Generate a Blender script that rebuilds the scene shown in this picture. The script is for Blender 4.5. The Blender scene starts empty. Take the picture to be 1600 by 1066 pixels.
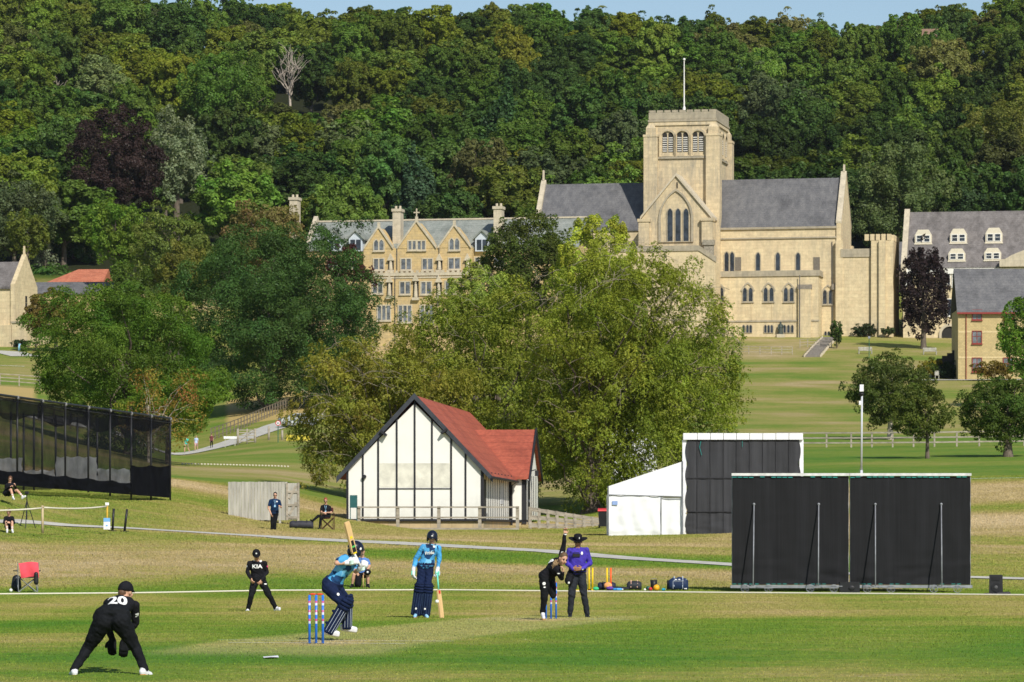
import bpy, math, random
import numpy as np
from mathutils import Vector, Matrix, noise as mnoise
from mathutils.bvhtree import BVHTree

# ------------------------------------------------------------------ camera, sky, sun, exposure
F, CX, HZ, H = 6200.0, 800.0, 830.0, 1.75      # focal length in photo pixels, principal column, horizon row, eye height
SC = bpy.context.scene
COL = SC.collection
cam = bpy.data.cameras.new('camera'); camo = bpy.data.objects.new('camera', cam); COL.objects.link(camo)
camo.location = (0, 0, H); camo.rotation_euler = (math.radians(90), 0, 0)
cam.sensor_width = 36.0; cam.lens = 36.0*F/1600.0; cam.shift_y = (HZ-533.0)/1600.0
cam.clip_start = 1.0; cam.clip_end = 9000.0
cam.dof.use_dof = True; cam.dof.focus_distance = 64.0; cam.dof.aperture_fstop = 13.0
SC.camera = camo
SUN_EL, SUN_AZ = 39.0, 24.0                     # azimuth: degrees to the right of straight behind the camera
w = bpy.data.worlds.new('World'); SC.world = w; w.use_nodes = True
nt = w.node_tree; nt.nodes.clear()
sky = nt.nodes.new('ShaderNodeTexSky'); sky.sky_type = 'NISHITA'; sky.sun_disc = False
sky.sun_elevation = math.radians(SUN_EL); sky.sun_rotation = math.radians(180.0-SUN_AZ)
sky.altitude = 80; sky.air_density = 1.0; sky.dust_density = 0.25; sky.ozone_density = 2.2
bg = nt.nodes.new('ShaderNodeBackground'); bg.inputs['Strength'].default_value = 0.095
ow = nt.nodes.new('ShaderNodeOutputWorld')
nt.links.new(sky.outputs[0], bg.inputs['Color']); nt.links.new(bg.outputs[0], ow.inputs['Surface'])
sl = bpy.data.lights.new('sun', 'SUN'); sl.energy = 4.6; sl.angle = math.radians(0.53); sl.color = (1.0, 0.945, 0.86)
slo = bpy.data.objects.new('sun', sl); COL.objects.link(slo)
_e, _a = math.radians(SUN_EL), math.radians(SUN_AZ)
SUNV = Vector((math.sin(_a)*math.cos(_e), -math.cos(_a)*math.cos(_e), math.sin(_e)))
slo.rotation_euler = (-SUNV).to_track_quat('-Z', 'Y').to_euler()
slo.location = (60, -80, 120)
SC.view_settings.view_transform = 'Standard'; SC.view_settings.look = 'None'
SC.view_settings.exposure = 0.04; SC.view_settings.gamma = 1.0
try:
    SC.cycles.max_bounces = 6; SC.cycles.diffuse_bounces = 3; SC.cycles.transparent_max_bounces = 16
    SC.cycles.glossy_bounces = 2; SC.cycles.transmission_bounces = 3
except Exception: pass

R = random.Random(7)
def PX(px, d): return (px-CX)*d/F
def PZ(py, d): return H-(py-HZ)*d/F
def PT(px, py, d): return Vector((PX(px, d), d, PZ(py, d)))

# ------------------------------------------------------------------ materials
MATS = {}
def _n(nt, typ, **kw):
    n = nt.nodes.new(typ)
    for k, v in kw.items():
        if k in ('blend_type', 'data_type', 'operation', 'distance', 'feature', 'wave_type', 'bands_direction', 'attribute_name', 'interpolation_type', 'noise_dimensions', 'coloring', 'wave_profile'):
            setattr(n, k, v)
        else:
            n.inputs[k.replace('_', ' ')].default_value = v
    return n
def _mix(nt, a, b, fac, bt='MIX'):
    m = nt.nodes.new('ShaderNodeMix'); m.data_type = 'RGBA'; m.blend_type = bt
    for sock, v in ((m.inputs[6], a), (m.inputs[7], b), (m.inputs[0], fac)):
        if hasattr(v, 'default_value'): nt.links.new(v, sock)
        elif isinstance(v, (int, float)): sock.default_value = v
        else: sock.default_value = (*v, 1) if len(v) == 3 else v
    return m.outputs[2]
def _math(nt, op, a, b=0.0, clamp=False):
    m = nt.nodes.new('ShaderNodeMath'); m.operation = op; m.use_clamp = clamp
    for sock, v in ((m.inputs[0], a), (m.inputs[1], b)):
        if hasattr(v, 'default_value'): nt.links.new(v, sock)
        else: sock.default_value = v
    return m.outputs[0]
def _ramp(nt, fac, stops, const=False):
    r = nt.nodes.new('ShaderNodeValToRGB')
    if const: r.color_ramp.interpolation = 'CONSTANT'
    el = r.color_ramp.elements
    while len(el) < len(stops): el.new(0.5)
    for e, (p, c) in zip(el, stops):
        e.position = p; e.color = (*c, 1) if not isinstance(c, (int, float)) else (c, c, c, 1)
    nt.links.new(fac, r.inputs[0]); return r.outputs[0]
def _coord(nt, scale=(1, 1, 1), world=False):
    if world:
        g = nt.nodes.new('ShaderNodeNewGeometry'); src = g.outputs['Position']
    else:
        g = nt.nodes.new('ShaderNodeTexCoord'); src = g.outputs['Object']
    m = nt.nodes.new('ShaderNodeMapping'); m.inputs['Scale'].default_value = scale
    nt.links.new(src, m.inputs['Vector']); return m.outputs[0]
def _noise(nt, vec, scale, detail=4, rough=.55):
    n = nt.nodes.new('ShaderNodeTexNoise'); n.inputs['Scale'].default_value = scale
    n.inputs['Detail'].default_value = detail; n.inputs['Roughness'].default_value = rough
    nt.links.new(vec, n.inputs['Vector']); return n.outputs[0]
def _new(name):
    m = bpy.data.materials.new(name); m.use_nodes = True; nt = m.node_tree
    b = nt.nodes['Principled BSDF']; b.inputs['Specular IOR Level'].default_value = .3
    return m, nt, b
def _bump(nt, b, h, strength, dist):
    bp = nt.nodes.new('ShaderNodeBump'); bp.inputs['Strength'].default_value = strength; bp.inputs['Distance'].default_value = dist
    nt.links.new(h, bp.inputs['Height']); nt.links.new(bp.outputs[0], b.inputs['Normal'])
def plain(name, c, rough=.7, var=.18, scale=6.0, bump=0.0, bscale=None, metal=0.0, stretch=(1, 1, 1), spec=.3):
    if name in MATS: return MATS[name]
    m, nt, b = _new(name)
    v = _coord(nt, stretch); n = _noise(nt, v, scale)
    lo = tuple(x*(1-var) for x in c); hi = tuple(min(1, x*(1+var)) for x in c)
    nt.links.new(_ramp(nt, n, [(.3, lo), (.7, hi)]), b.inputs['Base Color'])
    b.inputs['Roughness'].default_value = rough; b.inputs['Metallic'].default_value = metal
    b.inputs['Specular IOR Level'].default_value = spec
    if bump: _bump(nt, b, _noise(nt, v, bscale or scale*4, 5), .6, bump)
    MATS[name] = m; return m
def stone(name, c, c2, scale=.25, stain=(.30, .27, .20), samt=.6, course=.35):
    """coursed limestone: block-to-block colour change, weather stains, slight relief"""
    m, nt, b = _new(name); v = _coord(nt)
    br = nt.nodes.new('ShaderNodeTexBrick'); br.offset = .5
    br.inputs['Scale'].default_value = 1.0; br.inputs['Brick Width'].default_value = course*2.1
    br.inputs['Row Height'].default_value = course; br.inputs['Mortar Size'].default_value = .014
    br.inputs['Color1'].default_value = (*c, 1); br.inputs['Color2'].default_value = (*c2, 1)
    br.inputs['Mortar'].default_value = (*[x*.72 for x in c], 1); br.inputs['Bias'].default_value = 0.0
    # map so that rows run along z whatever the wall's direction
    sp = nt.nodes.new('ShaderNodeSeparateXYZ'); nt.links.new(v, sp.inputs[0])
    ad = _math(nt, 'ADD', sp.outputs[0], sp.outputs[1])
    cb = nt.nodes.new('ShaderNodeCombineXYZ'); nt.links.new(ad, cb.inputs[0]); nt.links.new(sp.outputs[2], cb.inputs[1])
    nt.links.new(cb.outputs[0], br.inputs['Vector'])
    n1 = _noise(nt, v, scale, 6, .65); n2 = _noise(nt, v, 1.7, 5, .7)
    tone = _mix(nt, br.outputs[0], _ramp(nt, n2, [(.3, (.62, .62, .6)), (.6, (1, 1, 1))]), .55, 'MULTIPLY')
    sv = _coord(nt, (1.6, 1.6, .22)); n3 = _noise(nt, sv, .8, 5, .7)
    st = _ramp(nt, n3, [(.44, 0), (.66, 1)])
    st2 = _math(nt, 'MULTIPLY', st, _ramp(nt, n1, [(.36, samt*.25), (.58, samt)]))
    nt.links.new(_mix(nt, tone, stain, st2), b.inputs['Base Color'])
    b.inputs['Roughness'].default_value = .9
    _bump(nt, b, _mix(nt, br.outputs[1], n2, .6), .35, .04)
    MATS[name] = m; return m
def slate(name, c, c2, row=.28, vert=True):
    m, nt, b = _new(name); v = _coord(nt)
    sv = _coord(nt, (1.1, 1.1, .12)); n = _noise(nt, sv, 1.1, 6, .68)
    n2 = _noise(nt, v, .35, 4, .6); n3 = _noise(nt, v, 5.5, 2, .6)
    col = _mix(nt, _ramp(nt, n, [(.32, c), (.66, c2)]), tuple(x*.55 for x in c), _ramp(nt, n2, [(.5, 0), (.75, .7)]))
    col = _mix(nt, col, _ramp(nt, n3, [(.3, (.75, .75, .75)), (.7, (1.2, 1.2, 1.2))]), .8, 'MULTIPLY')
    wv = nt.nodes.new('ShaderNodeTexWave'); wv.bands_direction = 'Z'; wv.wave_profile = 'SAW'
    wv.inputs['Scale'].default_value = .05/row*6.28/.628/2; wv.inputs['Distortion'].default_value = .3
    nt.links.new(v, wv.inputs['Vector'])
    nt.links.new(_mix(nt, col, (.6, .6, .6), _math(nt, 'MULTIPLY', _ramp(nt, wv.outputs[1], [(.0, 1), (.2, 0)]), .55), 'MULTIPLY'), b.inputs['Base Color'])
    b.inputs['Roughness'].default_value = .75
    _bump(nt, b, _mix(nt, wv.outputs[1], n3, .4), .5, .03)
    MATS[name] = m; return m
def foliage(name='leaves', trans=.30, sat=1.0):
    m = bpy.data.materials.new(name); m.use_nodes = True; nt = m.node_tree; nt.nodes.clear()
    oi = nt.nodes.new('ShaderNodeObjectInfo'); at = nt.nodes.new('ShaderNodeAttribute'); at.attribute_name = 'tone'
    a2 = nt.nodes.new('ShaderNodeAttribute'); a2.attribute_name = 'hue'
    hsv = nt.nodes.new('ShaderNodeHueSaturation'); nt.links.new(oi.outputs['Color'], hsv.inputs['Color'])
    nt.links.new(a2.outputs['Fac'], hsv.inputs['Hue']); hsv.inputs['Saturation'].default_value = sat
    nt.links.new(at.outputs['Fac'], hsv.inputs['Value'])
    col = hsv.outputs[0]
    d = nt.nodes.new('ShaderNodeBsdfDiffuse'); t = nt.nodes.new('ShaderNodeBsdfTranslucent'); g = nt.nodes.new('ShaderNodeBsdfGlossy')
    nt.links.new(col, d.inputs[0])
    nt.links.new(_mix(nt, col, (1.5, 1.6, .6), 1.0, 'MULTIPLY'), t.inputs[0])
    g.inputs['Roughness'].default_value = .45; g.inputs['Color'].default_value = (.55, .6, .6, 1)
    ms = nt.nodes.new('ShaderNodeMixShader'); ms.inputs[0].default_value = trans
    nt.links.new(d.outputs[0], ms.inputs[1]); nt.links.new(t.outputs[0], ms.inputs[2])
    m2 = nt.nodes.new('ShaderNodeMixShader'); m2.inputs[0].default_value = .012
    nt.links.new(ms.outputs[0], m2.inputs[1]); nt.links.new(g.outputs[0], m2.inputs[2])
    o = nt.nodes.new('ShaderNodeOutputMaterial'); nt.links.new(m2.outputs[0], o.inputs[0])
    MATS[name] = m; return m
def glassy(name, c, rough=.15):
    m, nt, b = _new(name); v = _coord(nt); n = _noise(nt, v, 1.3, 2)
    nt.links.new(_ramp(nt, n, [(.35, tuple(x*.5 for x in c)), (.65, tuple(x*1.6 for x in c))]), b.inputs['Base Color'])
    b.inputs['Roughness'].default_value = rough; b.inputs['Specular IOR Level'].default_value = .6
    MATS[name] = m; return m

# ------------------------------------------------------------------ mesh builder
def _frame(d):
    d = Vector(d).normalized()
    up = Vector((0, 0, 1)) if abs(d.z) < .95 else Vector((1, 0, 0))
    s = d.cross(up).normalized(); return s, s.cross(d).normalized(), d
class MB:
    def __init__(s): s.v = []; s.f = []; s.m = []; s.cm = 0
    def mat(s, i): s.cm = i; return s
    def add(s, vs, fs):
        o = len(s.v); s.v.extend([tuple(p) for p in vs])
        for f in fs: s.f.append(tuple(i+o for i in f)); s.m.append(s.cm)
        return s
    def box(s, c, size, rz=0.0, rot=None):
        hx, hy, hz = size[0]/2, size[1]/2, size[2]/2
        M = rot if rot is not None else Matrix.Rotation(rz, 3, 'Z')
        vs = [Vector(c)+M@Vector((x, y, z)) for x in (-hx, hx) for y in (-hy, hy) for z in (-hz, hz)]
        return s.add(vs, [(0, 1, 3, 2), (4, 6, 7, 5), (0, 4, 5, 1), (2, 3, 7, 6), (0, 2, 6, 4), (1, 5, 7, 3)])
    def bb(s, x0, x1, y0, y1, z0, z1):
        return s.box(((x0+x1)/2, (y0+y1)/2, (z0+z1)/2), (abs(x1-x0), abs(y1-y0), abs(z1-z0)))
    def hexa(s, p):  # 8 points: 0-3 bottom ccw, 4-7 top ccw
        return s.add(p, [(3, 2, 1, 0), (4, 5, 6, 7), (0, 1, 5, 4), (1, 2, 6, 5), (2, 3, 7, 6), (3, 0, 4, 7)])
    def extr(s, poly, y0, y1):  # poly in (x,z), extruded along y
        n = len(poly)
        vs = [(x, y0, z) for x, z in poly]+[(x, y1, z) for x, z in poly]
        return s.add(vs, [tuple(range(n)), tuple(range(2*n-1, n-1, -1))]+[((i+1) % n, i, n+i, n+(i+1) % n) for i in range(n)])
    def extx(s, poly, x0, x1):  # poly in (y,z)
        n = len(poly)
        vs = [(x0, y, z) for y, z in poly]+[(x1, y, z) for y, z in poly]
        return s.add(vs, [tuple(range(n-1, -1, -1)), tuple(range(n, 2*n))]+[(i, (i+1) % n, n+(i+1) % n, n+i) for i in range(n)])
    def ring(s, outer, inner, y0, y1):
        n = len(outer); vs = [(x, y0, z) for x, z in outer]+[(x, y0, z) for x, z in inner]+[(x, y1, z) for x, z in outer]+[(x, y1, z) for x, z in inner]
        fs = []
        for i in range(n):
            j = (i+1) % n
            fs += [(i, j, n+j, n+i), (2*n+j, 2*n+i, 3*n+i, 3*n+j), (j, i, 2*n+i, 2*n+j), (n+i, n+j, 3*n+j, 3*n+i)]
        return s.add(vs, fs)
    def tube(s, pts, rad, n=8, caps=True):
        pts = [Vector(p) for p in pts]
        if not isinstance(rad, (list, tuple)): rad = [rad]*len(pts)
        vs = []
        for i, p in enumerate(pts):
            t = (pts[min(i+1, len(pts)-1)]-pts[max(i-1, 0)])
            a, b, _ = _frame(t)
            for k in range(n):
                an = 2*math.pi*k/n; vs.append(p+rad[i]*(math.cos(an)*a+math.sin(an)*b))
        fs = [(i*n+k, i*n+(k+1) % n, (i+1)*n+(k+1) % n, (i+1)*n+k) for i in range(len(pts)-1) for k in range(n)]
        if caps: fs += [tuple(range(n-1, -1, -1)), tuple((len(pts)-1)*n+k for k in range(n))]
        return s.add(vs, fs)
    def rcone(s, a, b, ra, rb, n=14):   # rounded tapered limb
        a = Vector(a); b = Vector(b); L = (b-a).length
        if L < 1e-5: b = a+Vector((0, 0, 1e-3)); L = 1e-3
        u, v, d = _frame(b-a); rings = []
        for k in range(1, 4): t = math.pi/2*k/4; rings.append((a-d*ra*math.cos(t), ra*math.sin(t)))
        m = max(2, int(L/.03))
        for k in range(m+1): rings.append((a+(b-a)*k/m, ra+(rb-ra)*k/m))
        for k in range(3, 0, -1): t = math.pi/2*k/4; rings.append((b+d*rb*math.cos(t), rb*math.sin(t)))
        vs = [a-d*ra]+[c+r*(math.cos(2*math.pi*k/n)*u+math.sin(2*math.pi*k/n)*v) for c, r in rings for k in range(n)]+[b+d*rb]
        q = len(rings); fs = [(0, 1+(k+1) % n, 1+k) for k in range(n)]
        fs += [(1+i*n+k, 1+i*n+(k+1) % n, 1+(i+1)*n+(k+1) % n, 1+(i+1)*n+k) for i in range(q-1) for k in range(n)]
        e = 1+q*n; fs += [(e, 1+(q-1)*n+k, 1+(q-1)*n+(k+1) % n) for k in range(n)]
        return s.add(vs, fs)
    def ell(s, c, r, M=None, nu=18, nv=12, zmin=-1.0, zmax=1.0):
        c = Vector(c); M = M or Matrix.Identity(3); vs = []
        t0, t1 = math.acos(max(-1, min(1, zmax))), math.acos(max(-1, min(1, zmin)))
        for i in range(nv+1):
            t = t0+(t1-t0)*i/nv
            for k in range(nu):
                p = 2*math.pi*k/nu
                vs.append(c+M@Vector((r[0]*math.sin(t)*math.cos(p), r[1]*math.sin(t)*math.sin(p), r[2]*math.cos(t))))
        fs = [(i*nu+k, (i+1)*nu+k, (i+1)*nu+(k+1) % nu, i*nu+(k+1) % nu) for i in range(nv) for k in range(nu)]
        fs += [tuple(range(nu)), tuple(nv*nu+k for k in range(nu-1, -1, -1))]
        return s.add(vs, fs)
    def loft(s, secs, n=22):  # (centre, side vec, fwd vec, rx, ry)
        vs = []
        for c, sx, fy, rx, ry in secs:
            for k in range(n):
                a = 2*math.pi*k/n; vs.append(Vector(c)+Vector(sx)*rx*math.copysign(abs(math.cos(a))**.85, math.cos(a))+Vector(fy)*ry*math.sin(a))
        q = len(secs); fs = [(i*n+k, i*n+(k+1) % n, (i+1)*n+(k+1) % n, (i+1)*n+k) for i in range(q-1) for k in range(n)]
        fs += [tuple(range(n-1, -1, -1)), tuple((q-1)*n+k for k in range(n))]
        return s.add(vs, fs)
    def mesh(s, name, mats, smooth=False):
        me = bpy.data.meshes.new(name); me.from_pydata(s.v, [], s.f)
        for m in (mats if isinstance(mats, (list, tuple)) else [mats]): me.materials.append(m)
        me.polygons.foreach_set('material_index', s.m)
        if smooth: me.polygons.foreach_set('use_smooth', [True]*len(s.f))
        me.update(); return me
    def build(s, name, mats, parent=None, smooth=False):
        o = bpy.data.objects.new(name, s.mesh(name, mats, smooth)); COL.objects.link(o)
        if parent is not None: o.parent = parent
        return o
def empty(name, loc=(0, 0, 0), rz=0.0):
    o = bpy.data.objects.new(name, None); COL.objects.link(o); o.location = loc; o.rotation_euler = (0, 0, rz)
    o.empty_display_size = .2; return o
def tag(o, label=None, cat=None, group=None, kind=None):
    if label: o['label'] = label
    if cat: o['category'] = cat
    if group: o['group'] = group
    if kind: o['kind'] = kind
    return o
def copy_tree(o, parent=None):
    c = o.copy(); COL.objects.link(c); c.parent = parent
    for ch in list(o.children): copy_tree(ch, c)
    return c
class Fr:
    """local frame of a building: x along the facade, y inward, origin at O, turned by a degrees (right end nearer the camera)"""
    def __init__(s, px, d, a, z=None):
        s.x, s.y = PX(px, d), d; s.a = math.radians(a); s.z = ground(s.x, s.y) if z is None else z
    def u(s, px, v=0.0):
        k = (px-CX)/F; c, n = math.cos(s.a), math.sin(s.a)
        return (k*(s.y+v*c)-s.x-v*n)/(c+k*n)
    def dep(s, u, v=0.0): return s.y-u*math.sin(s.a)+v*math.cos(s.a)
    def L(s, px, py, v=0.0):
        u = s.u(px, v); return u, PZ(py, s.dep(u, v))-s.z
    def zz(s, py, px, v=0.0): return s.L(px, py, v)[1]
    def empty(s, name): return empty(name, (s.x, s.y, s.z), -s.a)
    def world(s, u, v, z): return Vector((s.x+u*math.cos(s.a)+v*math.sin(s.a), s.dep(u, v), s.z+z))
# ------------------------------------------------------------------ terrain: height profiles read along lines of sight, then smoothed
NEAR = [(3, 0.0), (40, -.05), (49, -.05), (57.5, .12), (66, .09), (78, .03), (90, -.03), (112, 0.0)]
def _far(base):  # wooded hill
    return [(640, 1), (680, 2), (1000, base)]
RIDGE = {-1800: 45, 0: 36, 266: 62, 330: 106, 430: 92, 650: 88, 900: 90, 1140: 104, 1330: 112, 1420: 118, 1520: 80, 1600: 72, 3400: 66}
PROF = {
 0:   [(118, 915), (126, 882), (138, 846), (146, 823), (151, 790), (157, 764), (186, 768), (230, 712), (300, 655), (380, 626), (425, 606), (450, 598), (520, 562), (560, 541), (600, 505)],
 110: [(118, 915), (127, 879), (140, 846), (150, 824), (156, 800), (163, 776), (186, 768), (230, 730), (300, 690), (380, 640), (440, 610), (480, 590), (520, 565), (560, 541), (600, 505)],
 266: [(118, 914), (130, 870), (146, 836), (152, 828), (166, 798), (176, 781), (194, 768), (210, 750), (250, 741), (300, 723), (400, 714), (430, 697), (460, 668), (500, 645), (560, 600), (600, 540)],
 430: [(118, 914), (132, 864), (146, 846), (150, 841), (153, 833), (162, 830), (175, 815), (200, 790), (222, 762), (262, 742), (330, 722), (400, 691), (440, 661), (480, 632), (560, 580), (600, 530)],
 650: [(118, 914), (132, 872), (142, 857), (147.5, 843), (160, 840), (177, 833), (192, 829), (212, 826), (235, 800), (300, 745), (400, 690), (480, 625), (560, 550), (600, 525)],
 900: [(118, 916), (128, 888), (137, 870), (142, 857), (155, 850), (170, 838), (190, 831), (212, 818), (224, 809), (262, 760), (310, 725), (400, 672), (470, 605), (540, 560), (600, 525)],
 1140:[(118, 918), (124, 899), (130, 887), (134, 876), (148, 855), (165, 836), (176, 834), (200, 795), (216, 765), (262, 722), (310, 695), (400, 640), (470, 596), (538, 561), (558, 545), (600, 525)],
 1330:[(118, 920), (126, 900), (136, 870), (150, 845), (170, 815), (190, 785), (216, 752), (262, 718), (310, 694), (400, 640), (470, 596), (545, 556), (558, 545), (600, 524)],
 1600:[(118, 924), (124, 904), (136, 880), (150, 850), (170, 806), (190, 776), (204, 756), (216, 748), (262, 715), (310, 690), (400, 640), (462, 594), (475, 591), (540, 560), (600, 522)],
}
PROF[-1800] = PROF[0]; PROF[3400] = PROF[1600]
_px = sorted(PROF)
DG = np.concatenate([np.arange(3, 40, 1.5), np.arange(40, 118, .55), np.arange(118, 260, .9), np.arange(260, 640, 2.0), np.arange(640, 1120, 9.0), np.array([1160, 1250, 1400, 1700, 2200, 3000, 4200])])
GX = np.concatenate([np.arange(-1800, -200, 100), np.arange(-200, 1800, 10), np.arange(1800, 3401, 100)]).astype(float)
def _rid(p): ks = sorted(RIDGE); return float(np.interp(p, ks, [RIDGE[k] for k in ks]))
def _colz(p):
    d = [a for a, b in NEAR]; z = [b for a, b in NEAR]
    for a, y in PROF[p]: d.append(a); z.append(PZ(y, a))
    z0 = z[-1]; zr = PZ(_rid(p), 1000)
    for a, f in ((640, .10), (690, .22), (800, .46), (900, .72), (1000, 1.0), (1060, 1.06)): d.append(a); z.append(z0+(zr-z0)*f)
    for a, zz in ((1250, zr*.9), (1700, zr*.6), (4200, zr*.3)): d.append(a); z.append(zz)
    return np.interp(DG, d, z)
_cz = np.array([_colz(p) for p in _px])
HF = np.array([[0.0]*len(DG)]*len(GX))
for j in range(len(DG)): HF[:, j] = np.interp(GX, _px, _cz[:, j])
_fine = np.arange(3, 1200, 1.0)
for i in range(len(GX)):       # smooth in depth with a radius that grows with distance
    zf = np.interp(_fine, DG, HF[i])
    c = np.concatenate([[0], np.cumsum(zf)])
    for _ in range(2):
        r = np.clip(_fine*.018, 1, 16).astype(int); a = np.clip(np.arange(len(_fine))-r, 0, None); b = np.clip(np.arange(len(_fine))+r+1, None, len(_fine))
        zf = (c[b]-c[a])/(b-a); c = np.concatenate([[0], np.cumsum(zf)])
    m = DG < 1150; HF[i, m] = np.interp(DG[m], _fine, zf)
for _ in range(6):
    HF[1:-1] = (HF[:-2]+2*HF[1:-1]+HF[2:])/4
def ground(x, y):
    p = CX+F*x/max(y, 1.0)
    i = min(max(np.searchsorted(GX, p)-1, 0), len(GX)-2); j = min(max(np.searchsorted(DG, y)-1, 0), len(DG)-2)
    s = min(max((p-GX[i])/(GX[i+1]-GX[i]), 0), 1); t = min(max((y-DG[j])/(DG[j+1]-DG[j]), 0), 1)
    return float((HF[i, j]*(1-t)+HF[i, j+1]*t)*(1-s)+(HF[i+1, j]*(1-t)+HF[i+1, j+1]*t)*s)
def GP(px, d): x = PX(px, d); return Vector((x, d, ground(x, d)))
def gy(px, d): return HZ-F*(GP(px, d).z-H)/d
def GD(px, py, d0=40, d1=620):
    """nearest distance at which the ground shows at this row of this line of sight"""
    d = d0
    while d < d1:
        if gy(px, d) <= py: return d
        d += .5
    return d1
PITCH_A, PITCH_B = GP(494, 57.8), GP(861, 77.6)
_pd = Vector((PITCH_B.x-PITCH_A.x, PITCH_B.y-PITCH_A.y)); PLEN = _pd.length; _pd.normalize(); PITCH_D = _pd; PITCH_N = Vector((_pd.y, -_pd.x))
ROPE = [(-1500, 113), (-300, 111), (0, 109), (200, 110.5), (420, 113), (700, 113.5), (1000, 112), (1300, 110), (1600, 107.5), (2000, 104), (3000, 98)]
def rope_d(p): return float(np.interp(p, [a for a, b in ROPE], [b for a, b in ROPE]))
def smooth01(a, b, x): t = min(max((x-a)/(b-a), 0), 1); return t*t*(3-2*t)
def _tab(t, x): return float(np.interp(x, [a for a, b in t], [b for a, b in t]))
FIELD = [(950, .58), (960, .64), (966, .48), (975, .42), (985, .24), (997, .26), (1003, .22), (1012, .14), (1022, .16), (1030, .12), (1042, .36), (1052, .46), (1062, .42), (1080, .45), (1200, .3)]
FIELD_L = [(930, .5), (945, .62), (955, .45), (965, .58), (972, .30), (985, .20), (996, .62), (1002, .60), (1006, .2), (1018, .25), (1028, .10), (1042, .5), (1056, .42), (1066, .55), (1080, .4), (1200, .3)]
def dryness(px, d, x):
    y = gy_fast(px, d)
    if d < rope_d(px)+.3:
        v = _tab(FIELD_L, y)*(1-smooth01(300, 560, px))+_tab(FIELD, y)*smooth01(300, 560, px)
        rx, ry = x-PITCH_A.x, d-PITCH_A.y
        al = rx*PITCH_D.x+ry*PITCH_D.y; la = rx*PITCH_N.x+ry*PITCH_N.y
        m = smooth01(-4.5, -2.5, al)*(1-smooth01(22.5, 24.5, al))
        k = 1-smooth01(1.3, 1.9, abs(la)); v += (.50-v)*k*m*.8; pk = k*m
        for c_ in (.6, 18.9):
            q_ = (1-smooth01(.2, .9, abs(la)))*(1-smooth01(.8, 2.2, abs(al-c_))); v += .35*q_
        if m > 0 and abs(la) > 1.7:
            b = .5+.5*math.sin(la*2*math.pi/6.4); v += (.38*b+.18-v)*.45*m*(1-smooth01(9, 14, abs(la)))
        return v-.08+.09*math.sin(6.283*(la*.9+al*.12)/5.2)*(1-m*.6), -pk
    r = d-rope_d(px)
    if d < 148:
        v = _tab([(0, .12), (4.5, .10), (8, .42), (12, .72), (26, .68), (31, .38), (40, .42)], r)
        if px > 560: v = _tab([(0, .3), (4, .25), (7, .6), (13, .70), (16, .62), (18, .12), (24, .08), (28, .50), (40, .64)], r-0*px)
        if px > 1400: v = _tab([(0, .2), (10, .3), (17, .5), (30, .45), (44, .8)], r)
        return v+.05, 0
    left, right = 1-smooth01(150, 420, px), smooth01(1050, 1200, px)
    if d < 250:
        vl = _tab([(148, .5), (153, .25), (170, .35), (190, .3), (200, .55), (206, .95), (216, .85), (222, .2), (250, .25)], d)
        vm = _tab([(148, .75), (160, .6), (172, .55), (180, .35), (196, .3), (203, .85), (212, .75), (218, .2), (250, .35)], d)
        vr = _tab([(148, .55), (158, .7), (170, .8), (178, .4), (190, .8), (206, .75), (211, .5), (216, .08), (250, .12)], d)
    elif d < 420:
        vl = vm = _tab([(250, .35), (270, .55), (300, .35), (340, .25), (420, .35)], d)
        vr = _tab([(250, .10), (275, .05), (300, .15), (312, .10), (325, .12), (340, .38), (365, .34), (380, .48), (395, .38), (420, .42)], d)
    else:
        vl = vm = _tab([(420, .35), (450, .3), (600, .4)], d)
        vr = _tab([(420, .42), (440, .36), (465, .44), (490, .34), (505, .46), (520, .38), (535, .3), (545, .5), (600, .42)], d)
    v = vm; v += (vl-v)*left; v += (vr-v)*right
    wheat = 0.0; v += .10
    if (360 <= px <= 560 and 446 < d < 505) or (px < 60 and 388 < d < 436): wheat = 1.0
    if 440 <= d < 600 and px < 360 and px > 60: v = .3
    if d > 300 and px > 1050: v += .38*mnoise.noise((x*.045, d*.05, 3.0))+.22*mnoise.noise((x*.16, d*.11, 7.0))
    else: v += .25*mnoise.noise((x*.09, d*.07, 1.0))
    return v, wheat
def gy_fast(px, d):
    i = int(np.argmin(np.abs(GX-px))); return HZ-F*(np.interp(d, DG, HF[i])-H)/d
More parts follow.
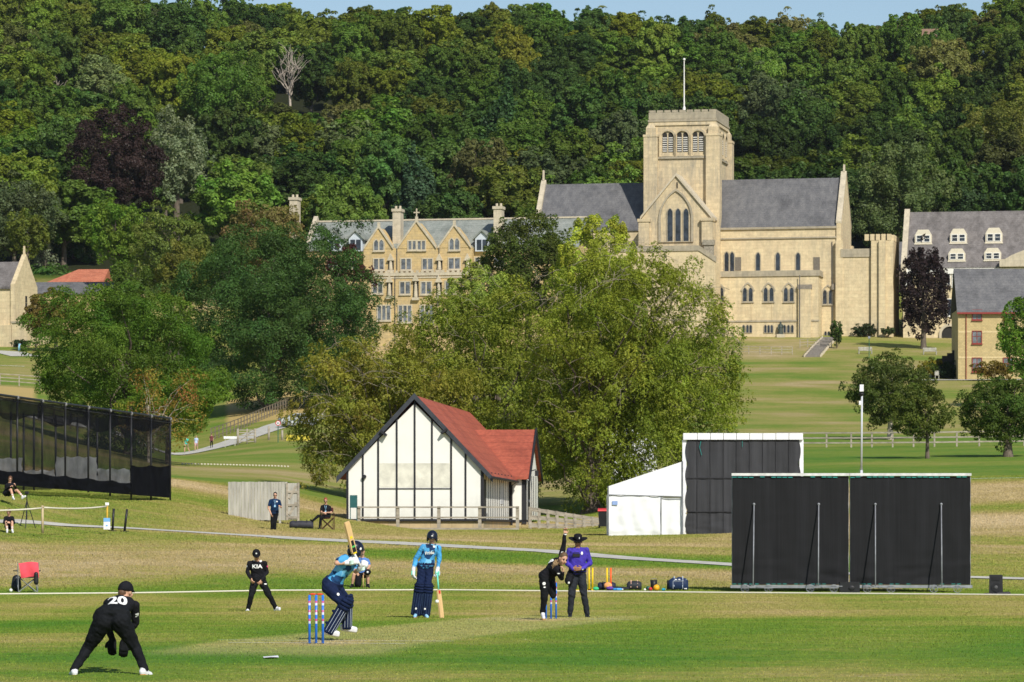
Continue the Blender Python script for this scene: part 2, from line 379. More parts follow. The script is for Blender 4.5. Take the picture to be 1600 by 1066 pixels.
def make_ground():
    nx, nd = len(GX), len(DG)
    P = np.zeros((nx, nd, 3)); P[:, :, 0] = (GX[:, None]-CX)*DG[None, :]/F; P[:, :, 1] = DG[None, :]; P[:, :, 2] = HF
    # the near apron under and beside the photographer is widened so that it has no narrow tip
    idx = np.arange(nx*nd).reshape(nx, nd)
    fs = np.stack([idx[:-1, :-1], idx[1:, :-1], idx[1:, 1:], idx[:-1, 1:]], -1).reshape(-1, 4)
    me = bpy.data.meshes.new('ground'); me.from_pydata(P.reshape(-1, 3).tolist(), [], fs.tolist())
    pt = np.zeros((nx, nd)); fl = np.zeros((nx, nd)); dr = np.zeros((nx, nd)); wh = np.zeros((nx, nd))
    for i in range(nx):
        for j in range(nd):
            if DG[j] < 640: dr[i, j], wh[i, j] = dryness(GX[i], DG[j], P[i, j, 0])
            else: dr[i, j] = .2
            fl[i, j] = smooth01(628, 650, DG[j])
    a = me.attributes.new('dry', 'FLOAT', 'POINT'); a.data.foreach_set('value', dr.reshape(-1))
    a = me.attributes.new('wheat', 'FLOAT', 'POINT'); a.data.foreach_set('value', wh.reshape(-1))
    pt = np.clip(-wh, 0, 1); wh[wh < 0] = 0; a = me.attributes.new('pitch', 'FLOAT', 'POINT'); a.data.foreach_set('value', pt.reshape(-1)); a = me.attributes['wheat']; a.data.foreach_set('value', wh.reshape(-1))
    a = me.attributes.new('floor', 'FLOAT', 'POINT'); a.data.foreach_set('value', fl.reshape(-1))
    me.polygons.foreach_set('use_smooth', [True]*len(fs))
    m, nt, b = _new('grass_ground')
    at = nt.nodes.new('ShaderNodeAttribute'); at.attribute_name = 'dry'
    aw = nt.nodes.new('ShaderNodeAttribute'); aw.attribute_name = 'wheat'
    v = _coord(nt, (1, 1, 1), True)
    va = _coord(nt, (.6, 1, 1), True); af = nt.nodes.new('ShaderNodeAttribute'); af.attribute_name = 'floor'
    nl = _noise(nt, va, .16, 5, .62); nm = _noise(nt, va, .9, 5, .65); nf = _noise(nt, v, 9.0, 4, .7); nb = _noise(nt, v, 2.6, 5, .7)
    s = _math(nt, 'ADD', at.outputs['Fac'], _math(nt, 'MULTIPLY', _math(nt, 'SUBTRACT', nl, .5), .75))
    s = _math(nt, 'ADD', s, _math(nt, 'MULTIPLY', _math(nt, 'SUBTRACT', nm, .5), .65))
    s = _math(nt, 'ADD', s, _math(nt, 'MULTIPLY', _math(nt, 'SUBTRACT', nb, .5), .55), True)
    c = _ramp(nt, s, [(.0, (.088, .195, .022)), (.28, (.165, .235, .032)), (.52, (.285, .275, .070)), (.76, (.385, .305, .135)), (1.0, (.50, .395, .225))])
    c = _mix(nt, c, _ramp(nt, nf, [(.25, (.62, .62, .62)), (.7, (1.22, 1.22, 1.22))]), .8, 'MULTIPLY')
    c = _mix(nt, c, (.50, .36, .14), _math(nt, 'MULTIPLY', aw.outputs['Fac'], .9))
    sp = _ramp(nt, _noise(nt, v, 3.1, 1, .5), [(.80, 0), (.82, 1)])
    c = _mix(nt, c, (.5, .45, .3), _math(nt, 'MULTIPLY', sp, .5))
    ap = nt.nodes.new('ShaderNodeAttribute'); ap.attribute_name = 'pitch'; c = _mix(nt, c, (.41, .365, .165), _math(nt, 'MULTIPLY', ap.outputs['Fac'], .42))
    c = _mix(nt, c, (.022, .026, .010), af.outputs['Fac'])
    nt.links.new(c, b.inputs['Base Color']); b.inputs['Roughness'].default_value = .95; b.inputs['Specular IOR Level'].default_value = .1
    _bump(nt, b, _mix(nt, nf, nb, .5), .9, .06)
    me.materials.append(m); global DRY, PTC; DRY = dr; PTC = pt
    m2 = m.copy(); m2.name = 'blades'; n2 = m2.node_tree; b2 = n2.nodes['Principled BSDF']; src = b2.inputs['Base Color'].links[0].from_socket
    t2 = n2.nodes.new('ShaderNodeAttribute'); t2.attribute_name = 'tone'; cc = n2.nodes.new('ShaderNodeCombineColor')
    for q in range(3): n2.links.new(t2.outputs['Fac'], cc.inputs[q])
    n2.links.new(_mix(n2, src, cc.outputs[0], 1.0, 'MULTIPLY'), b2.inputs['Base Color'])
    for l in list(b2.inputs['Normal'].links): n2.links.remove(l)
    MATS['blades'] = m2
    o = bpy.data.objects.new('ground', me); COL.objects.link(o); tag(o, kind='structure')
make_ground()
STRIPS = []
def strip(name, pts, w, mat, dz=.02, step=1.2, th=0.0):
    """a ribbon of real width laid on the ground through (px, distance) stations"""
    P = [GP(a, b) for a, b in pts]; Q = []; STRIPS.append(([(p.x, p.y) for p in P], (max(w) if isinstance(w, (tuple, list)) else w)/2+.05)); wq = []
    for a, b in zip(P[:-1], P[1:]):
        n = max(1, int((b-a).length/step))
        ia = P.index(a); wq += [(w[ia]+(w[ia+1]-w[ia])*i/n) if isinstance(w, list) else 0 for i in range(n)]; Q += [a+(b-a)*i/n for i in range(n)]
    Q.append(P[-1]); vs = []; fs = []
    for i, p in enumerate(Q):
        t = Q[min(i+1, len(Q)-1)]-Q[max(i-1, 0)]; nrm = Vector((-t.y, t.x, 0)).normalized()
        ww = w[0]+(w[1]-w[0])*i/len(Q) if isinstance(w, tuple) else (wq[min(i, len(wq)-1)] if isinstance(w, list) else w)
        for k in (-1, -.33, .33, 1):
            q = p+nrm*ww/2*k; vs.append((q.x, q.y, ground(q.x, q.y)+dz))
    for i in range(len(Q)-1):
        for k in range(3): fs.append((4*i+k, 4*i+k+1, 4*i+k+5, 4*i+k+4))
    b = MB(); b.add(vs, fs); o = b.build(name, mat); tag(o, kind='structure'); return o
tarmac = plain('tarmac', (.52, .50, .44), .95, .15, 1.5)
strip('path', [(-400, 152), (0, 147), (120, 150), (200, 150.5), (430, 150), (560, 146), (700, 143.5), (860, 140), (1000, 135), (1140, 131.5), (1300, 127), (1600, 124), (2100, 120)], [.9, .9, .9, 1.0, 1.5, 1.8, 1.7, 1.5, 1.3, 1.2, 1.1, 1.1, 1.1], tarmac, .022)
strip('road', [(60, 330), (180, 372), (262, 392), (300, 400), (345, 408), (390, 420), (440, 436), (520, 455)], (3.4, 4.2), tarmac, .06, 2.0)
strip('terrace_path', [(1440, 470), (1500, 468), (1600, 466), (1800, 470)], 2.2, plain('pale_gravel', (.42, .41, .40), .9), .06, 2.0)
strip('upper_road', [(-200, 548), (-40, 546), (14, 541), (40, 530)], 4.0, tarmac, .06, 2.0)
chalk = plain('white_paint', (.80, .80, .78), .8, .12, 9)
strip('far_lawn_line', [(-100, 500), (0, 500), (38, 500)], .5, chalk, .06)
strip('lawn_kerb', [(1505, 215.5), (1560, 215.5), (1600, 215.5), (1750, 215)], .35, plain('pale_kerb', (.6, .58, .55), .9), .06, 2)

# ---- grass blades: short mown tips on the field, longer tufts on the banks (nobody could count them: one mass)
def blades(name, n, d0, d1, h0, h1, w0, w1, seed):
    g = np.random.default_rng(seed); d = np.sqrt(g.uniform(d0**2, d1**2, n)); p = g.uniform(-60, 1660, n); x = (p-CX)*d/F
    fi = np.clip((p+200)/10, 0, None); i0 = np.searchsorted(GX, p)-1; j0 = np.searchsorted(DG, d)-1
    s_ = (p-GX[i0])/(GX[i0+1]-GX[i0]); t_ = (d-DG[j0])/(DG[j0+1]-DG[j0])
    z = (HF[i0, j0]*(1-t_)+HF[i0, j0+1]*t_)*(1-s_)+(HF[i0+1, j0]*(1-t_)+HF[i0+1, j0+1]*t_)*s_
    dr = DRY[i0, j0]; pt = PTC[i0, j0]
    k = d/d1; h = g.uniform(h0, h1, n)*(.6+.4*k); w = g.uniform(w0, w1, n)*(.5+.5*k); a = g.uniform(-.9, .9, n); lx = g.normal(0, .35, n)*h; ly = g.normal(0, .35, n)*h
    v = np.zeros((n, 3, 3)); v[:, 0] = np.stack([x-np.cos(a)*w/2, d-np.sin(a)*w/2, z-.004], 1); v[:, 1] = np.stack([x+np.cos(a)*w/2, d+np.sin(a)*w/2, z-.004], 1); v[:, 2] = np.stack([x+lx, d+ly, z+h], 1)
    keep = np.ones(n, bool)
    for P_, r_ in STRIPS:
        for (ax, ay), (bx, by) in zip(P_[:-1], P_[1:]):
            L2 = (bx-ax)**2+(by-ay)**2; t = np.clip(((x-ax)*(bx-ax)+(d-ay)*(by-ay))/L2, 0, 1); keep &= np.hypot(x-ax-t*(bx-ax), d-ay-t*(by-ay)) > r_*.9
    v = v[keep]; dr = dr[keep]; pt = pt[keep]; n = len(v)
    me = bpy.data.meshes.new(name); me.vertices.add(3*n); me.loops.add(3*n); me.polygons.add(n)
    me.vertices.foreach_set('co', v.reshape(-1).astype(np.float32)); me.loops.foreach_set('vertex_index', np.arange(3*n, dtype=np.int32)); me.polygons.foreach_set('loop_start', np.arange(0, 3*n, 3, dtype=np.int32)); me.update(calc_edges=True)
    for nm, val in (('dry', dr), ('wheat', dr*0), ('pitch', pt), ('tone', g.normal(1, .11, n).clip(.6, 1.4))):
        at = me.attributes.new(nm, 'FLOAT', 'POINT'); at.data.foreach_set('value', np.repeat(val, 3).astype(np.float32))
    me.materials.append(MATS['blades']); o = bpy.data.objects.new(name, me); COL.objects.link(o); tag(o, 'short sunlit grass of the ground and its dry banks', 'grass', kind='stuff')
_px_pitch = None
blades('mown_grass', 420000, 42, 116, .008, .026, .012, .035, 1)
blades('bank_grass', 620000, 114, 222, .02, .06, .02, .06, 2)
# ------------------------------------------------------------------ trees
LEAF = foliage('leaves', .34, 1.0)
bark = plain('bark', (.13, .105, .08), .95, .4, 3.0, .03, 8, stretch=(3, 3, .6))
pale_bark = plain('pale_bark', (.42, .36, .29), .9, .35, 2.0, .02, 9, stretch=(3, 3, .7))
def crown_mesh(name, W, Dp, Ht, leaf, n, seed, nlobes=46, shape='round', droop=0.0, lobe=.2, ragged=.18, flat=.0, huevar=.008, spray=0, asp=1.7, bald=0.0, full=0.0, inner_f=.14):
    """leaf-sized faces scattered over the lobes of a crown; local origin at the crown's centre bottom (z=0..Ht)"""
    g = np.random.default_rng(seed)
    # lobes on an uneven envelope
    k = np.arange(nlobes)+.5; ph = np.arccos(1-2*k/nlobes); th = np.pi*(1+5**.5)*k+g.uniform(0, 6)
    dirs = np.stack([np.cos(th)*np.sin(ph), np.sin(th)*np.sin(ph), np.cos(ph)], 1); dirs += g.normal(0, .16, dirs.shape); dirs /= np.linalg.norm(dirs, axis=1)[:, None]
    rad = g.uniform(1-ragged*1.6, 1+ragged*.55, nlobes)*(1-lobe*.75)
    L = dirs*rad[:, None]
    if full: q_ = np.clip(1/np.sqrt(np.maximum(1-L[:, 2]**2, .05)), 1, 2.2)**full; L[:, :2] *= np.where(L[:, 2] < .35, q_, 1)[:, None]; L[:, :2] = np.clip(L[:, :2], -.9, .9)
    if shape == 'cone':
        z = g.uniform(-1, .96, nlobes); r = (1-(z+1)/2)**.85*.8+.06; a = g.uniform(0, 6.28, nlobes)
        L = np.stack([np.cos(a)*r, np.sin(a)*r, z], 1)
    if shape == 'spread':   # flatter underneath, broad dome
        L[:, 2] = np.where(L[:, 2] < 0, L[:, 2]*.72, L[:, 2])
    if shape == 'column':
        L[:, :2] *= .85
    lr = g.uniform(.7, 1.3, nlobes)*lobe
    if shape == 'cone': lr *= np.clip(1.25-(L[:, 2]+1)/2, .3, 1)
    half = np.array([W/2, Dp/2, Ht/2])
    if bald: keepl = g.uniform(0, 1, nlobes) > bald; L = L[keepl]; lr = lr[keepl]; dirs = dirs[:keepl.sum()]; nlobes = len(L)
    nsub = 7
    # sub-lobes make the clumps uneven
    SL = np.repeat(L, nsub, 0)+g.normal(0, 1, (nlobes*nsub, 3))*np.repeat(lr, nsub)[:, None]*.55
    SR = np.repeat(lr, nsub)*g.uniform(.38, .72, nlobes*nsub)
    pr = SR**2; pr /= pr.sum(); ns = n if not spray else n//spray
    li = g.choice(len(SL), ns, p=pr)
    d = g.normal(0, 1, (ns, 3)); d /= np.linalg.norm(d, axis=1)[:, None]
    out = SL[li]/(np.linalg.norm(SL[li], axis=1)[:, None]+1e-6)
    d += out*.55; d[:, 2] += .25; d /= np.linalg.norm(d, axis=1)[:, None]
    m = g.uniform(.72, 1.08, ns)[:, None]
    inner = g.uniform(0, 1, ns) < inner_f
    C = SL[li]+d*(SR[li][:, None])*m
    C[inner] *= g.uniform(.3, .8, inner.sum())[:, None]
    C = C*half
    N = (d*half[::-1].mean()); N = d/np.linalg.norm(d, axis=1)[:, None]
    tone_l = g.normal(1, .10, nlobes*nsub)+np.repeat(g.normal(0, .10, nlobes), nsub); hue_l = np.repeat(g.normal(0, huevar, nlobes), nsub)
    tone = tone_l[li]; hue = hue_l[li]
    if spray:
        sd = d*.7+np.array([0, 0, -droop]); sd += g.normal(0, .35, sd.shape); sd /= np.linalg.norm(sd, axis=1)[:, None]
        t = (np.arange(spray)/spray)[None, :, None]*leaf*spray*.42
        C = (C[:, None, :]+sd[:, None, :]*t+np.array([0, 0, -1])*(t**2)*.35*droop+g.normal(0, leaf*.30, (ns, spray, 3))).reshape(-1, 3)
        N = np.repeat(N, spray, 0); tone = np.repeat(tone, spray); hue = np.repeat(hue, spray)
    n = len(C)
    C[:, 2] += Ht/2
    nn = N*.9+g.normal(0, .5, (n, 3))+np.array([0, 0, .45]); nn /= np.linalg.norm(nn, axis=1)[:, None]
    r = g.normal(0, 1, (n, 3)); r[:, 2] -= droop*1.6
    a = r-(r*nn).sum(1)[:, None]*nn; a /= np.linalg.norm(a, axis=1)[:, None]+1e-9
    b = np.cross(nn, a); s = leaf*g.uniform(.55, 1.25, n)[:, None]
    v = np.stack([C-a*s*.5*asp**.5, C+b*s*.5/asp**.5-a*s*.05, C+a*s*.5*asp**.5, C-b*s*.5/asp**.5-a*s*.05], 1).reshape(-1, 3)
    me = bpy.data.meshes.new(name); me.vertices.add(4*n); me.loops.add(4*n); me.polygons.add(n)
    me.vertices.foreach_set('co', v.reshape(-1).astype(np.float32)); me.loops.foreach_set('vertex_index', np.arange(4*n, dtype=np.int32))
    me.polygons.foreach_set('loop_start', np.arange(0, 4*n, 4, dtype=np.int32)); me.update(calc_edges=True)
    tv = np.clip(tone+g.normal(0, .12, n), .35, 1.75); hv = .5+hue+g.normal(0, .006, n)
    for nm, val in (('tone', tv), ('hue', hv)):
        at = me.attributes.new(nm, 'FLOAT', 'POINT'); at.data.foreach_set('value', np.repeat(val, 4).astype(np.float32))
    me.materials.append(LEAF)
    return me, L*half+np.array([0, 0, Ht/2])
def branch(mb, a, b, ra, rb, rng, n=7, sag=.0, k=5, wob=.06):
    a = Vector(a); b = Vector(b); Ln = (b-a).length; pts = []
    for i in range(k+1):
        t = i/k; p = a.lerp(b, t)
        if 0 < i < k: p = p+Vector((rng.uniform(-1, 1), rng.uniform(-1, 1), rng.uniform(-1, 1)))*Ln*wob
        p.z += math.sin(t*math.pi)*Ln*sag; pts.append(p)
    mb.tube(pts, [ra+(rb-ra)*i/k for i in range(k+1)], n); return pts
def trunk_mb(h, cb, Ht, W, lobes, seed, r=None, nl=9, lean=0.0, rb=1.25, lr=.34):
    rng = random.Random(seed); mb = MB(); r = r or h*.022+.05
    top = Vector((lean*W, 0, cb+Ht*.5))
    pts = [Vector((0, 0, -.4)), Vector((0, 0, .15)), Vector((lean*W*.3, 0, cb*.6)), Vector((lean*W*.6, 0, cb+Ht*.12)), top]
    mb.tube(pts, [r*rb*1.35, r*rb, r, r*.75, r*.3], 10)
    idx = rng.sample(range(len(lobes)), min(nl, len(lobes)))
    for i in idx:
        L = Vector(lobes[i])+Vector((0, 0, cb)); s = pts[3].lerp(pts[4], rng.uniform(-.4, .8))
        branch(mb, s, L, r*lr, r*.06, rng, 6, .06)
    return mb
TREE_I = [0]
def tree(name, label, px0, px1, ytop, d, col, leaf_px=2.3, cover=3.4, shape='round', cb=.16, seed=1, nlobes=46, cat='tree', trunkpx=None, ybot=None, lobe=.2, droop=0.0,
         spray=0, huevar=.009, ragged=.15, depth=.85, full=0.0, grow=1.1, inner_f=.14, lr=.34, mat=None, group=None, r=None, hang=None, lean=0, nl=9, bald=0.0, base=None):
    x0, x1 = PX(px0, d), PX(px1, d); W = (x1-x0)*grow; xc = (x0+x1)/2
    bx = PX(trunkpx, d) if trunkpx is not None else xc
    gz = ground(bx, d) if base is None else base
    zt = PZ(ytop, d)-gz; zb = (PZ(ybot, d)-gz) if ybot else zt*cb; Ht = zt-zb
    leaf = leaf_px*d/(F*.64); area = 2.5*W*Ht*(depth+1)/2
    n = int(min(cover*area/(leaf*leaf*.5), 450000))
    me, lob = crown_mesh(name+'_crown', W, W*depth, Ht, leaf, n, seed, nlobes, shape, droop, lobe, ragged, 0, huevar, spray, bald=bald, full=full, inner_f=inner_f)
    root = empty(name, (bx, d, gz)); tag(root, label, cat, group)
    c = bpy.data.objects.new('crown', me); COL.objects.link(c); c.parent = root; c.location = (xc-bx, 0, zb); c.color = (*col, 1)
    lob2 = [Vector(l)+Vector((xc-bx, 0, 0)) for l in lob]
    tr = trunk_mb(zt, max(zb, .3), Ht, W, lob2, seed+5, r=r, lean=lean, nl=nl, lr=lr).build('trunk', mat or bark, root, True)
    return root, c, tr
# colour families (surface colours)
GREEN, DGREEN, BGREEN, OLIVE, YGREEN, BROWN, SILVER, PURPLE, CONIF, LIME, RUST = ((.108, .172, .030), (.072, .126, .028), (.132, .215, .034), (.152, .188, .030), (.205, .245, .032),
    (.120, .100, .034), (.19, .23, .12), (.050, .026, .030), (.070, .125, .062), (.26, .29, .05), (.22, .12, .035))
# --- the wooded hillside: every tree its own object, ten crown shapes shared between them
PROTO = []
for i, (shp, rg, lb, dr) in enumerate([('round', .2, .22, 0), ('spread', .2, .2, .2), ('round', .28, .26, .1), ('column', .18, .22, 0), ('round', .15, .18, .5), ('spread', .25, .25, 0), ('round', .3, .2, .3), ('column', .22, .2, .6), ('round', .2, .17, 0), ('spread', .16, .22, .4)]):
    me, lob = crown_mesh('wood_crown', 12, 11, 13, .45, 30000, 100+i, 62, shp, dr, lb*.86, rg*1.25, huevar=.007)
    tm = trunk_mb(15, 3.5, 13, 12, lob, 200+i, r=.32, nl=7).mesh('wood_trunk', bark, True)
    PROTO.append((me, tm))
cone_me, cone_lob = crown_mesh('conifer_crown', 8, 8, 17, .5, 15000, 131, 60, 'cone', .6, .24, .1)
cone_tm = trunk_mb(19, 1.5, 17, 8, cone_lob, 231, r=.25, nl=8).mesh('conifer_trunk', bark, True)
def wood_tree(px, d, h, wd, col, label, proto, name='hillside_tree', group='trees of the wooded hillside', conifer=False):
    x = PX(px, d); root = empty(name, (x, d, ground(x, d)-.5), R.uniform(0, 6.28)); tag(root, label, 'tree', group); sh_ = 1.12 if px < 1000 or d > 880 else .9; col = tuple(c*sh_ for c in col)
    me, tm = (cone_me, cone_tm) if conifer else PROTO[proto]
    hh = 19.0 if conifer else 16.5; ww = 8.0 if conifer else 12.0
    for nm, m, z in (('crown', me, 1.5 if conifer else 3.5), ('trunk', tm, 0)):
        o = bpy.data.objects.new(nm, m); COL.objects.link(o); o.parent = root; o.color = (*col, 1)
        s = (wd/ww, wd/ww, h/hh); o.scale = s; o.location = (0, 0, z*s[2])
    return root
ROWS = [(662, 'at the foot of the wood'), (690, 'just above the foot of the wood'), (725, 'low in the wood'), (765, 'lower middle of the wood'), (808, 'halfway up the wood'), (852, 'upper middle of the wood'), (898, 'high in the wood'), (945, 'just below the skyline'), (985, 'on the skyline'), (1022, 'peeping over the skyline')]
ZONES = [(-60, 'beyond the left edge of the lawn building'), (60, 'above the left chapel gable'), (150, 'above the red tiled roof'), (240, 'above the copper beech'), (330, 'above the silvery tree'), (420, 'above the big dark oak'), (500, 'above the left college roof'),
         (590, 'above the college dormers'), (670, 'above the cross-topped gable'), (750, 'above the right college chimney'), (840, 'above the nave gable end'), (930, 'above the nave roof'), (1020, 'left of the flagpole'), (1110, 'right of the flagpole'), (1200, 'above the choir roof'),
         (1290, 'above the choir gable'), (1380, 'above the small stair turret'), (1470, 'above the upper dormers'), (1560, 'above the right-hand slate roof'), (1700, 'at the far right of the hill')]
PAL = [('mid green', GREEN, 5), ('dark green', DGREEN, 5), ('olive', OLIVE, 4), ('bright green', BGREEN, 2.2), ('brownish', (.150, .155, .045), .6), ('yellow-green', (.18, .205, .024), 1.2), ('grey-green', (.135, .18, .070), 1.5)]
SHP = ['rounded', 'broad flat-topped', 'ragged', 'tall narrow', 'drooping', 'spreading', 'loose', 'slender weeping', 'dense domed', 'wide low']
USED = {}
RESERVED = [(178, 690, 62), (178, 662, 58), (278, 690, 36), (278, 662, 36), (178, 715, 66), (280, 700, 45), (650, 688, 34), (650, 655, 26)]
for ri, (d0, rtxt) in enumerate(ROWS):
    px = -70+R.uniform(0, 40)
    while px < 1680:
        d = d0+R.uniform(-14, 14); p = px+R.uniform(-14, 14)
        sky = ri >= len(ROWS)-2
        h = R.uniform(13, 19.5) if not sky else R.uniform(9.5, 15.5)
        wd = R.uniform(11.5, 17)
        if sky and 300 < p < 350: h = 7.5
        if abs(p-455) < 44 and 790 < d < 885: h = 8.5
        ws = [w_ for _, _, w_ in PAL]
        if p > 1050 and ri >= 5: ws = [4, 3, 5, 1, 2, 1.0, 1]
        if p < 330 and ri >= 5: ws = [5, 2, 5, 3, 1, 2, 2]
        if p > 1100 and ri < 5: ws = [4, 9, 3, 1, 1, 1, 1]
        cn, c, _ = R.choices(PAL, ws)[0]
        k = R.randrange(10); j = R.uniform(.68, 1.38); c = tuple(x*j*R.uniform(.93, 1.07) for x in c)
        if not any(abs(p-a) < q and abs(d-b) < 26 for a, b, q in RESERVED):
            z = min(ZONES, key=lambda t: abs(t[0]-p))[1]
            lab = f'{cn} {SHP[k]} tree {rtxt}, {z}'
            if len(lab.split()) > 16: lab = f'{cn} {SHP[k]} tree {rtxt}'
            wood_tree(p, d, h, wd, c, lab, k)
        px += R.uniform(56, 88)*800/d0*(1.0 if not sky else .72)
    
# low growth closing the foot of the skyline crowns, and two crowns in front of the hilltop house
rq = random.Random(77); px = -60
while px < 1670:
    z = min(ZONES, key=lambda t: abs(t[0]-px))[1]; cn, c = rq.choice([('mid green', GREEN), ('dark green', DGREEN), ('olive', OLIVE)])
    wood_tree(px, 1003, rq.uniform(8.5, 10.5), rq.uniform(13, 15.5), c, f'{cn} low bushy tree below the skyline, {z}', rq.randrange(10)); px += rq.uniform(44, 56)
for px, yt, lab in ((1440, 50, 'green tree covering the left end of the hilltop house'), (1466, 47, 'olive tree covering the right end of the hilltop house'), (1453, 56, 'dark green low tree directly before the hilltop house')):
    wood_tree(px, 915, PZ(yt, 915)-ground(PX(px, 915), 915)+.5, 11, rq.choice([GREEN, OLIVE]) if yt < 56 else DGREEN, lab, 2)
wood_tree(977, 962, 12, 15, GREEN, 'broad mid green tree high on the hill, just left of the flagpole top', 8)
wood_tree(990, 985, 9, 14, OLIVE, 'low olive tree close under the skyline left of the flagpole top', 4)
# distinct trees of the hillside
def lone(px, d, h, wd, col, label, proto, name='hillside_tree', conifer=False, dz=0): return wood_tree(px, d, h, wd, col, label, proto, name, 'trees of the wooded hillside', conifer)
tree('copper_beech', 'large dark purple copper beech on the lower hillside at left', 110, 248, 176, 672, (.050, .031, .028), 2.0, 3.6, seed=31, ybot=345, nlobes=60, lobe=.17, ragged=.1, droop=.4)
tree('silver_tree', 'pale silvery green tree touching the copper beech on the hillside', 230, 322, 180, 676, (.21, .25, .135), 2.4, 3.0, seed=32, ybot=310, nlobes=60, lobe=.2, droop=.1)
tree('maple_tree', 'bright mid green spreading tree with bare stems below, left of the dead tree', 285, 420, 78, 800, (.115, .20, .032), 2.2, 3.0, 'spread', seed=33, ybot=205, nlobes=50, lobe=.2)
lone(650, 684, 20, 9.5, CONIF, 'pointed blue-green conifer standing out behind the college roof', 0, 'conifer_tree', True)
lone(788, 770, 24, 11, (.06, .12, .04), 'tall dark blue-green conifer halfway up the hill left of the tower', 0, 'conifer_tree', True)
lone(654, 652, 8, 7.0, YGREEN, 'small yellow-green tree behind the college chimney', 8)
tree('pale_tree', 'pale grey-green tree rising behind the gap between choir turret and right-hand house', 1335, 1475, 222, 650, (.13, .175, .06), 2.3, 3.2, seed=35, ybot=400, nlobes=60, lobe=.18, ragged=.25)
lone(1520, 655, 15, 12, (.06, .105, .04), 'dark green tree just behind the slate roof with dormers', 2)
lone(1580, 652, 14, 11, (.08, .14, .035), 'mid green tree behind the right end of the dormer roof', 0)
tree('tall_tree', 'tall olive yellow tree at the right edge of the hillside', 1500, 1640, 150, 720, (.16, .175, .035), 2.3, 3.0, seed=36, ybot=300, nlobes=50)
tree('bushy_tree', 'light green bushy tree in front of the copper beech', 135, 232, 308, 585, (.14, .225, .028), 2.3, 3.2, seed=37, ybot=420, nlobes=50)
tree('bushy_tree', 'soft green bushy tree behind the brownish tree top at left', 205, 330, 330, 575, (.15, .19, .04), 2.3, 3.2, seed=38, ybot=460, nlobes=50)
tree('bushy_tree', 'yellow-olive bushy tree just left of the big dark oak', 245, 322, 375, 540, (.17, .18, .035), 2.3, 3.2, seed=39, ybot=480, nlobes=40)
tree('bushy_tree', 'brown-tinged flowering tree above the big dark oak, beside the left chimney', 352, 478, 318, 560, (.22, .18, .065), 2.2, 2.6, seed=40, ybot=430, nlobes=50, huevar=.02)
tree('bushy_tree', 'dull green tree with sparse twigs at the left edge below the hillside', -40, 85, 277, 640, (.11, .14, .06), 2.3, 3.0, seed=41, ybot=400, nlobes=50)
tree('bushy_tree', 'small yellow-green tree beside the left chapel gable', 12, 75, 325, 630, (.14, .17, .03), 2.3, 3.0, seed=42, ybot=400, nlobes=40)
tree('bushy_tree', 'white-leaved bushy tree between chapel gable and red tiled roof', 40, 88, 388, 650, (.27, .31, .20), 2.2, 1.8, seed=43, ybot=432, nlobes=30, huevar=.0)
tree('bushy_tree', 'fresh green low tree under the white-leaved one', 30, 112, 412, 645, (.08, .16, .035), 2.3, 3.2, seed=44, ybot=455, nlobes=40)
tree('bushy_tree', 'deep green tree above the low red tiled roof', 80, 150, 330, 660, (.065, .12, .03), 2.3, 3.2, seed=45, ybot=430, nlobes=40)
tree('bushy_tree', 'rust-brown and olive shrub tree beside the left chapel wall', 40, 135, 452, 545, (.165, .145, .03), 2.3, 3.2, seed=46, ybot=530, nlobes=40, huevar=.015)
tree('bushy_tree', 'mid green tree between the tiled house and the broad left tree', 150, 245, 415, 470, (.10, .155, .025), 2.3, 3.2, seed=47, ybot=560, nlobes=50)
tree('copper_tree', 'small maroon-leaved tree beside the left end of the college front', 505, 578, 385, 520, (.075, .024, .022), 2.2, 2.6, seed=48, ybot=500, nlobes=30)
tree('round_tree', 'dark green round tree in front of the right end of the college', 752, 900, 333, 470, (.085, .115, .022), 2.2, 3.2, seed=50, ybot=510, nlobes=75, lobe=.18, full=.4)
tree('round_tree', 'lime yellow round tree in front of the nave wall', 868, 1005, 337, 455, (.36, .40, .05), 1.9, 3.8, seed=51, ybot=530, nlobes=100, lobe=.13, ragged=.04, full=.3, grow=1.0)
tree('round_tree', 'pale lime tree in front of the college between the two big crowns', 690, 800, 410, 420, (.30, .36, .07), 2.0, 3.2, seed=52, ybot=560, nlobes=55, lobe=.17)
tree('purple_tree', 'dark purple tree in front of the right-hand dormer house', 1400, 1486, 384, 560, (.040, .026, .026), 2.2, 3.6, seed=53, ybot=518, nlobes=80, lobe=.17, ragged=.15, full=.4, grow=1.0)
tree('oak_tree', 'very large dark green oak left of the big central tree', 278, 590, 348, 470, (.066, .128, .030), 1.8, 3.4, seed=54, ybot=640, nlobes=130, lobe=.15, ragged=.12, trunkpx=420, depth=.8, full=.7, grow=1.02, inner_f=.3)
tree('lawn_tree', 'broad bright green tree behind the cricket nets', 55, 335, 438, 296, (.098, .172, .022), 1.85, 2.6, 'round', seed=55, full=.5, ybot=684, nlobes=80, lobe=.17, ragged=.2, trunkpx=203, r=.42, nl=16)
tree('lawn_tree', 'broad low green crown overhanging the three walkers', 190, 352, 585, 286, (.105, .18, .020), 2.2, 2.4, 'round', seed=56, ybot=668, nlobes=50, lobe=.2, ragged=.3, trunkpx=262, r=.16)
tree('autumn_tree', 'small thin tree with orange dying leaves in front of the broad left tree', 190, 318, 566, 280, (.26, .185, .04), 2.0, .38, 'round', seed=57, ybot=700, nlobes=34, lobe=.2, mat=pale_bark, trunkpx=232, r=.09, huevar=.03, nl=22)
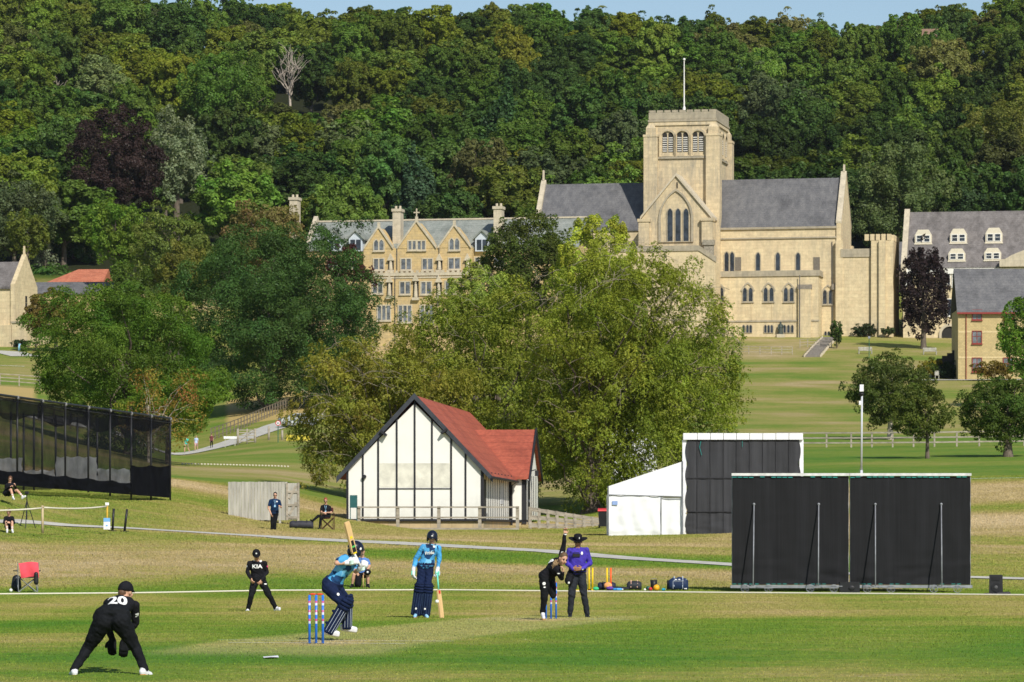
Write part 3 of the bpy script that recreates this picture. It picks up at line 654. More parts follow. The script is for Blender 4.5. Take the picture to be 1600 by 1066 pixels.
# central mass of two spreading trees
OL = (.118, .150, .030)
twig_m = plain('twig_bark', (.27, .23, .17), .9, .3, 3)
def twigs(root, W, Ht, zb, xo, n, seed, D):
    """thin pale shoots showing at the surface of the crown"""
    rng = random.Random(seed); mb = MB()
    for _ in range(n):
        a = rng.uniform(-1, 1); z = rng.uniform(-.8, .95); q = (1-z*z)**.5; x = q*math.sin(a*1.5); y = -q*math.cos(a*1.5)
        p = Vector((xo+x*W*.47, y*D*.47, zb+Ht*(.5+.48*z))); L_ = rng.uniform(.8, 2.6); dr = Vector((rng.uniform(-1, 1), -.25, rng.uniform(-.5, .7))).normalized()
        P = branch(mb, p-dr*L_*.5, p+dr*L_*.5, .017, .005, rng, 4, .05, 5, .05)
        for k in (2, 3, 4): branch(mb, P[k], P[k]+(dr+Vector((rng.uniform(-.8, .8), -.2, rng.uniform(-.8, .4)))).normalized()*L_*.3, .008, .004, rng, 3, 0, 3)
    tag(mb.build('branches', twig_m, root), kind='stuff')
OL = (.225, .268, .034)
r_, c_, t_ = tree('central_tree', 'huge spreading olive-green tree with drooping sprays behind the timbered pavilion', 822, 1156, 388, 226, OL, 1.75, 3.0, 'round', seed=60, ybot=796, nlobes=170, lobe=.12, ragged=.09, trunkpx=925, r=.5, droop=.8, spray=6, huevar=.007, nl=36, depth=.85, full=.5, grow=1.02, inner_f=.4, lr=.16)
twigs(r_, 12, 15.0, .8, 2.3, 70, 5, 9.7)
r_, c_, t_ = tree('spreading_tree', 'olive-green spreading tree filling the gap between the autumn-tinted tree and the huge central tree', 585, 965, 448, 240, (.222, .258, .036), 1.8, 2.8, 'round', seed=64, ybot=785, nlobes=120, lobe=.13, ragged=.13, trunkpx=780, r=.4, droop=.8, spray=6, huevar=.008, nl=30, depth=.6, full=.6, grow=1.04, inner_f=.3, lr=.2)
twigs(r_, 14.4, 13.8, .8, .8, 70, 6, 8.6)
r_, c_, t_ = tree('autumn_spreading_tree', 'wide spreading tree with reddish-brown tinted leaves left of the central tree', 462, 735, 512, 234, (.265, .262, .042), 1.8, 2.8, 'round', seed=61, ybot=775, nlobes=100, lobe=.14, ragged=.2, trunkpx=612, r=.35, droop=.8, spray=6, huevar=.016, nl=26, depth=.7, full=.5, grow=1.04, inner_f=.3, lr=.2)
twigs(r_, 8.8, 9.5, .8, -1.4, 50, 7, 7.8)
# lawn trees on the right
tree('lawn_tree', 'larger dark green lawn tree with a pale leaning trunk behind the rail fence', 1323, 1455, 557, 318, (.085, .115, .024), 1.9, 3.2, seed=62, ybot=662, nlobes=60, grow=1.0, trunkpx=1391, mat=pale_bark, r=.22)
tree('lawn_tree', 'smaller lawn tree in front of the rail fence with a slim dark trunk', 1385, 1490, 598, 262, (.105, .135, .026), 1.9, 3.0, seed=63, ybot=686, nlobes=55, grow=1.0, trunkpx=1449, r=.12)
tree('lawn_tree', 'round dark green lawn tree below the brick house', 1493, 1640, 588, 264, (.080, .125, .022), 1.9, 3.2, seed=64, ybot=690, nlobes=65, grow=1.0, trunkpx=1575, r=.28)
tree('garden_tree', 'bright green leafy tree at the right edge in front of the brick house', 1563, 1660, 452, 400, (.13, .23, .025), 2.2, 3.0, seed=65, ybot=600, nlobes=45, r=.2)
def shrub(label, px0, px1, y0, y1, d, col, seed, name='shrub', cat='shrub', group=None):
    x0, x1 = PX(px0, d), PX(px1, d); W = x1-x0; Ht = PZ(y0, d)-PZ(y1, d); leaf = 2.1*d/(F*.64)
    me, lob = crown_mesh('shrub_leaves', W, min(W, 3.0), Ht, leaf, int(min(60000, 5.5*W*Ht/(leaf*leaf*.5)))+300, seed, 16, 'round', 0, .34, .2)
    gz = ground((x0+x1)/2, d); root = empty(name, ((x0+x1)/2, d, gz)); tag(root, label, cat, group)
    c = bpy.data.objects.new('leaves', me); COL.objects.link(c); c.parent = root; c.location = (0, 0, max(PZ(y1, d)-gz, -.2)); c.color = (*col, 1)
    mb = MB(); rng = random.Random(seed)
    for l in list(lob)[:7]: branch(mb, (0, 0, 0), Vector(l)+Vector(c.location), .03, .01, rng, 5)
    mb.build('stem', bark, root); return root
shrub('orange-green rounded bush against the brick house wall', 1518, 1580, 564, 593, 464, (.15, .11, .02), 71)
shrub('yellow-leaved bush in the shade left of the brick house', 1440, 1478, 560, 588, 476, (.20, .18, .02), 72)
shrub('dark laurel bush beside the seat left of the brick house', 1462, 1500, 566, 592, 474, (.03, .05, .02), 73)
shrub('upright green hedge at the top of the steps', 1297, 1318, 503, 535, 560, (.06, .10, .02), 74, 'hedge', 'hedge')
shrub('low dark bush below the stair turret wall', 1330, 1372, 506, 524, 592, (.035, .05, .02), 75)
shrub('small green bush under the corner turret', 1376, 1400, 512, 524, 590, (.05, .07, .025), 76)
shrub('small dark bush at the foot of the left chapel', 18, 46, 530, 541, 555, (.035, .06, .02), 77)
# bare dead tree on the hill
def dead_tree(label, px, d, h, seed, spread=.5, n=16, r=.3):
    rng = random.Random(seed); mb = MB(); g = ground(PX(px, d), d)
    root = empty('dead_tree', (PX(px, d), d, g)); tag(root, label, 'tree')
    tp = [Vector((0, 0, -.5)), Vector((.2, 0, h*.35)), Vector((0, 0, h*.55))]
    mb.tube(tp, [r, r*.8, r*.6], 8); mb.build('trunk', pale_bark, root, True); mb = MB()
    for i in range(n):
        a = rng.uniform(-1, 1); e = Vector((a*h*spread, rng.uniform(-.2, .2)*h, h*(1-.35*abs(a))*rng.uniform(.9, 1)))
        s = tp[1].lerp(tp[2], rng.uniform(.2, 1)); P = branch(mb, s, e, r*.32, .04, rng, 5, 0, 6, .05)
        for q in range(4):
            o = P[rng.randint(2, 5)]; branch(mb, o, o+Vector((rng.uniform(-1, 1)*h*.14, 0, h*rng.uniform(.06, .2))), .07, .02, rng, 4, 0, 3)
    mb.build('branches', pale_bark, root, True); return root
for lab, px, d, yt, sd in (('bare dead tree with pale branches on the upper left hillside', 452, 868, 72, 81), ('thin bare dead tree on the far left of the hillside', 85, 850, 110, 82)):
    g = ground(PX(px, d), d); dead_tree(lab, px, d, PZ(yt, d)-g, sd, .26 if sd == 81 else .14, 12 if sd == 81 else 7, .34)
# ------------------------------------------------------------------ buildings
cream = stone('cream_stone', (.74, .61, .38), (.66, .53, .33), .12, (.33, .29, .21), .5, .5)
tower_st = stone('tower_stone', (.70, .57, .36), (.59, .48, .31), .16, (.27, .25, .20), .95, .5)
gold = stone('golden_stone', (.66, .48, .22), (.56, .42, .22), .3, (.36, .30, .20), .45, .35)
brick = stone('buff_brick', (.60, .47, .23), (.50, .40, .20), .4, (.45, .33, .15), .3, .18)
trim = stone('stone_trim', (.46, .40, .29), (.40, .35, .26), .5, (.22, .20, .16), .7, .6)
coping = stone('pale_coping', (.62, .54, .40), (.56, .49, .37), .5, (.3, .27, .2), .5, .8)
leadroof = slate('lead_slate', (.105, .105, .112), (.175, .172, .172))
greenslate = slate('green_slate', (.20, .225, .20), (.30, .315, .285))
dormslate = slate('stone_slate', (.125, .112, .105), (.225, .205, .195))
dkglass = glassy('dark_glass', (.022, .028, .04))
skyglass = glassy('pale_window_glass', (.12, .13, .145), .1)
white = plain('white_frame', (.78, .76, .70), .6, .06)
redpaint = plain('red_frame', (.24, .04, .03), .5, .12)
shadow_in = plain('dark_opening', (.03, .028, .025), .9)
def arch(w, h, pointed=True, n=7, x=0, z=0):
    """outline of an arched opening: width w, total height h, base centre at (x, z)"""
    hw = w/2; pts = [(x-hw, z), (x+hw, z)]
    if pointed:
        r = w*1.05; hh = math.sqrt(r*r-(r-hw)**2); zs = z+h-hh
        for i in range(n+1):
            t = math.acos((r-hw)/r)*i/n; pts.append((x+hw-r+r*math.cos(t), zs+r*math.sin(t)))
        for i in range(n-1, -1, -1):
            t = math.acos((r-hw)/r)*i/n; pts.append((x-hw+r-r*math.cos(t), zs+r*math.sin(t)))
    else:
        zs = z+h-hw
        for i in range(2*n+1):
            t = math.pi*i/(2*n); pts.append((x+hw*math.cos(t), zs+hw*math.sin(t)))
    return pts
def win(parent, fr, px, y0, y1, w, v, kind='lancet', lights=1, gap=.25, mat=None, gl=None, name='window', fw=.18, hood=False, sill=True):
    """a window (surround mesh) with its pane as a child; px centre column, y0 top, y1 bottom rows"""
    u, z1 = fr.L(px, y0, v); z0 = fr.zz(y1, px, v); mb = MB(); h = z1-z0; mat = mat or trim; gl = gl or dkglass
    tot = lights*w+(lights-1)*gap; g = MB()
    for i in range(lights):
        x = u-tot/2+w/2+i*(w+gap)
        if kind == 'rect':
            o = [(x-w/2-fw, z0-fw), (x+w/2+fw, z0-fw), (x+w/2+fw, z1+fw), (x-w/2-fw, z1+fw)]; q = [(x-w/2, z0), (x+w/2, z0), (x+w/2, z1), (x-w/2, z1)]
        else:
            q = arch(w, h, kind == 'lancet', x=x, z=z0); cx = x; cz = (z0+z1)/2
            o = [(cx+(a-cx)*(1+2*fw/w), cz+(b-cz)*(1+2*fw/h)) for a, b in q]
        mb.ring(o, q, v-.10-.003*i, v+.04); g.extr(q, v-.03, v+.02)
        if kind == 'rect' and w > .7:
            mb.bb(x-.035, x+.035, v-.075, v-.031, z0, z1); mb.bb(x-w/2, x+w/2, v-.07, v-.032, (z0+z1)/2+.1-.03, (z0+z1)/2+.1+.03)
    if sill: mb.bb(u-tot/2-fw-.06, u+tot/2+fw+.06, v-.2, v+.03, z0-fw-.12, z0-fw-.004)
    if hood:
        q = arch(tot+.5, h+.55, True, x=u, z=z0+.0*h); o = [(u+(a-u)*(1+.36/(tot+.5)), z0+(b-z0)*(1+.2/h)) for a, b in q]
        m2 = [i for i in range(len(q)) if q[i][1] > z0+h*.62]
        oo = [o[i] for i in m2]; qq = [q[i] for i in m2]; n = len(oo)
        mb.add([(x, v-.13, z) for x, z in oo]+[(x, v-.13, z) for x, z in qq]+[(x, v+.02, z) for x, z in oo]+[(x, v+.02, z) for x, z in qq],
               sum([[(i, i+1, n+i+1, n+i), (i+1, i, 2*n+i, 2*n+i+1), (n+i, n+i+1, 3*n+i+1, 3*n+i)] for i in range(n-1)], []))
    W_ = mb.build(name, mat, parent); g.build('pane', gl, W_); return W_
def block(parent, name, mat, u0, u1, v0, v1, z0, z1): return MB().bb(u0, u1, v0, v1, z0, z1).build(name, mat, parent)
def gable_roof(parent, u0, u1, v0, v1, ze, zr, mat, name='roof', over=.25, th=.22):
    vm = (v0+v1)/2; s = (zr-ze)/(vm-v0)
    p = [(v0-over, ze-over*s), (vm, zr), (v1+over, ze-over*s), (v1+over, ze-over*s-th), (vm, zr-th*1.3), (v0-over, ze-over*s-th)]
    return MB().extx(p, u0, u1).build(name, mat, parent)
# ---- abbey church
A = Fr(1003, 600, 12.0); ab = A.empty('abbey_church'); tag(ab, 'cream stone abbey church with square central tower and grey slate roofs', 'church')
zb = -3.0
def U(px, v=0): return A.u(px, v)
def Zp(py, px, v=0): return A.zz(py, px, v)
# tower
tu1 = U(1127); TD = 14.0; zt = Zp(171, 1065); t0, t1 = .25, tu1-.25
mb = MB(); mb.bb(t0+.8, t1-.8, .8, TD-.8, zb, Zp(195, 1065)-.01)
zc = Zp(195, 1065); zp = zt
mb.hexa([(t0+.6, .6, zc), (t1-.6, .6, zc), (t1-.6, TD-.6, zc), (t0+.6, TD-.6, zc), (t0+.75, .75, zp-1.2), (t1-.75, .75, zp-1.2), (t1-.75, TD-.75, zp-1.2), (t0+.75, TD-.75, zp-1.2)])
mb.build('tower', tower_st, ab)
mb = MB(); mb.bb(t0+.55, t1-.55, .55, TD-.55, zp-1.75, zp-1.45); mb.bb(t0+.68, t1-.68, .68, TD-.68, zp-1.4, zp-.35)
n = 9
for i in range(n):
    for (a, b) in ((t0+.68, t1-.68),):
        uu = a+(b-a)*(i+.5)/n; hw = (b-a)/n*.40
        mb.bb(uu-hw, uu+hw, .66, 1.1, zp-.34, zp); mb.bb(uu-hw, uu+hw, TD-1.1, TD-.66, zp-.34, zp)
    vv = .68+(TD-1.36)*(i+.5)/n; hw = (TD-1.36)/n*.40
    mb.bb(t1-1.1, t1-.66, vv-hw, vv+hw, zp-.345, zp-.005); mb.bb(t0+.66, t0+1.1, vv-hw, vv+hw, zp-.345, zp-.005)
mb.build('parapet', trim, ab)
bw = 2.1
for (a, b, c, d_) in ((t0, t0+bw, 0, bw), (t1-bw, t1, 0, bw), (t1-bw, t1, TD-bw, TD), (t0, t0+bw, TD-bw, TD)):
    m2 = MB(); z1 = Zp(214, 1015); z2 = Zp(200, 1015)
    m2.bb(a, b, c, d_, zb, z1); m2.bb(a-.08, b+.08, c-.08, d_+.08, z1+.003, z1+.35)
    m2.bb(a+.3, b-.3, c+.3, d_-.3, z1+.353, z2); m2.hexa([(a+.3, c+.3, z2+.003), (b-.3, c+.3, z2+.003), (b-.3, d_-.3, z2+.003), (a+.3, d_-.3, z2+.003), (a+.75, c+.75, z2+.8), (b-.75, c+.75, z2+.8), (b-.75, d_-.75, z2+.8), (a+.75, d_-.75, z2+.8)])
    m2.build('buttress', tower_st, ab)
mb = MB(); zs = Zp(246, 1065, .8); mb.bb(t0+bw, t1-bw, .55, .82, zs-.2, zs+.1); mb.bb(t1-.82, t1-.55, bw, TD-bw, zs-.2, zs+.1)
zs2 = Zp(182, 1065, .8); mb.build('string_course', trim, ab)
louv = plain('louvre_slats', (.62, .60, .55), .7)
def belfry(pos, side=False):
    mb = MB(); h = Zp(205, 1065, .8)-Zp(243, 1065, .8); z0 = Zp(243, 1065, .8); w_ = 2.0
    q = arch(w_, h, False, 8, x=0, z=z0); o = arch(w_+.6, h+.45, False, 8, x=0, z=z0-.15); mb.ring(o, q, -.28, .02)
    f = mb.cm; g2 = MB(); g2.extr(q, -.02, .0)
    for i in (-1, 1):
        g2.extr(arch(.72, h*.82, False, 6, x=i*.46, z=z0+.5), -.045, -.022)
    sl = MB()
    for i in (-1, 1):
        for k in range(7): sl.bb(i*.46-.32, i*.46+.32, -.14, -.05, z0+.62+k*.33, z0+.77+k*.33)
    W_ = mb.build('belfry_opening', tower_st, ab); G_ = MB(); G_.v = g2.v; G_.f = g2.f; G_.m = [0]*len(arch(w_, h, False, 8))+[0]*2+[1]*(len(g2.f)-len(arch(w_, h, False, 8))-2)
    gg = G_.build('recess', [tower_st, shadow_in], W_); sl.build('louvres', louv, W_)
    if side: W_.location = (t1-.8, pos, 0); W_.rotation_euler = (0, 0, math.radians(90))
    else: W_.location = (pos, .8, 0)
for px in (1043.5, 1066.5, 1091): belfry(U(px, .8))
for f_ in (.28, .5, .72): belfry(TD*f_, True)
mb = MB(); ux = U(1069, 5); fz = A.zz(93, 1069, 5); mb.tube([(ux, 5, zp-1.0), (ux, 5, fz)], [.12, .07], 8); mb.ell((ux, 5, fz), (.2, .2, .2)); mb.tube([(ux, 5, zp-1), (ux, 5, zp+.9)], [.35, .2], 8); mb.build('flagpole', plain('pole_white', (.8, .79, .74), .5, .05), ab)
MB().add([(t0+1, 1, zp-.9), (t1-1, 1, zp-.9), (t1-1, TD-1, zp-.9), (t0+1, TD-1, zp-.9)], [(0, 1, 2, 3)]).build('tower_roof', leadroof, ab)
# choir (right) and nave (left)
vn0, vn1 = 1.0, 12.6
ue = U(1313, 1.0); ze = Zp(352, 1220, vn0); zr = Zp(279.5, 1225, (vn0+vn1)/2)
block(ab, 'choir_wall', cream, tu1-1, ue, vn0, vn1, zb, ze-.02)
gable_roof(ab, tu1-1.2, ue-.55, vn0, vn1, ze, zr, leadroof)
vm = (vn0+vn1)/2; mb = MB(); mb.extx([(vn0-.3, zb), (vn1+.3, zb), (vn1+.3, ze+.2), (vm, zr+.7), (vn0-.3, ze+.2)], ue-.55, ue+.15)
mb.bb(ue-.6, ue+.5, vn0-.9, vn0+.9, zb, ze-2.5); mb.bb(ue-.6, ue+.5, vn1-.9, vn1+.9, zb, ze-2.5)
mb.build('choir_gable', cream, ab)
mb = MB()
for s_ in (-1, 1):
    e = vn0-.35 if s_ < 0 else vn1+.35
    mb.extx([(e, ze+.15), (vm, zr+.65), (vm, zr+1.0), (e, ze+.5)], ue-.62, ue+.22)
mb.extx([(vm-.2, zr+.9), (vm+.2, zr+.9), (vm, zr+2.0)], ue-.3, ue); mb.build('gable_coping', coping, ab)
mb = MB()
for yy, hh_ in ((356.5, .32), (372, .22)): z = Zp(yy, 1220, vn0); mb.bb(tu1-.9, ue-.5, vn0-.22-.05*(hh_ > .3), vn0+.05, z-hh_/2, z+hh_/2)
mb.build('cornice', trim, ab)
for px in (1135.5, 1144): win(ab, A, px, 394, 424, .62, vn0, 'lancet', fw=.14)
for px in (1184.5, 1215.5, 1247): win(ab, A, px, 395, 423, .62, vn0, 'lancet', fw=.14, hood=False)
mb = MB()
for px in (1153, 1276): u, z = A.L(px, 402, vn0); mb.bb(u-.5, u+.5, vn0-.05, vn0+.05, A.zz(423, px, vn0), z)
mb.build('dark_panel', plain('dark_stone', (.17, .15, .12), .9), ab)  # two flat panels darker than the choir wall, beside its upper windows
# aisle
va = -3.2; ua0, ua1 = U(1100, va), U(1262, va); za = Zp(427, 1190, va)
block(ab, 'aisle_wall', cream, ua0, ua1+1.6, va, vn0+.02, zb, za-.5)
mb = MB(); mb.bb(ua0, ua1+1.8, va-.18, va+.35, za-.497, za+.35); mb.bb(ua1+1.45, ua1+1.8, va+.353, vn0-.02, za-.497, za+.35); zz_ = Zp(502, 1190, va); mb.bb(ua0-.1, ua1+1.75, va-.12, va+.05, zz_-.13, zz_+.13); mb.build('aisle_parapet', trim, ab)
for px in (1123, 1168.5, 1201, 1232.5): win(ab, A, px, 449.5, 471, .58, va, 'lancet', 2, .3, fw=.12, hood=True, gl=dkglass)
win(ab, A, 1293.5, 453, 475, .58, vn0, 'lancet', 2, .3, fw=.12, hood=True)
for pxs in ((1162, 1168, 1173), (1196, 1201, 1206), (1226, 1232, 1238)):
    for px in pxs: win(ab, A, px, 508, 520, .34, va, 'lancet', fw=.08, sill=False)
for px in (1290, 1295): win(ab, A, px, 518, 525, .34, vn0, 'lancet', fw=.08, sill=False)
mb = MB()
for px in (1130, 1174.5, 1206.5, 1239): u = U(px, va); MB().bb(u-.06, u+.06, va-.07, va+.03, A.zz(500, px, va), A.zz(472, px, va)).build('wall_rib', cream, ab)
for px in (1256, 1272): pass
ub = U(1248, va); mb = MB(); mb.bb(ub, ub+1.9, va-.5, va+.03, zb, A.zz(452, 1255, va)); mb.build('pilaster', cream, ab)
mb = MB(); mb.bb(ub-.1, ub+2.0, va-.55, va+.02, A.zz(452, 1255, va)+.003, A.zz(445, 1255, va)); mb.bb(U(1300, vn0), U(1311, vn0), vn0-.5, vn0+.02, A.zz(453, 1305, vn0), A.zz(444, 1305, vn0)); mb.build('weathering_cap', plain('sooty_stone', (.24, .21, .17), .9, .3), ab)
mb = MB(); 
for px, v_ in ((1249.5, va-.57), (1300, vn0-.1)): u = U(px, v_); mb.tube([(u, v_, zb+.5), (u, v_, A.zz(430 if v_ < 0 else 378, px, v_))], .07, 6)
mb.build('downpipe', plain('lead_pipe', (.12, .115, .11), .6), ab)
# stair block and turret at right
us0, us1 = ue+.16, U(1366, vn0)
block(ab, 'stair_block', cream, us0, us1, .2, 9.5, zb, Zp(402, 1330, .2))
mb = MB(); zc_ = Zp(402, 1330, .2); mb.bb(us0, us1, 0.05, .6, zc_+.003, Zp(389, 1330, .2)); mb.build('stair_parapet', trim, ab)
uT0, uT1 = U(1350, -.4), U(1383, -.4); mb = MB(); zT = Zp(376, 1365, -.4)
mb.bb(us1-.3, uT1+1.2, -.4, 7.5, zb, zT); mb.bb(us1+.9, uT1+.1, -.9, -.38, zb, zT)
for i in range(5):
    a = uT0+.1+i*(uT1-uT0+1.0)/5; mb.bb(a, a+.62, -.45, .1, zT+.004, zT+.95)
for i in range(4): a = .8+i*1.9; mb.bb(uT1+.75, uT1+1.25, a, a+1.0, zT+.003, zT+.9)
mb.build('turret', cream, ab)
# link wing behind, dark roof (between turret and right-hand house)
block(ab, 'link_wing', cream, uT1+1.2, U(1425, 12), 12, 18, zb, Zp(420, 1400, 12)); gable_roof(ab, uT1+.2, U(1420, 12), 12, 20, Zp(420, 1400, 12)+.02, Zp(378, 1400, 16), leadroof)
# nave, left of the tower
un = U(836, vn0); ze2 = Zp(356, 960, vn0); zr2 = Zp(287, 930, vm)
block(ab, 'nave_wall', cream, un, t0+.5, vn0, vn1, zb, ze2-.02); gable_roof(ab, un+.5, t0+.6, vn0, vn1, ze2, zr2, leadroof)
MB().extx([(vn0-.4, zb), (vn1+.3, zb), (vn1+.3, ze2+.3), (vm, zr2+.7), (vn0-.4, ze2+.3)], un-.2, un+.55).extx([(vm-.2, zr2+.6), (vm+.2, zr2+.6), (vm, zr2+2.2)], un, un+.3).build('nave_gable', coping, ab)
# transept
vt = -5.0; ut0, ut1 = U(1000, vt), U(1113, vt); uc = (ut0+ut1)/2; zte = Zp(336, 1058, vt); ztr = Zp(275, 1058, vt)
MB().extr([(ut0+.3, zb), (ut1-.3, zb), (ut1-.3, zte-.4), (uc, ztr), (ut0+.3, zte-.4)], vt, .78).build('transept', tower_st, ab)
mb = MB()
for s_, e in ((-1, ut0+.05), (1, ut1-.05)):
    p = [(e, zte-.6), (uc, ztr-.02), (uc, ztr+.4), (e, zte-.2)]; mb.extr(p if s_ < 0 else p[::-1], vt-.3, .79)
mb.build('transept_coping', coping, ab)
for a, b in ((ut0-.1, ut0+1.5), (ut1-1.5, ut1+.1)):
    MB().bb(a, b, vt-.7, vt+1.2, zb, zte-1.0).bb(a-.15, b+.15, vt-.85, vt+1.35, zte-.997, zte-.55).build('transept_buttress', tower_st, ab)
mb = MB(); aw = 4.6; q = arch(aw, 7.6, True, 10, uc, Zp(378, 1058, vt)); o = arch(aw+.7, 8.0, True, 10, uc, Zp(378, 1058, vt)-.05); mb.ring(o, q, vt-.25, vt+.02); mb.build('great_arch', trim, ab)
for px in (1047, 1059.5, 1072): win(ab, A, px, 326, 377, .78, vt, 'lancet', fw=.12, sill=False)
mb = MB(); u, z = A.L(1058, 285, vt); mb.bb(u-.1, u+.1, vt-.04, vt+.02, z-.9, z); mb.build('slit', shadow_in, ab)
# low transept aisle with sloping parapet
zl = Zp(392, 1090, -8); mb = MB(); mb.bb(ut0-3, U(1092, -8), -8, vt+.01, zb, zl); mb.hexa([(U(1092, -8), -8, zb), (U(1118, -8), -8, zb), (U(1118, -8), va+.02, zb), (U(1092, -8), va+.02, zb), (U(1092, -8), -8, zl), (U(1118, -8), -8, zl-1.7), (U(1118, -8), va+.02, zl-1.7), (U(1092, -8), va+.02, zl)])
mb.build('porch', cream, ab)
mb = MB(); u0_, u1_ = U(1092, -8), U(1118, -8); mb.bb(ut0-3.1, u0_, -8.15, -7.7, zl+.003, zl+.8); mb.extr([(u0_+.003, zl), (u1_+.1, zl-1.7), (u1_+.1, zl-.9), (u0_+.003, zl+.8)], -8.15, -7.7); mb.build('porch_parapet', trim, ab)
mb = MB(); mb.bb(U(1101, vt-.7), U(1116, vt-.7), vt-1.4, vt-.7, zl-.5, Zp(384, 1108, vt)); mb.bb(U(1101, vt-.7)-.2, U(1116, vt-.7)+.1, vt-1.6, vt-.69, Zp(384, 1108, vt)+.003, Zp(376, 1108, vt)); mb.build('corner_block', plain('sooty_stone2', (.30, .27, .21), .9, .35), ab)
# ---- college front
B = Fr(640, 560, 12.0); cb_ = B.empty('college_building'); tag(cb_, 'golden stone college with three gables, grey-green roof and chimneys', 'building')
uL, uR = B.u(478, 1.5), B.u(905, 1.5); ze = B.zz(386, 650, 1.5); zr = B.zz(344, 650, 7.5)
block(cb_, 'wall', gold, uL, uR, 1.5, 13.5, -2, ze-.02); gable_roof(cb_, uL-.2, uR, 1.5, 13.5, ze, zr, greenslate)
mb = MB(); mb.bb(uL, uR, 7.2, 7.8, zr-.1, zr+.12); mb.build('ridge_tiles', coping, cb_)
MB().extx([(1.2, ze-.5), (13.8, ze-.5), (7.5, zr+.8)], uL-.4, uL+.2).build('end_gable', coping, cb_)
c0, c1 = B.u(568, 0), B.u(737, 0); zg = B.zz(388, 650, 0)
block(cb_, 'front_bay', gold, c0, c1, 0, 1.49, -2, zg)
block(cb_, 'lower_bay', gold, c0-.2, c1+.2, -1.2, -.001, -2, B.zz(431, 650, -1.2))
mb = MB()
zc_ = B.zz(431, 650, -1.2)
mb.bb(c0-.3, c1+.3, -1.35, -1.0, zc_+.003, zc_+.45); nn = 22
for i in range(nn):
    a = c0-.3+(c1-c0+.6)*i/nn; mb.bb(a+.08, a+(c1-c0)/nn*.62, -1.33, -1.02, zc_+.453, zc_+.75)
mb.bb(c0-.25, c1+.25, -1.3, -1.19, zc_-.35, zc_-.15); mb.build('balcony_parapet', coping, cb_)
def front_gable(pc, p0, p1, yt, cross=False):
    u0, u1, um = B.u(p0, 0), B.u(p1, 0), B.u(pc, 0); zt_ = B.zz(yt, pc, 0)
    MB().extr([(u0, zg+.003), (u1, zg+.003), (um, zt_)], -.05, 3.6).build('front_gable', gold, cb_)
    m2 = MB()
    for e in (u0, u1):
        p = [(e, zg-.1), (um, zt_-.05), (um, zt_+.35), (e, zg+.3)]; m2.extr(p if e < um else p[::-1], -.25, .2)
    m2.bb(um-.18, um+.18, -.2, .2, zt_+.1, zt_+.75)
    if cross: m2.bb(um-.08, um+.08, -.08, .08, zt_+.753, zt_+1.9); m2.bb(um-.42, um+.42, -.07, .07, zt_+1.25, zt_+1.42)
    m2.build('gable_coping', coping, cb_)
    MB().extr([(u0+.2, zg+.2), (u1-.2, zg+.2), (um, zt_-.15)], 3.61, 6.5).build('gable_roof', greenslate, cb_)
front_gable(592, 569, 614.5, 356); front_gable(651, 621, 682, 347, True); front_gable(710, 685, 736, 353)
for px, y0, y1, w_, l_, v_, kd in [(592, 375, 391, .62, 2, -.05, 'lancet'), (710, 373, 390, .62, 2, -.05, 'lancet'), (644, 377, 390, .45, 2, -.05, 'rect'), (658.5, 377, 390, .45, 2, -.05, 'rect'),
        (592, 405, 421, .62, 2, 0, 'rect'), (634.5, 405, 421, .62, 2, 0, 'rect'), (668, 405, 421, .62, 2, 0, 'rect'), (710, 404, 420, .7, 2, 0, 'rect'), (750, 403, 416, .6, 2, 1.5, 'rect'), (780, 403, 416, .6, 2, 1.5, 'rect'),
        (590, 441, 458, .62, 2, -1.2, 'rect'), (633, 441, 459, .62, 2, -1.2, 'rect'), (666, 441, 459, .62, 2, -1.2, 'rect'), (704, 440, 458, .62, 2, -1.2, 'rect'), (550, 405, 420, .6, 2, 1.5, 'rect'), (520, 405, 420, .6, 2, 1.5, 'rect'),
        (600, 478, 500, .5, 3, -1.2, 'rect'), (633, 478, 503, .5, 3, -1.2, 'rect'), (667, 478, 506, .5, 3, -1.2, 'rect')]:
    win(cb_, B, px, y0, y1, w_, v_, kd, l_, .14, gl=skyglass, fw=.16, mat=coping)
def niche(px, y0, y1, v):
    u, z1 = B.L(px, y0, v); z0 = B.zz(y1, px, v); m2 = MB(); h = z1-z0
    m2.mat(0).bb(u-.5, u+.5, v-.5, v+.02, z0-.5, z0-.1); m2.extr([(u-.5, z1-.5), (u+.5, z1-.5), (u, z1+.5)], v-.5, v+.02); m2.mat(1).extr(arch(.8, h-.2, False, x=u, z=z0-.09), v-.06, v+.02)
    n_ = m2.build('niche', [coping, shadow_in], cb_)
    s = MB(); s.rcone((u, v-.25, z0+.05), (u, v-.25, z0+h*.62), .3, .2, 8); s.ell((u, v-.25, z0+h*.75), (.15, .15, .19)); s.build('statue', coping, n_, True)
for px, y0, y1, v in ((611, 402, 421, 0), (687, 402, 421, 0), (731, 402, 420, 0), (609, 436, 462, -1.2), (650, 434, 464, -1.2), (686, 436, 463, -1.2)): niche(px, y0, y1, v)
mb = MB()
for px in (617, 683): u = B.u(px, -1.35); mb.tube([(u, -1.3, -1), (u, -1.3, zc_)], .06, 6); mb.tube([(u, -.12, zc_), (u, -.12, zg)], .06, 6)
mb.build('downpipe', MATS['lead_pipe'], cb_)
blue_white = plain('pale_painted_boards', (.55, .60, .66), .6, .08)
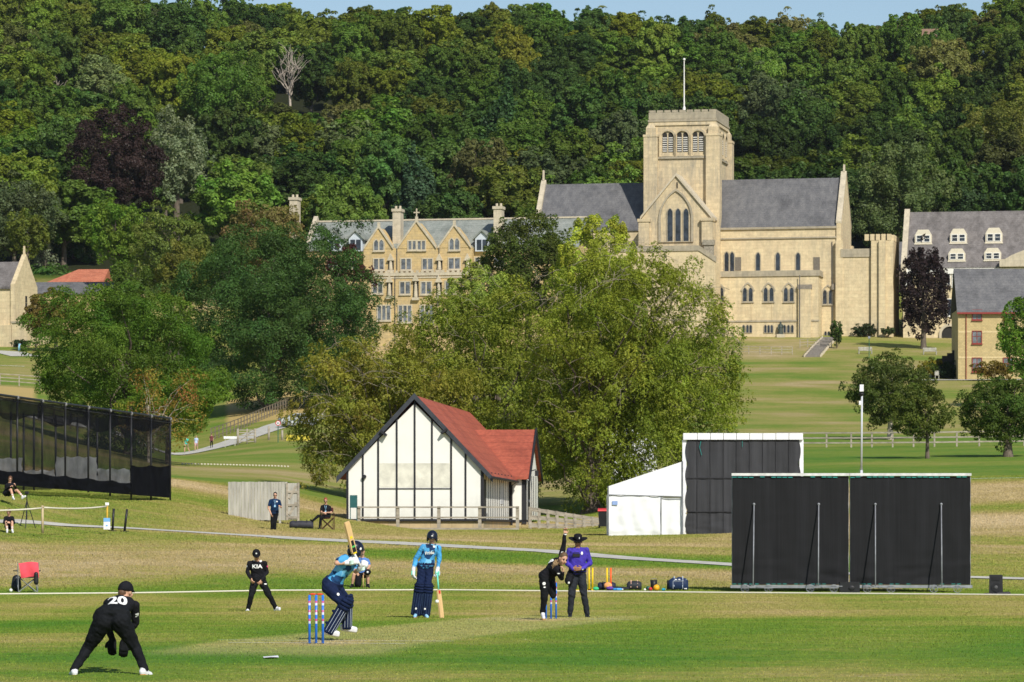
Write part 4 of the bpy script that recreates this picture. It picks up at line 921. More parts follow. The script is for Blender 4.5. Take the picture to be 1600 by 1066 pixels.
for px in (522.5, 556, 753.5):
    u, z1 = B.L(px, 362, 1.0); z0 = B.zz(384, px, 1.0); zm = B.zz(373, px, 1.0)
    D = MB().bb(u-1.0, u+1.0, .9, 5.0, z0-.8, zm).extr([(u-1.0, zm+.003), (u+1.0, zm+.003), (u, z1)], .9, 6).build('dormer', blue_white, cb_)
    m2 = MB(); p = [(u-1.35, zm-.25), (u, z1+.05), (u, z1+.3), (u-1.35, zm)]; m2.extr(p, .6, 6.2); m2.extr([(2*u-a, b) for a, b in p][::-1], .6, 6.2); m2.build('dormer_roof', greenslate, D)
    m2 = MB(); m2.bb(u-.75, u-.08, .84, .895, z0-.6, zm-.15); m2.bb(u+.08, u+.75, .84, .895, z0-.6, zm-.15); m2.build('pane', dkglass, D)
for px, yt, yb in ((461, 308, 352), (622, 326, 372), (779.5, 322, 362)):
    v_ = 6.6 if px < 500 else 3.2; u, z1 = B.L(px, yt, v_); z0 = B.zz(yb, px, v_)
    MB().bb(u-.58, u+.58, v_-.9, v_+.9, z0-2.5, z1-.5).bb(u-.72, u+.72, v_-1.05, v_+1.05, z1-.497, z1-.1).tube([(u-.3, v_, z1-.1), (u-.3, v_, z1+.35)], .18, 8).tube([(u+.3, v_, z1-.1), (u+.3, v_, z1+.35)], .18, 8).build('chimney', coping, cb_)
# ---- right-hand house with dormers
Cf = Fr(1409, 590, 10.0); ch = Cf.empty('dormer_house'); tag(ch, 'stone house with two rows of arched dormers in its grey roof', 'building')
uR = Cf.u(1690, 0); ze = Cf.zz(415, 1440, 0); zr = Cf.zz(331, 1480, 7.0)
block(ch, 'wall', cream, .2, uR, 0, 14, -2, ze-.02); gable_roof(ch, .7, uR, 0, 14, ze, zr, dormslate)
MB().extx([(-.4, ze-1), (14.3, ze-1), (14.3, ze+.3), (7, zr+.5), (-.4, ze+.3)], -.1, .7).build('gable_coping', coping, ch)
MB().bb(.7, uR, -.25, 0.0, ze-1.3, ze-.35).build('cornice', white, ch)
def arched_dormer(px, y0, y1, vv):
    u, z1 = Cf.L(px, y0, vv); z0 = Cf.zz(y1, px, vv); h = z1-z0; w_ = 1.25
    D = MB().extr([(u-w_, z0), (u+w_, z0), (u+w_, z0+h*.62), (u+w_*.62, z1), (u-w_*.62, z1), (u-w_, z0+h*.62)], vv, vv+3.2).bb(u-w_-.1, u+w_+.1, vv-.12, vv, z0-.12, z0+.05).build('dormer', plain('dormer_render', (.66, .60, .47), .8, .1), ch)
    fm = MB(); pn = MB()
    for s_ in (-1, 1):
        x = u+s_*.55; fm.ring([(x-.5, z0+.2), (x+.5, z0+.2), (x+.5, z0+h*.62), (x-.5, z0+h*.62)], [(x-.38, z0+.3), (x+.38, z0+.3), (x+.38, z0+h*.62-.1), (x-.38, z0+h*.62-.1)], vv-.08, vv+.01); fm.bb(x-.38, x+.38, vv-.05, vv-.02, z0+h*.36, z0+h*.36+.06); pn.bb(x-.38, x+.38, vv-.018, vv-.002, z0+.3, z0+h*.62-.1)
    W_ = fm.build('window', white, D); pn.build('pane', dkglass, W_)
def vroof(py, px):  # depth at which the roof plane stands at this row
    lo, hi = 0.0, 7.0
    for _ in range(30):
        m = (lo+hi)/2; z = Cf.zz(py, px, m); zroof = ze+(zr-ze)*m/7.0
        if z > zroof: lo = m
        else: hi = m
    return (lo+hi)/2
for px, y0, y1 in ((1442.5, 359, 381), (1497.5, 357.5, 380), (1553, 356, 379.5)): arched_dormer(px, y0, y1, max(vroof(y1, px)-.15, .1))
for px, y0, y1 in ((1495, 388.5, 408), (1551, 387.5, 407)): arched_dormer(px, y0, y1, max(vroof(y1, px)-.15, .05))
for px, y0, y1, w_ in ((1493.5, 426, 447, 1.0), (1503, 426, 447, .35), (1421, 426, 444, .8), (1480, 426, 444, .8), (1484, 468, 493, .5), (1492.5, 470, 494, .8)): win(ch, Cf, px, y0, y1, w_, 0, 'rect', mat=white, gl=dkglass, fw=.12)
mb = MB(); u, z = Cf.L(1484, 508, 0); q = arch(2.4, 2.6, False, x=u, z=-1); o = arch(3.1, 3.0, False, x=u, z=-1); mb.ring(o, q, -.3, .02); D = mb.build('doorway', coping, ch); MB().extr(q, -.04, .01).build('door', shadow_in, D)
mb = MB(); u, z = Cf.L(1583, 408, -1.5); mb.extr([(u-2.0, z-.8), (u+4, z-.8), (u+4, z+1.6), (u+1.6, z+1.6), (u-.2, z+.9), (u-1.2, z+.3), (u-2.0, z+.25)], -1.5, -.28); mb.build('curved_parapet', coping, ch)
# ---- brick house with red windows
Df = Fr(1497, 470, 2.0); dh = Df.empty('brick_house'); tag(dh, 'three-storey buff brick house with red window frames and slate roof', 'house')
uR = Df.u(1700, 0); ze = Df.zz(483, 1540, 0); zr = Df.zz(420, 1540, 5.0)
block(dh, 'wall', brick, 0, uR, 0, 10, -1.5, ze-.02); gable_roof(dh, -.15, uR, 0, 10, ze, zr, leadroof, over=.4)
MB().bb(-.15, uR, -.52, -.42, ze-.62, ze-.4).build('gutter', redpaint, dh)
for px, y0, y1 in ((1526.5, 485, 499), (1526.5, 518, 536), (1526.5, 560, 580), (1575, 485, 498), (1575, 560, 578), (1575, 518, 536)):
    u = Df.u(px, 0); win(dh, Df, px, y0, y1, 1.02, 0, 'rect', 1, mat=redpaint, gl=skyglass, fw=.09)
mb = MB(); u = Df.u(1509.5, 0); mb.tube([(u, -.1, -1), (u, -.1, ze-.5)], .06, 6); mb.build('downpipe', redpaint, dh)
mb = MB(); z = Df.zz(520, 1540, 0); mb.bb(.02, uR, -.03, .02, z, z+.2); z = Df.zz(560, 1540, 0); mb.bb(.02, uR, -.03, .02, z, z+.2); mb.build('brick_band', plain('pale_band', (.62, .5, .27), .9), dh)
gw = MB(); P0 = GP(1458, 480); 
st = empty('garden_wall', GP(1478, 476)); tag(st, 'dark stepped garden wall running from the brick house corner', 'wall')
dkst = plain('dark_wall', (.045, .042, .038), .9, .3)
for i in range(6):
    gw.bb(-1.7+i*.62, -1.7+(i+1)*.62-.002, -.2, .2, -1.0, 2.0+.33*i)
gw.build('masonry', dkst, st)
# ---- left chapel
Ef = Fr(-70, 560, 16.0); eh = Ef.empty('chapel'); tag(eh, 'steep-gabled cream stone chapel at the left edge with lancet openings', 'chapel')
ux = Ef.u(22, 0); ze = Ef.zz(447, 0, 0); zr = Ef.zz(409, 5, 3.2)
block(eh, 'wall', cream, -10, ux, 0, 7.5, -3, ze-.02); gable_roof(eh, -10, ux-.4, 0, 7.5, ze, zr, dormslate)
MB().extx([(-.3, -3), (7.8, -3), (7.8, ze+.2), (3.75, zr+1.0), (-.3, ze+.2)], ux-.4, ux+.25).extx([(3.6, zr+.8), (3.9, zr+.8), (3.75, zr+2.2)], ux-.2, ux+.1).build('gable_wall', cream, eh)
MB().bb(ux+.26, ux+2.6, -1.5, 7.0, -3, Ef.zz(506, 40, 0)).bb(ux-3, ux+.2, -1.6, -.01, -3, Ef.zz(509, 20, 0)).build('annex', cream, eh)
MB().bb(ux+.2, ux+2.75, -1.65, 7.1, Ef.zz(506, 40, 0)+.003, Ef.zz(503, 40, 0)).build('annex_parapet', trim, eh)
mb = MB()
for yy in (463, 474, 491): z = Ef.zz(yy, 28, 3.7); mb.bb(ux+.2, ux+.3, 3.4, 4.0, z-.9, z)
mb.build('slit_windows', shadow_in, eh)
# ---- low houses at left
Gf = Fr(38, 585, 4.0); gh = Gf.empty('low_house'); tag(gh, 'low house with long dark roof right of the left chapel', 'house')
z1 = Gf.zz(457, 70, 0); block(gh, 'wall', gold, 0, Gf.u(215, 0), 0, 8, -3, z1-.02); gable_roof(gh, 0, Gf.u(215, 0), 0, 8, z1, Gf.zz(441, 70, 4), leadroof)
Hf = Fr(78, 606, 4.0); hh2 = Hf.empty('tiled_house'); tag(hh2, 'house with hipped orange-red tiled roof among the trees', 'house')
z1 = Hf.zz(441, 90, 0); u1 = Hf.u(158, 0); block(hh2, 'wall', gold, 0, u1, 0, 9, -4, z1-.01)
zt_ = Hf.zz(421, 110, 4.5); MB().add([(-.4, -.4, z1), (u1+.4, -.4, z1), (u1+.4, 9.4, z1), (-.4, 9.4, z1), (3.6, 4.5, zt_), (u1+.4, 4.5, zt_)], [(0, 1, 5, 4), (2, 3, 4, 5), (3, 0, 4), (1, 2, 5), (0, 3, 2, 1)]).build('roof', slate('red_tiles', (.42, .13, .07), (.55, .20, .11)), hh2)
Kf = Fr(1440, 940, 6.0, z=PZ(62, 940)); kh = Kf.empty('hilltop_house'); tag(kh, 'small brown-roofed house half hidden on the skyline at right', 'house')
u1 = Kf.u(1466, 0); block(kh, 'wall', MATS['stone_trim'], 0, u1, 0, 6, -12, .6); gable_roof(kh, 0, u1, 0, 6, .62, 2.9, slate('brown_tiles', (.22, .13, .09), (.3, .19, .13)))
# ---- timbered pavilion
Pf = Fr(541.5, 195.6, 4.9); pv = Pf.empty('cricket_pavilion'); tag(pv, 'white rendered pavilion with black timber strips and red roof', 'pavilion')
render = plain('white_render', (.81, .80, .74), .85, .035, 1.2, .004, 30); 
def weather(m, amt=.45, col=(.30, .29, .22), z0=.1, z1=1.3):
    """dirt splashed up from the foot of a wall and faint runs below its eaves"""
    nt = m.node_tree; b = nt.nodes['Principled BSDF']; src = b.inputs['Base Color'].links[0].from_socket; v = _coord(nt)
    sp = nt.nodes.new('ShaderNodeSeparateXYZ'); nt.links.new(v, sp.inputs[0])
    mr = nt.nodes.new('ShaderNodeMapRange'); mr.inputs[1].default_value = z0; mr.inputs[2].default_value = z1; mr.inputs[3].default_value = 1; mr.inputs[4].default_value = 0; nt.links.new(sp.outputs[2], mr.inputs[0])
    n1 = _noise(nt, _coord(nt, (2.2, 2.2, .25)), 1.6, 5, .7); n2 = _noise(nt, v, 3.0, 5, .7)
    low = _math(nt, 'MULTIPLY', mr.outputs[0], _ramp(nt, n2, [(.35, .2), (.6, 1)])); run = _ramp(nt, n1, [(.55, 0), (.75, .35)])
    nt.links.new(_mix(nt, src, col, _math(nt, 'MULTIPLY', _math(nt, 'ADD', low, run, True), amt)), b.inputs['Base Color'])
weather(render, .22)
blk = plain('black_timber', (.022, .022, .026), .6, .2, 3)
redroof = slate('red_shingles', (.33, .078, .048), (.43, .115, .066), .3)
sill_st = stone('sandstone_plinth', (.62, .46, .24), (.5, .4, .25), .8, (.3, .26, .2), .4, .5)
W1 = Pf.u(755.5, 0); zpl = Pf.zz(811, 650, 0); zev = Pf.zz(731, 757, 0); uc = Pf.u(648, 0); zrd = Pf.zz(619.5, 648, 0); zgr = -.5
L1, Lend = 15.0, 28.0
MB().extr([(.05, zpl), (W1-.05, zpl), (W1-.05, zev-.1), (uc, zrd-.35), (.05, zev-.1)], 0, Lend).build('wall', render, pv)
MB().bb(0.0, W1, .04, Lend-.1, zgr, zpl-.12).bb(W1+.003, Pf.u(826, L1)-.1, L1+.05, L1+8, zgr, zpl-.12).build('plinth', sill_st, pv)
MB().bb(-.06, W1+.06, -.09, .3, zpl-.115, zpl-.003).bb(W1-.05, W1+.09, .303, L1, zpl-.115, zpl-.003).build('sill_beam', blk, pv)
slope = (zrd-zev)/(W1-uc)
mb = MB(); ov = .42
def roofslab(mb, e, s, y0, y1, th=.12, z0=None):
    x0 = e+s*ov; z0 = zev-ov*slope
    p = [(x0, z0), (uc, zrd+.06), (uc, zrd+.06-th), (x0, z0-th)]
    mb.extr(p if s < 0 else p[::-1], y0, y1)
roofslab(mb, 0, -1, -.16, Lend+.3); roofslab(mb, W1, 1, -.16, Lend+.3); mb.build('roof', redroof, pv)
mb = MB()
for e, s in ((0, -1), (W1, 1)):
    x0 = e+s*(ov+.06); z0 = zev-(ov+.06)*slope; p = [(x0, z0+.05), (uc, zrd+.16), (uc, zrd-.14), (x0, z0-.24)]; mb.extr(p if s < 0 else p[::-1], -.22, -.163)
    mb.bb(min(x0, x0-s*.3), max(x0, x0-s*.3), -.55, -.40, z0-.25, z0-.02) if False else None
mb.build('bargeboard', plain('dark_grey_board', (.045, .05, .06), .5), pv)
mb = MB()
for px, y0, y1 in ((567, 708, 811), (591, 685, 811), (620, 652, 811), (648, 628, 811), (675, 654, 811), (705, 686, 811), (727.5, 710, 811)):
    u = Pf.u(px, 0); mb.bb(u-.045, u+.045, -.035, .02, zpl, Pf.zz(y0-3, px, 0)-.0)
mb.bb(-.01, .10, -.04, .02, zpl, zev-.05); mb.bb(W1-.13, W1+.02, -.04, .02, zpl, zev-.12); mb.bb(Pf.u(589.5, 0), Pf.u(706.5, 0), -.038, .015, Pf.zz(764.5, 650, 0), Pf.zz(763, 650, 0))
for px, yy in ((600, 677), (695, 674)):
    u, z = Pf.L(px, yy, 0); s = 1 if px < 648 else -1; mb.box((u, -.2, z), (.36, .36, .11), rot=Matrix.Rotation(math.radians(38*s), 3, 'Y'))
mb.build('timber_strips', blk, pv)
u0_, u1_ = Pf.u(593, 0), Pf.u(703.5, 0)
MB().bb(u0_, u1_, -.006, .01, Pf.zz(762, 650, 0), Pf.zz(724, 650, 0)).build('weathered_panel', plain('stained_render', (.68, .66, .56), .9, .22, 1.6), pv)
MB().tube([(Pf.u(569.5, 0), -.2, Pf.zz(745, 569, 0)), (Pf.u(569.5, 0), 0, Pf.zz(745, 569, 0))], .1, 10).build('wall_lamp', blk, pv)
mb = MB()
k = 0; v = .55
while v < L1-.1:
    if not (.3 < v < 1.5): mb.bb(W1-.06, W1-.033, v-.05, v+.05, zpl, zev-.35)
    v += 1.25
mb.build('side_strips', blk, pv)
D = MB().bb(W1-.06, W1-.02, .45, 1.45, zpl-.9, zpl+1.95).build('door', blk, pv); MB().box((W1+.05, 1.3, zpl+.2), (.05, .05, .16)).build('handle', plain('steel', (.5, .5, .5), .3, .05, metal=.9), D)
MB().bb(W1-.06, W1-.03, 9.8, 11.6, zpl+.8, zpl+1.9).build('shutter', plain('grey_shutter', (.55, .56, .58), .6), pv)
mb = MB(); g0 = Pf.u(757, 0)
mb.tube([(W1+ov+.05, -.4, zev-ov*slope-.05), (W1+ov+.05, L1-.5, zev-ov*slope-.08)], .07, 8); mb.tube([(W1+.12, L1-.15, zgr), (W1+.12, L1-.15, zev-.7), (W1+ov, L1-.5, zev-ov*slope-.08)], .05, 6); mb.build('gutter', blk, pv)
mb = MB()
for i in range(7): mb.box((W1+.16, 1.6+i*1.9, zev-.30), (.30, .05, .05), rot=Matrix.Rotation(math.radians(-35), 3, 'Y'))
mb.build('eave_brackets', blk, pv)
# wing to the right
wu = Pf.u(822, L1); wd_ = 8.0; zw = zev-.05; zwr = Pf.zz(671.5, 800, L1+4); w0 = W1+.003
MB().extx([(L1, zpl), (L1+wd_, zpl), (L1+wd_, zw), (L1+4, zwr-.25), (L1, zw)], w0, wu).build('wing_wall', render, pv)
sw = (zwr-zw)/4; mb = MB()
wr = Pf.u(836.5, L1+4)
mb.extx([(L1-.35, zw-.35*sw), (L1+4, zwr), (L1+4, zwr-.12), (L1-.35, zw-.35*sw-.12)], uc+.2, wr); mb.extx([(L1+4, zwr), (L1+wd_+.35, zw-.35*sw), (L1+wd_+.35, zw-.35*sw-.12), (L1+4, zwr-.12)], uc+.2, wr)
mb.build('wing_roof', redroof, pv)
mb = MB()
mb.extx([(L1-.45, zw-.45*sw-.22), (L1-.45, zw-.45*sw+.05), (L1+4, zwr+.1), (L1+4, zwr-.2)], wr+.004, wr+.09); mb.extx([(L1+4, zwr-.2), (L1+4, zwr+.1), (L1+wd_+.45, zw-.45*sw+.05), (L1+wd_+.45, zw-.45*sw-.22)], wr+.005, wr+.091)
mb.build('wing_bargeboard', blk, pv)
mb = MB(); mb.bb(wu-.22, wu+.02, L1-.04, L1+.2, zgr+.3, zw-.1); mb.bb(w0, w0+.1, L1-.035, L1, zpl, zw-.2)
mb.bb(w0, wu, L1-.04, L1+.01, zpl-.1, zpl-.003)
mb.build('wing_timber', blk, pv)
for v in (L1+2.4, L1+3.6, L1+4.8, L1+6.4, L1+7.9): MB().bb(wu-.03, wu+.025, v-.05, v+.05, zpl, zw-.1).build('wing_strip', blk, pv)
D = MB().bb(wu-.03, wu+.045, L1+.9, L1+2.1, zpl-.5, zpl+2.1).build('door', blk, pv); MB().box((wu+.07, L1+1.2, zpl+1), (.05, .05, .15)).build('handle', MATS['steel'], D)
MB().tube([(wu, L1+2.7, zpl+2.6), (wu+.3, L1+2.7, zpl+2.7)], .03, 6).box((wu+.35, L1+2.7, zpl+2.5), (.18, .18, .3)).build('lantern', blk, pv)
# ------------------------------------------------------------------ fences, screens, furniture, kit
wood = plain('weathered_wood', (.34, .30, .235), .9, .3, 2.2, .01, 12, stretch=(1, 1, 3))
greywood = plain('grey_boards', (.40, .385, .335), .9, .22, 1.6, .006, 14, stretch=(5, 5, .6))
steel = plain('galvanised_steel', (.27, .28, .30), .6, .25, 5, metal=.4)
blackp = plain('black_plastic', (.018, .018, .02), .45, .2)
mesh_dark = None
def rail_fence(label, pts, h, rails, spacing, name='rail_fence', mat=None, pw=.12, rh=.09, group=None):
    P = [GP(a, b) for a, b in pts]; root = empty(name, P[0]); tag(root, label, 'fence', group)
    Q = [P[0]]
    for a, b in zip(P[:-1], P[1:]):
        n = max(1, round((b-a).length/spacing)); Q += [a+(b-a)*i/n for i in range(1, n+1)]
    for q in Q: q.z = ground(q.x, q.y)
    for q in Q:
        MB().box((q.x-P[0].x, q.y-P[0].y, q.z-P[0].z+h/2-.1), (pw, pw, h+.2)).build('post', mat or wood, root)
    for a, b in zip(Q[:-1], Q[1:]):
        mb = MB(); d = b-a
        for r in rails:
            p0 = a-P[0]+Vector((0, -pw*.6, r*h)); p1 = b-P[0]+Vector((0, -pw*.6, r*h))
            vs = []
            for p in (p0, p1):
                for y, z in ((-.02, -rh/2), (.02, -rh/2), (.02, rh/2), (-.02, rh/2)): vs.append(p+Vector((0, y, z)))
            mb.add(vs, [(0, 1, 2, 3), (7, 6, 5, 4), (0, 4, 5, 1), (1, 5, 6, 2), (2, 6, 7, 3), (3, 7, 4, 0)])
        mb.build('rail', mat or wood, root)
    return root
rail_fence('long three-rail wooden fence crossing the lawn behind the near lawn trees', [(1215, 300), (1330, 298), (1460, 296), (1600, 296), (1700, 296)], 1.15, (.3, .62, .95), 1.75, rh=.11)
rail_fence('dark three-rail fence climbing past the golden field by the gate', [(330, 425), (372, 436), (400, 446), (430, 458), (470, 475), (520, 490)], 1.35, (.25, .6, .95), 1.7, mat=plain('dark_rail', (.17, .14, .10), .9))
rail_fence('rail fence behind the cricket nets at the foot of the golden field', [(60, 330), (110, 328), (170, 332), (240, 345)], 1.3, (.25, .6, .95), 2.0, mat=MATS['dark_rail'])
rail_fence('pale rail fence on the green below the left chapel', [(-60, 440), (0, 440), (30, 440), (62, 440)], 1.3, (.35, .65, .95), 2.4)
rail_fence('grey handrail fence at the foot of the abbey bank left of the steps', [(1140, 548), (1170, 547), (1205, 546), (1238, 546)], 1.1, (.3, .65, .97), 1.9, pw=.1, rh=.07)
rail_fence('grey handrail running beside the head of the steps', [(1250, 562), (1262, 563), (1280, 563), (1299, 563)], 1.2, (.3, .65, .97), 1.5, pw=.1, rh=.07)
# gate by the road, posts and signs
def gate_posts():
    g = GP(386, 404); root = empty('field_gate', g); tag(root, 'wide wooden field gate with round posts beside the road', 'gate')
    s = 404/F
    for px in (371.5, 398.5, 386): MB().tube([((px-386)*s, 0, -.2), ((px-386)*s, 0, 1.55)], .12 if px != 386 else .07, 8).build('post', wood, root, True)
    mb = MB(); a, b = (373.5-386)*s, (397-386)*s
    for z in (.25, .55, .85, 1.15, 1.4): mb.bb(a, b, -.05, .0, z-.05, z+.05)
    mb.box(((a+b)/2, .03, .8), (1.6, .04, .09), rot=Matrix.Rotation(math.radians(-35), 3, 'Y')); mb.build('gate_leaf', wood, root)
gate_posts()
for px, d, lab in ((420, 406, 'lone pale wooden post between gate and round sign'), (441, 404, 'short pale wooden post right of the round sign')):
    tag(MB().tube([(0, 0, -.2), (0, 0, 1.4 if px == 420 else 1.0)], .11, 8).build('wooden_post', wood, None, True), lab, 'post').location = GP(px, d)
sg = empty('road_sign', GP(434.5, 398)); tag(sg, 'round white and red road sign on a green pole beside the road', 'sign')
MB().tube([(0, 0, -.2), (0, 0, 1.9)], .045, 8).build('pole', plain('green_pole', (.03, .13, .08), .5), sg)
MB().mat(0).tube([(0, -.05, 1.95), (0, .0, 1.95)], .27, 20).mat(1).tube([(0, -.065, 1.95), (0, -.051, 1.95)], .19, 20).mat(2).bb(-.10, -.02, -.075, -.066, 1.88, 2.02).bb(.02, .10, -.075, -.066, 1.88, 2.02).build('face', [plain('sign_red', (.5, .03, .03), .5), plain('sign_white', (.8, .8, .8), .5), blackp], sg)
bs = empty('board_sign', GP(359.5, 403)); tag(bs, 'long low white board sign left of the field gate', 'sign')
s = 403/F; MB().bb(-10*s, 10.5*s, -.03, .03, .8, 1.05).build('board', MATS['sign_white'], bs); 
for x in (-.5, .5): MB().bb(x-.04, x+.04, .035, .1, -.2, .9).build('post', greywood, bs)
def box_car(label, px, d, col, rz, name='parked_car'):
    g = GP(px, d); root = empty(name, g, rz); tag(root, label, 'car')
    prof = [(-2.05, .35), (-2.1, .8), (-1.9, .98), (-1.25, 1.02), (-.6, 1.45), (.75, 1.47), (1.55, 1.0), (2.0, .95), (2.08, .6), (2.05, .35)]
    MB().extr(prof, -.82, .82).build('body', plain('car_'+col[0], col[1], .3, .05, metal=.2, spec=.6), root)
    MB().extr([(-1.08, 1.03), (-.55, 1.38), (.0, 1.4), (.0, 1.03)], -.832, .832).extr([(.08, 1.03), (.08, 1.4), (.7, 1.4), (1.3, 1.03)], -.832, .832).build('side_window', dkglass, root)
    for x in (-1.3, 1.3):
        for y in (-.75, .75):
            w_ = MB().tube([(x, y-.1, .32), (x, y+.1, .32)], .32, 16).build('wheel', blackp, root); MB().tube([(x, y-.12, .32), (x, y+.12, .32)], .18, 12).build('rim', steel, w_)
box_car('silver car parked behind the left edge of the autumn-tinted tree', 466, 430, ('silver', (.5, .52, .55)), .3)
tag(MB().bb(-1.2, 1.2, -.2, .2, -.3, .55).build('yellow_grit_bin', plain('yellow_plastic', (.6, .5, .06), .5)), 'low yellow grit box beside the road under the autumn-tinted tree', 'box').location = GP(466, 402)
# marquee behind the central tree
mq = empty('marquee', GP(965, 262)); tag(mq, 'white marquee half hidden behind the central tree foliage', 'tent'); pvc = plain('white_pvc', (.80, .81, .82), .45, .05, 1.0, .02, 2.2)
MB().bb(-1.6, 2.6, 0, 5, -.8, 2.2).build('side_wall', pvc, mq); MB().extr([(-1.8, 2.2), (2.8, 2.2), (.5, 3.6)], -.1, 5.1).build('roof', pvc, mq)
weather(pvc, .14, (.36, .35, .30), -.2, .9)
# benches and statue, lamp
for px, d, lab in ((1352, 548, 'pale wooden bench on the bank under the stair turret'), (1453, 547, 'pale wooden bench on the bank below the dormer house')):
    r_ = empty('park_bench', GP(px, d)); tag(r_, lab, 'bench', 'benches on the abbey bank')
    MB().bb(-.95, .95, -.28, .22, .40, .46).build('seat', greywood, r_); mb = MB()
    for z in (.55, .67, .79, .9): mb.bb(-.95, .95, .20, .25, z-.045, z+.045)
    mb.build('backrest', greywood, r_)
    for x in (-.88, .88): MB().bb(x-.05, x+.05, -.28, .28, -.1, .42).bb(x-.045, x+.045, -.3, .2, .62, .68).build('leg', greywood, r_)
stt = empty('statue', GP(1219.5, 592)); tag(stt, 'dark bronze robed statue on a low plinth in front of the aisle wall', 'statue')
bronze = plain('bronze', (.05, .065, .055), .5, .3); m_ = MB(); z0 = PZ(524, 592)-stt.location.z
MB().bb(-.6, .6, -.5, .5, -.6, z0+.15).build('plinth', coping, stt)
m_.rcone((0, 0, z0+.2), (0, 0, z0+1.2), .42, .30, 12); m_.rcone((0, 0, z0+1.2), (0, 0, z0+1.55), .34, .26, 12); m_.ell((0, 0, z0+1.85), (.15, .16, .2)); m_.rcone((-.3, 0, z0+1.5), (-.36, -.2, z0+.9), .11, .09, 8); m_.rcone((.3, 0, z0+1.5), (.42, -.25, z0+1.15), .11, .08, 8); m_.build('figure', bronze, stt, True)
lp = empty('lamp_post', GP(1358, 538)); tag(lp, 'slim dark green lamp post standing before the left bench', 'lamp post')
MB().tube([(0, 0, -.2), (0, 0, 2.6)], .05, 8).build('pole', MATS['green_pole'], lp); MB().box((0, 0, 2.75), (.3, .3, .32)).build('lamp_head', steel, lp)
sm = empty('garden_chair', GP(1464, 473)); tag(sm, 'small pale wooden garden chair beside the stepped wall', 'chair')
MB().bb(-.25, .25, -.25, .25, .42, .47).build('seat', greywood, sm); MB().bb(-.25, .25, .2, .25, .5, 1.0).build('backrest', greywood, sm)
for x in (-.22, .22):
    for y in (-.22, .22): MB().bb(x-.03, x+.03, y-.03, y+.03, -.1, .415).build('leg', greywood, sm)
# steps up to the abbey
ste = empty('garden_steps', GP(1268, 541)); tag(ste, 'long flight of brown steps with pale edges rising to the abbey', 'steps')
brn = plain('brown_step', (.20, .18, .155), .95, .25); mb = MB(); kb = MB(); O_ = ste.location
A0, A1 = GP(1268, 540), GP(1296, 590); nS = 22
for i in range(nS):
    p = A0.lerp(A1, (i+.5)/nS); p.z = ground(p.x, p.y)+.05+.05*(i % 2); q = p-O_
    mb.box((q.x, q.y, q.z-.1), (1.9, 2.32, .34)); kb.box((q.x-1.1, q.y, q.z-.02), (.2, 2.35, .4)); kb.box((q.x+1.1, q.y, q.z-.02), (.2, 2.35, .4))
mb.build('tread', brn, ste); kb.build('edging', coping, ste)
# --- boundary rope
rp = MB(); pts = []
for p in range(-1500, 3001, 25):
    q = GP(p, rope_d(p)); q.z += .028; pts.append(q)
rp.tube(pts, .025, 6); tag(rp.build('boundary_rope', plain('rope_white', (.66, .62, .50), .8, .08, 20), None, True), 'white boundary rope running right across the ground behind the players', 'rope')
# --- nets
def net_mat(name, c, op, sc=42):
    m = bpy.data.materials.new(name); m.use_nodes = True; nt = m.node_tree; nt.nodes.clear()
    g = nt.nodes.new('ShaderNodeTexCoord'); n = _noise(nt, g.outputs['Object'], 1.2, 4, .6)
    d = nt.nodes.new('ShaderNodeBsdfDiffuse'); d.inputs[0].default_value = (*c, 1); t = nt.nodes.new('ShaderNodeBsdfTransparent'); mx = nt.nodes.new('ShaderNodeMixShader')
    nt.links.new(_ramp(nt, n, [(.3, op*.8), (.7, min(1, op*1.25))]), mx.inputs[0]); nt.links.new(t.outputs[0], mx.inputs[1]); nt.links.new(d.outputs[0], mx.inputs[2])
    o = nt.nodes.new('ShaderNodeOutputMaterial'); nt.links.new(mx.outputs[0], o.inputs[0]); return m
net = net_mat('black_netting', (.012, .013, .016), .56); net2 = net_mat('dense_black_netting', (.010, .011, .014), .92); greynet = net_mat('grey_windbreak', (.36, .37, .38), .9)
skirt = plain('black_skirt', (.006, .0065, .009), .9, .4, 1.5, .03, 2.0, spec=.05)
N0, N1 = GP(266, 176.5), GP(-90, 150)
nr = empty('cricket_nets', N0); tag(nr, 'long black practice net enclosure with many poles and skirt on the left bank', 'net cage')
ND = (N1-N0); ND.z = 0; NL = ND.length; ND.normalize(); NB = Vector((-ND.y, ND.x, 0))
if NB.y < 0: NB = -NB
def NP(px, b=0.0):   # point on the near line (b metres behind) on this line of sight
    k = (px-CX)/F; o = Vector((N0.x, N0.y, 0))+NB*b
    t = (k*o.y-o.x)/(ND.x-k*ND.y); return o+ND*t
def nz(px, py, b=0.0): p = NP(px, b); return Vector((p.x-N0.x, p.y-N0.y, PZ(py, p.y)-N0.z))
def ytop(px): return 617+(654-617)*px/266.0
fp = [-90, -50, -12, 27, 66, 102, 138, 172, 205, 236, 266]; BD = 9.0
for px in fp:
    a, b = nz(px, 745+(790-745)*max(px, -90)/266.0+1), nz(px, ytop(px)-1); MB().tube([a, b], .042, 8).build('post', blackp, nr, True)
for px in [-70, -40, -10, 17, 37, 53, 87, 121, 152]:
    a, b = nz(px, 775, BD), nz(px, 642+(654-642)*px/150.0, BD); MB().tube([a, b], .05, 8).build('rear_post', blackp, nr, True)
MB().tube([nz(px, ytop(px)) for px in fp], .05, 8).build('top_rail', blackp, nr, True)
MB().tube([nz(px, ytop(px)+7) for px in fp], .02, 6).build('cable', blackp, nr, True)
mb = MB()
for px in fp[1:]:
    p = nz(px, ytop(px)+1); mb.ell(p, (.09, .09, .09), nu=8, nv=6)
mb.build('pole_cap', plain('cap_grey', (.2, .2, .2), .5), nr)
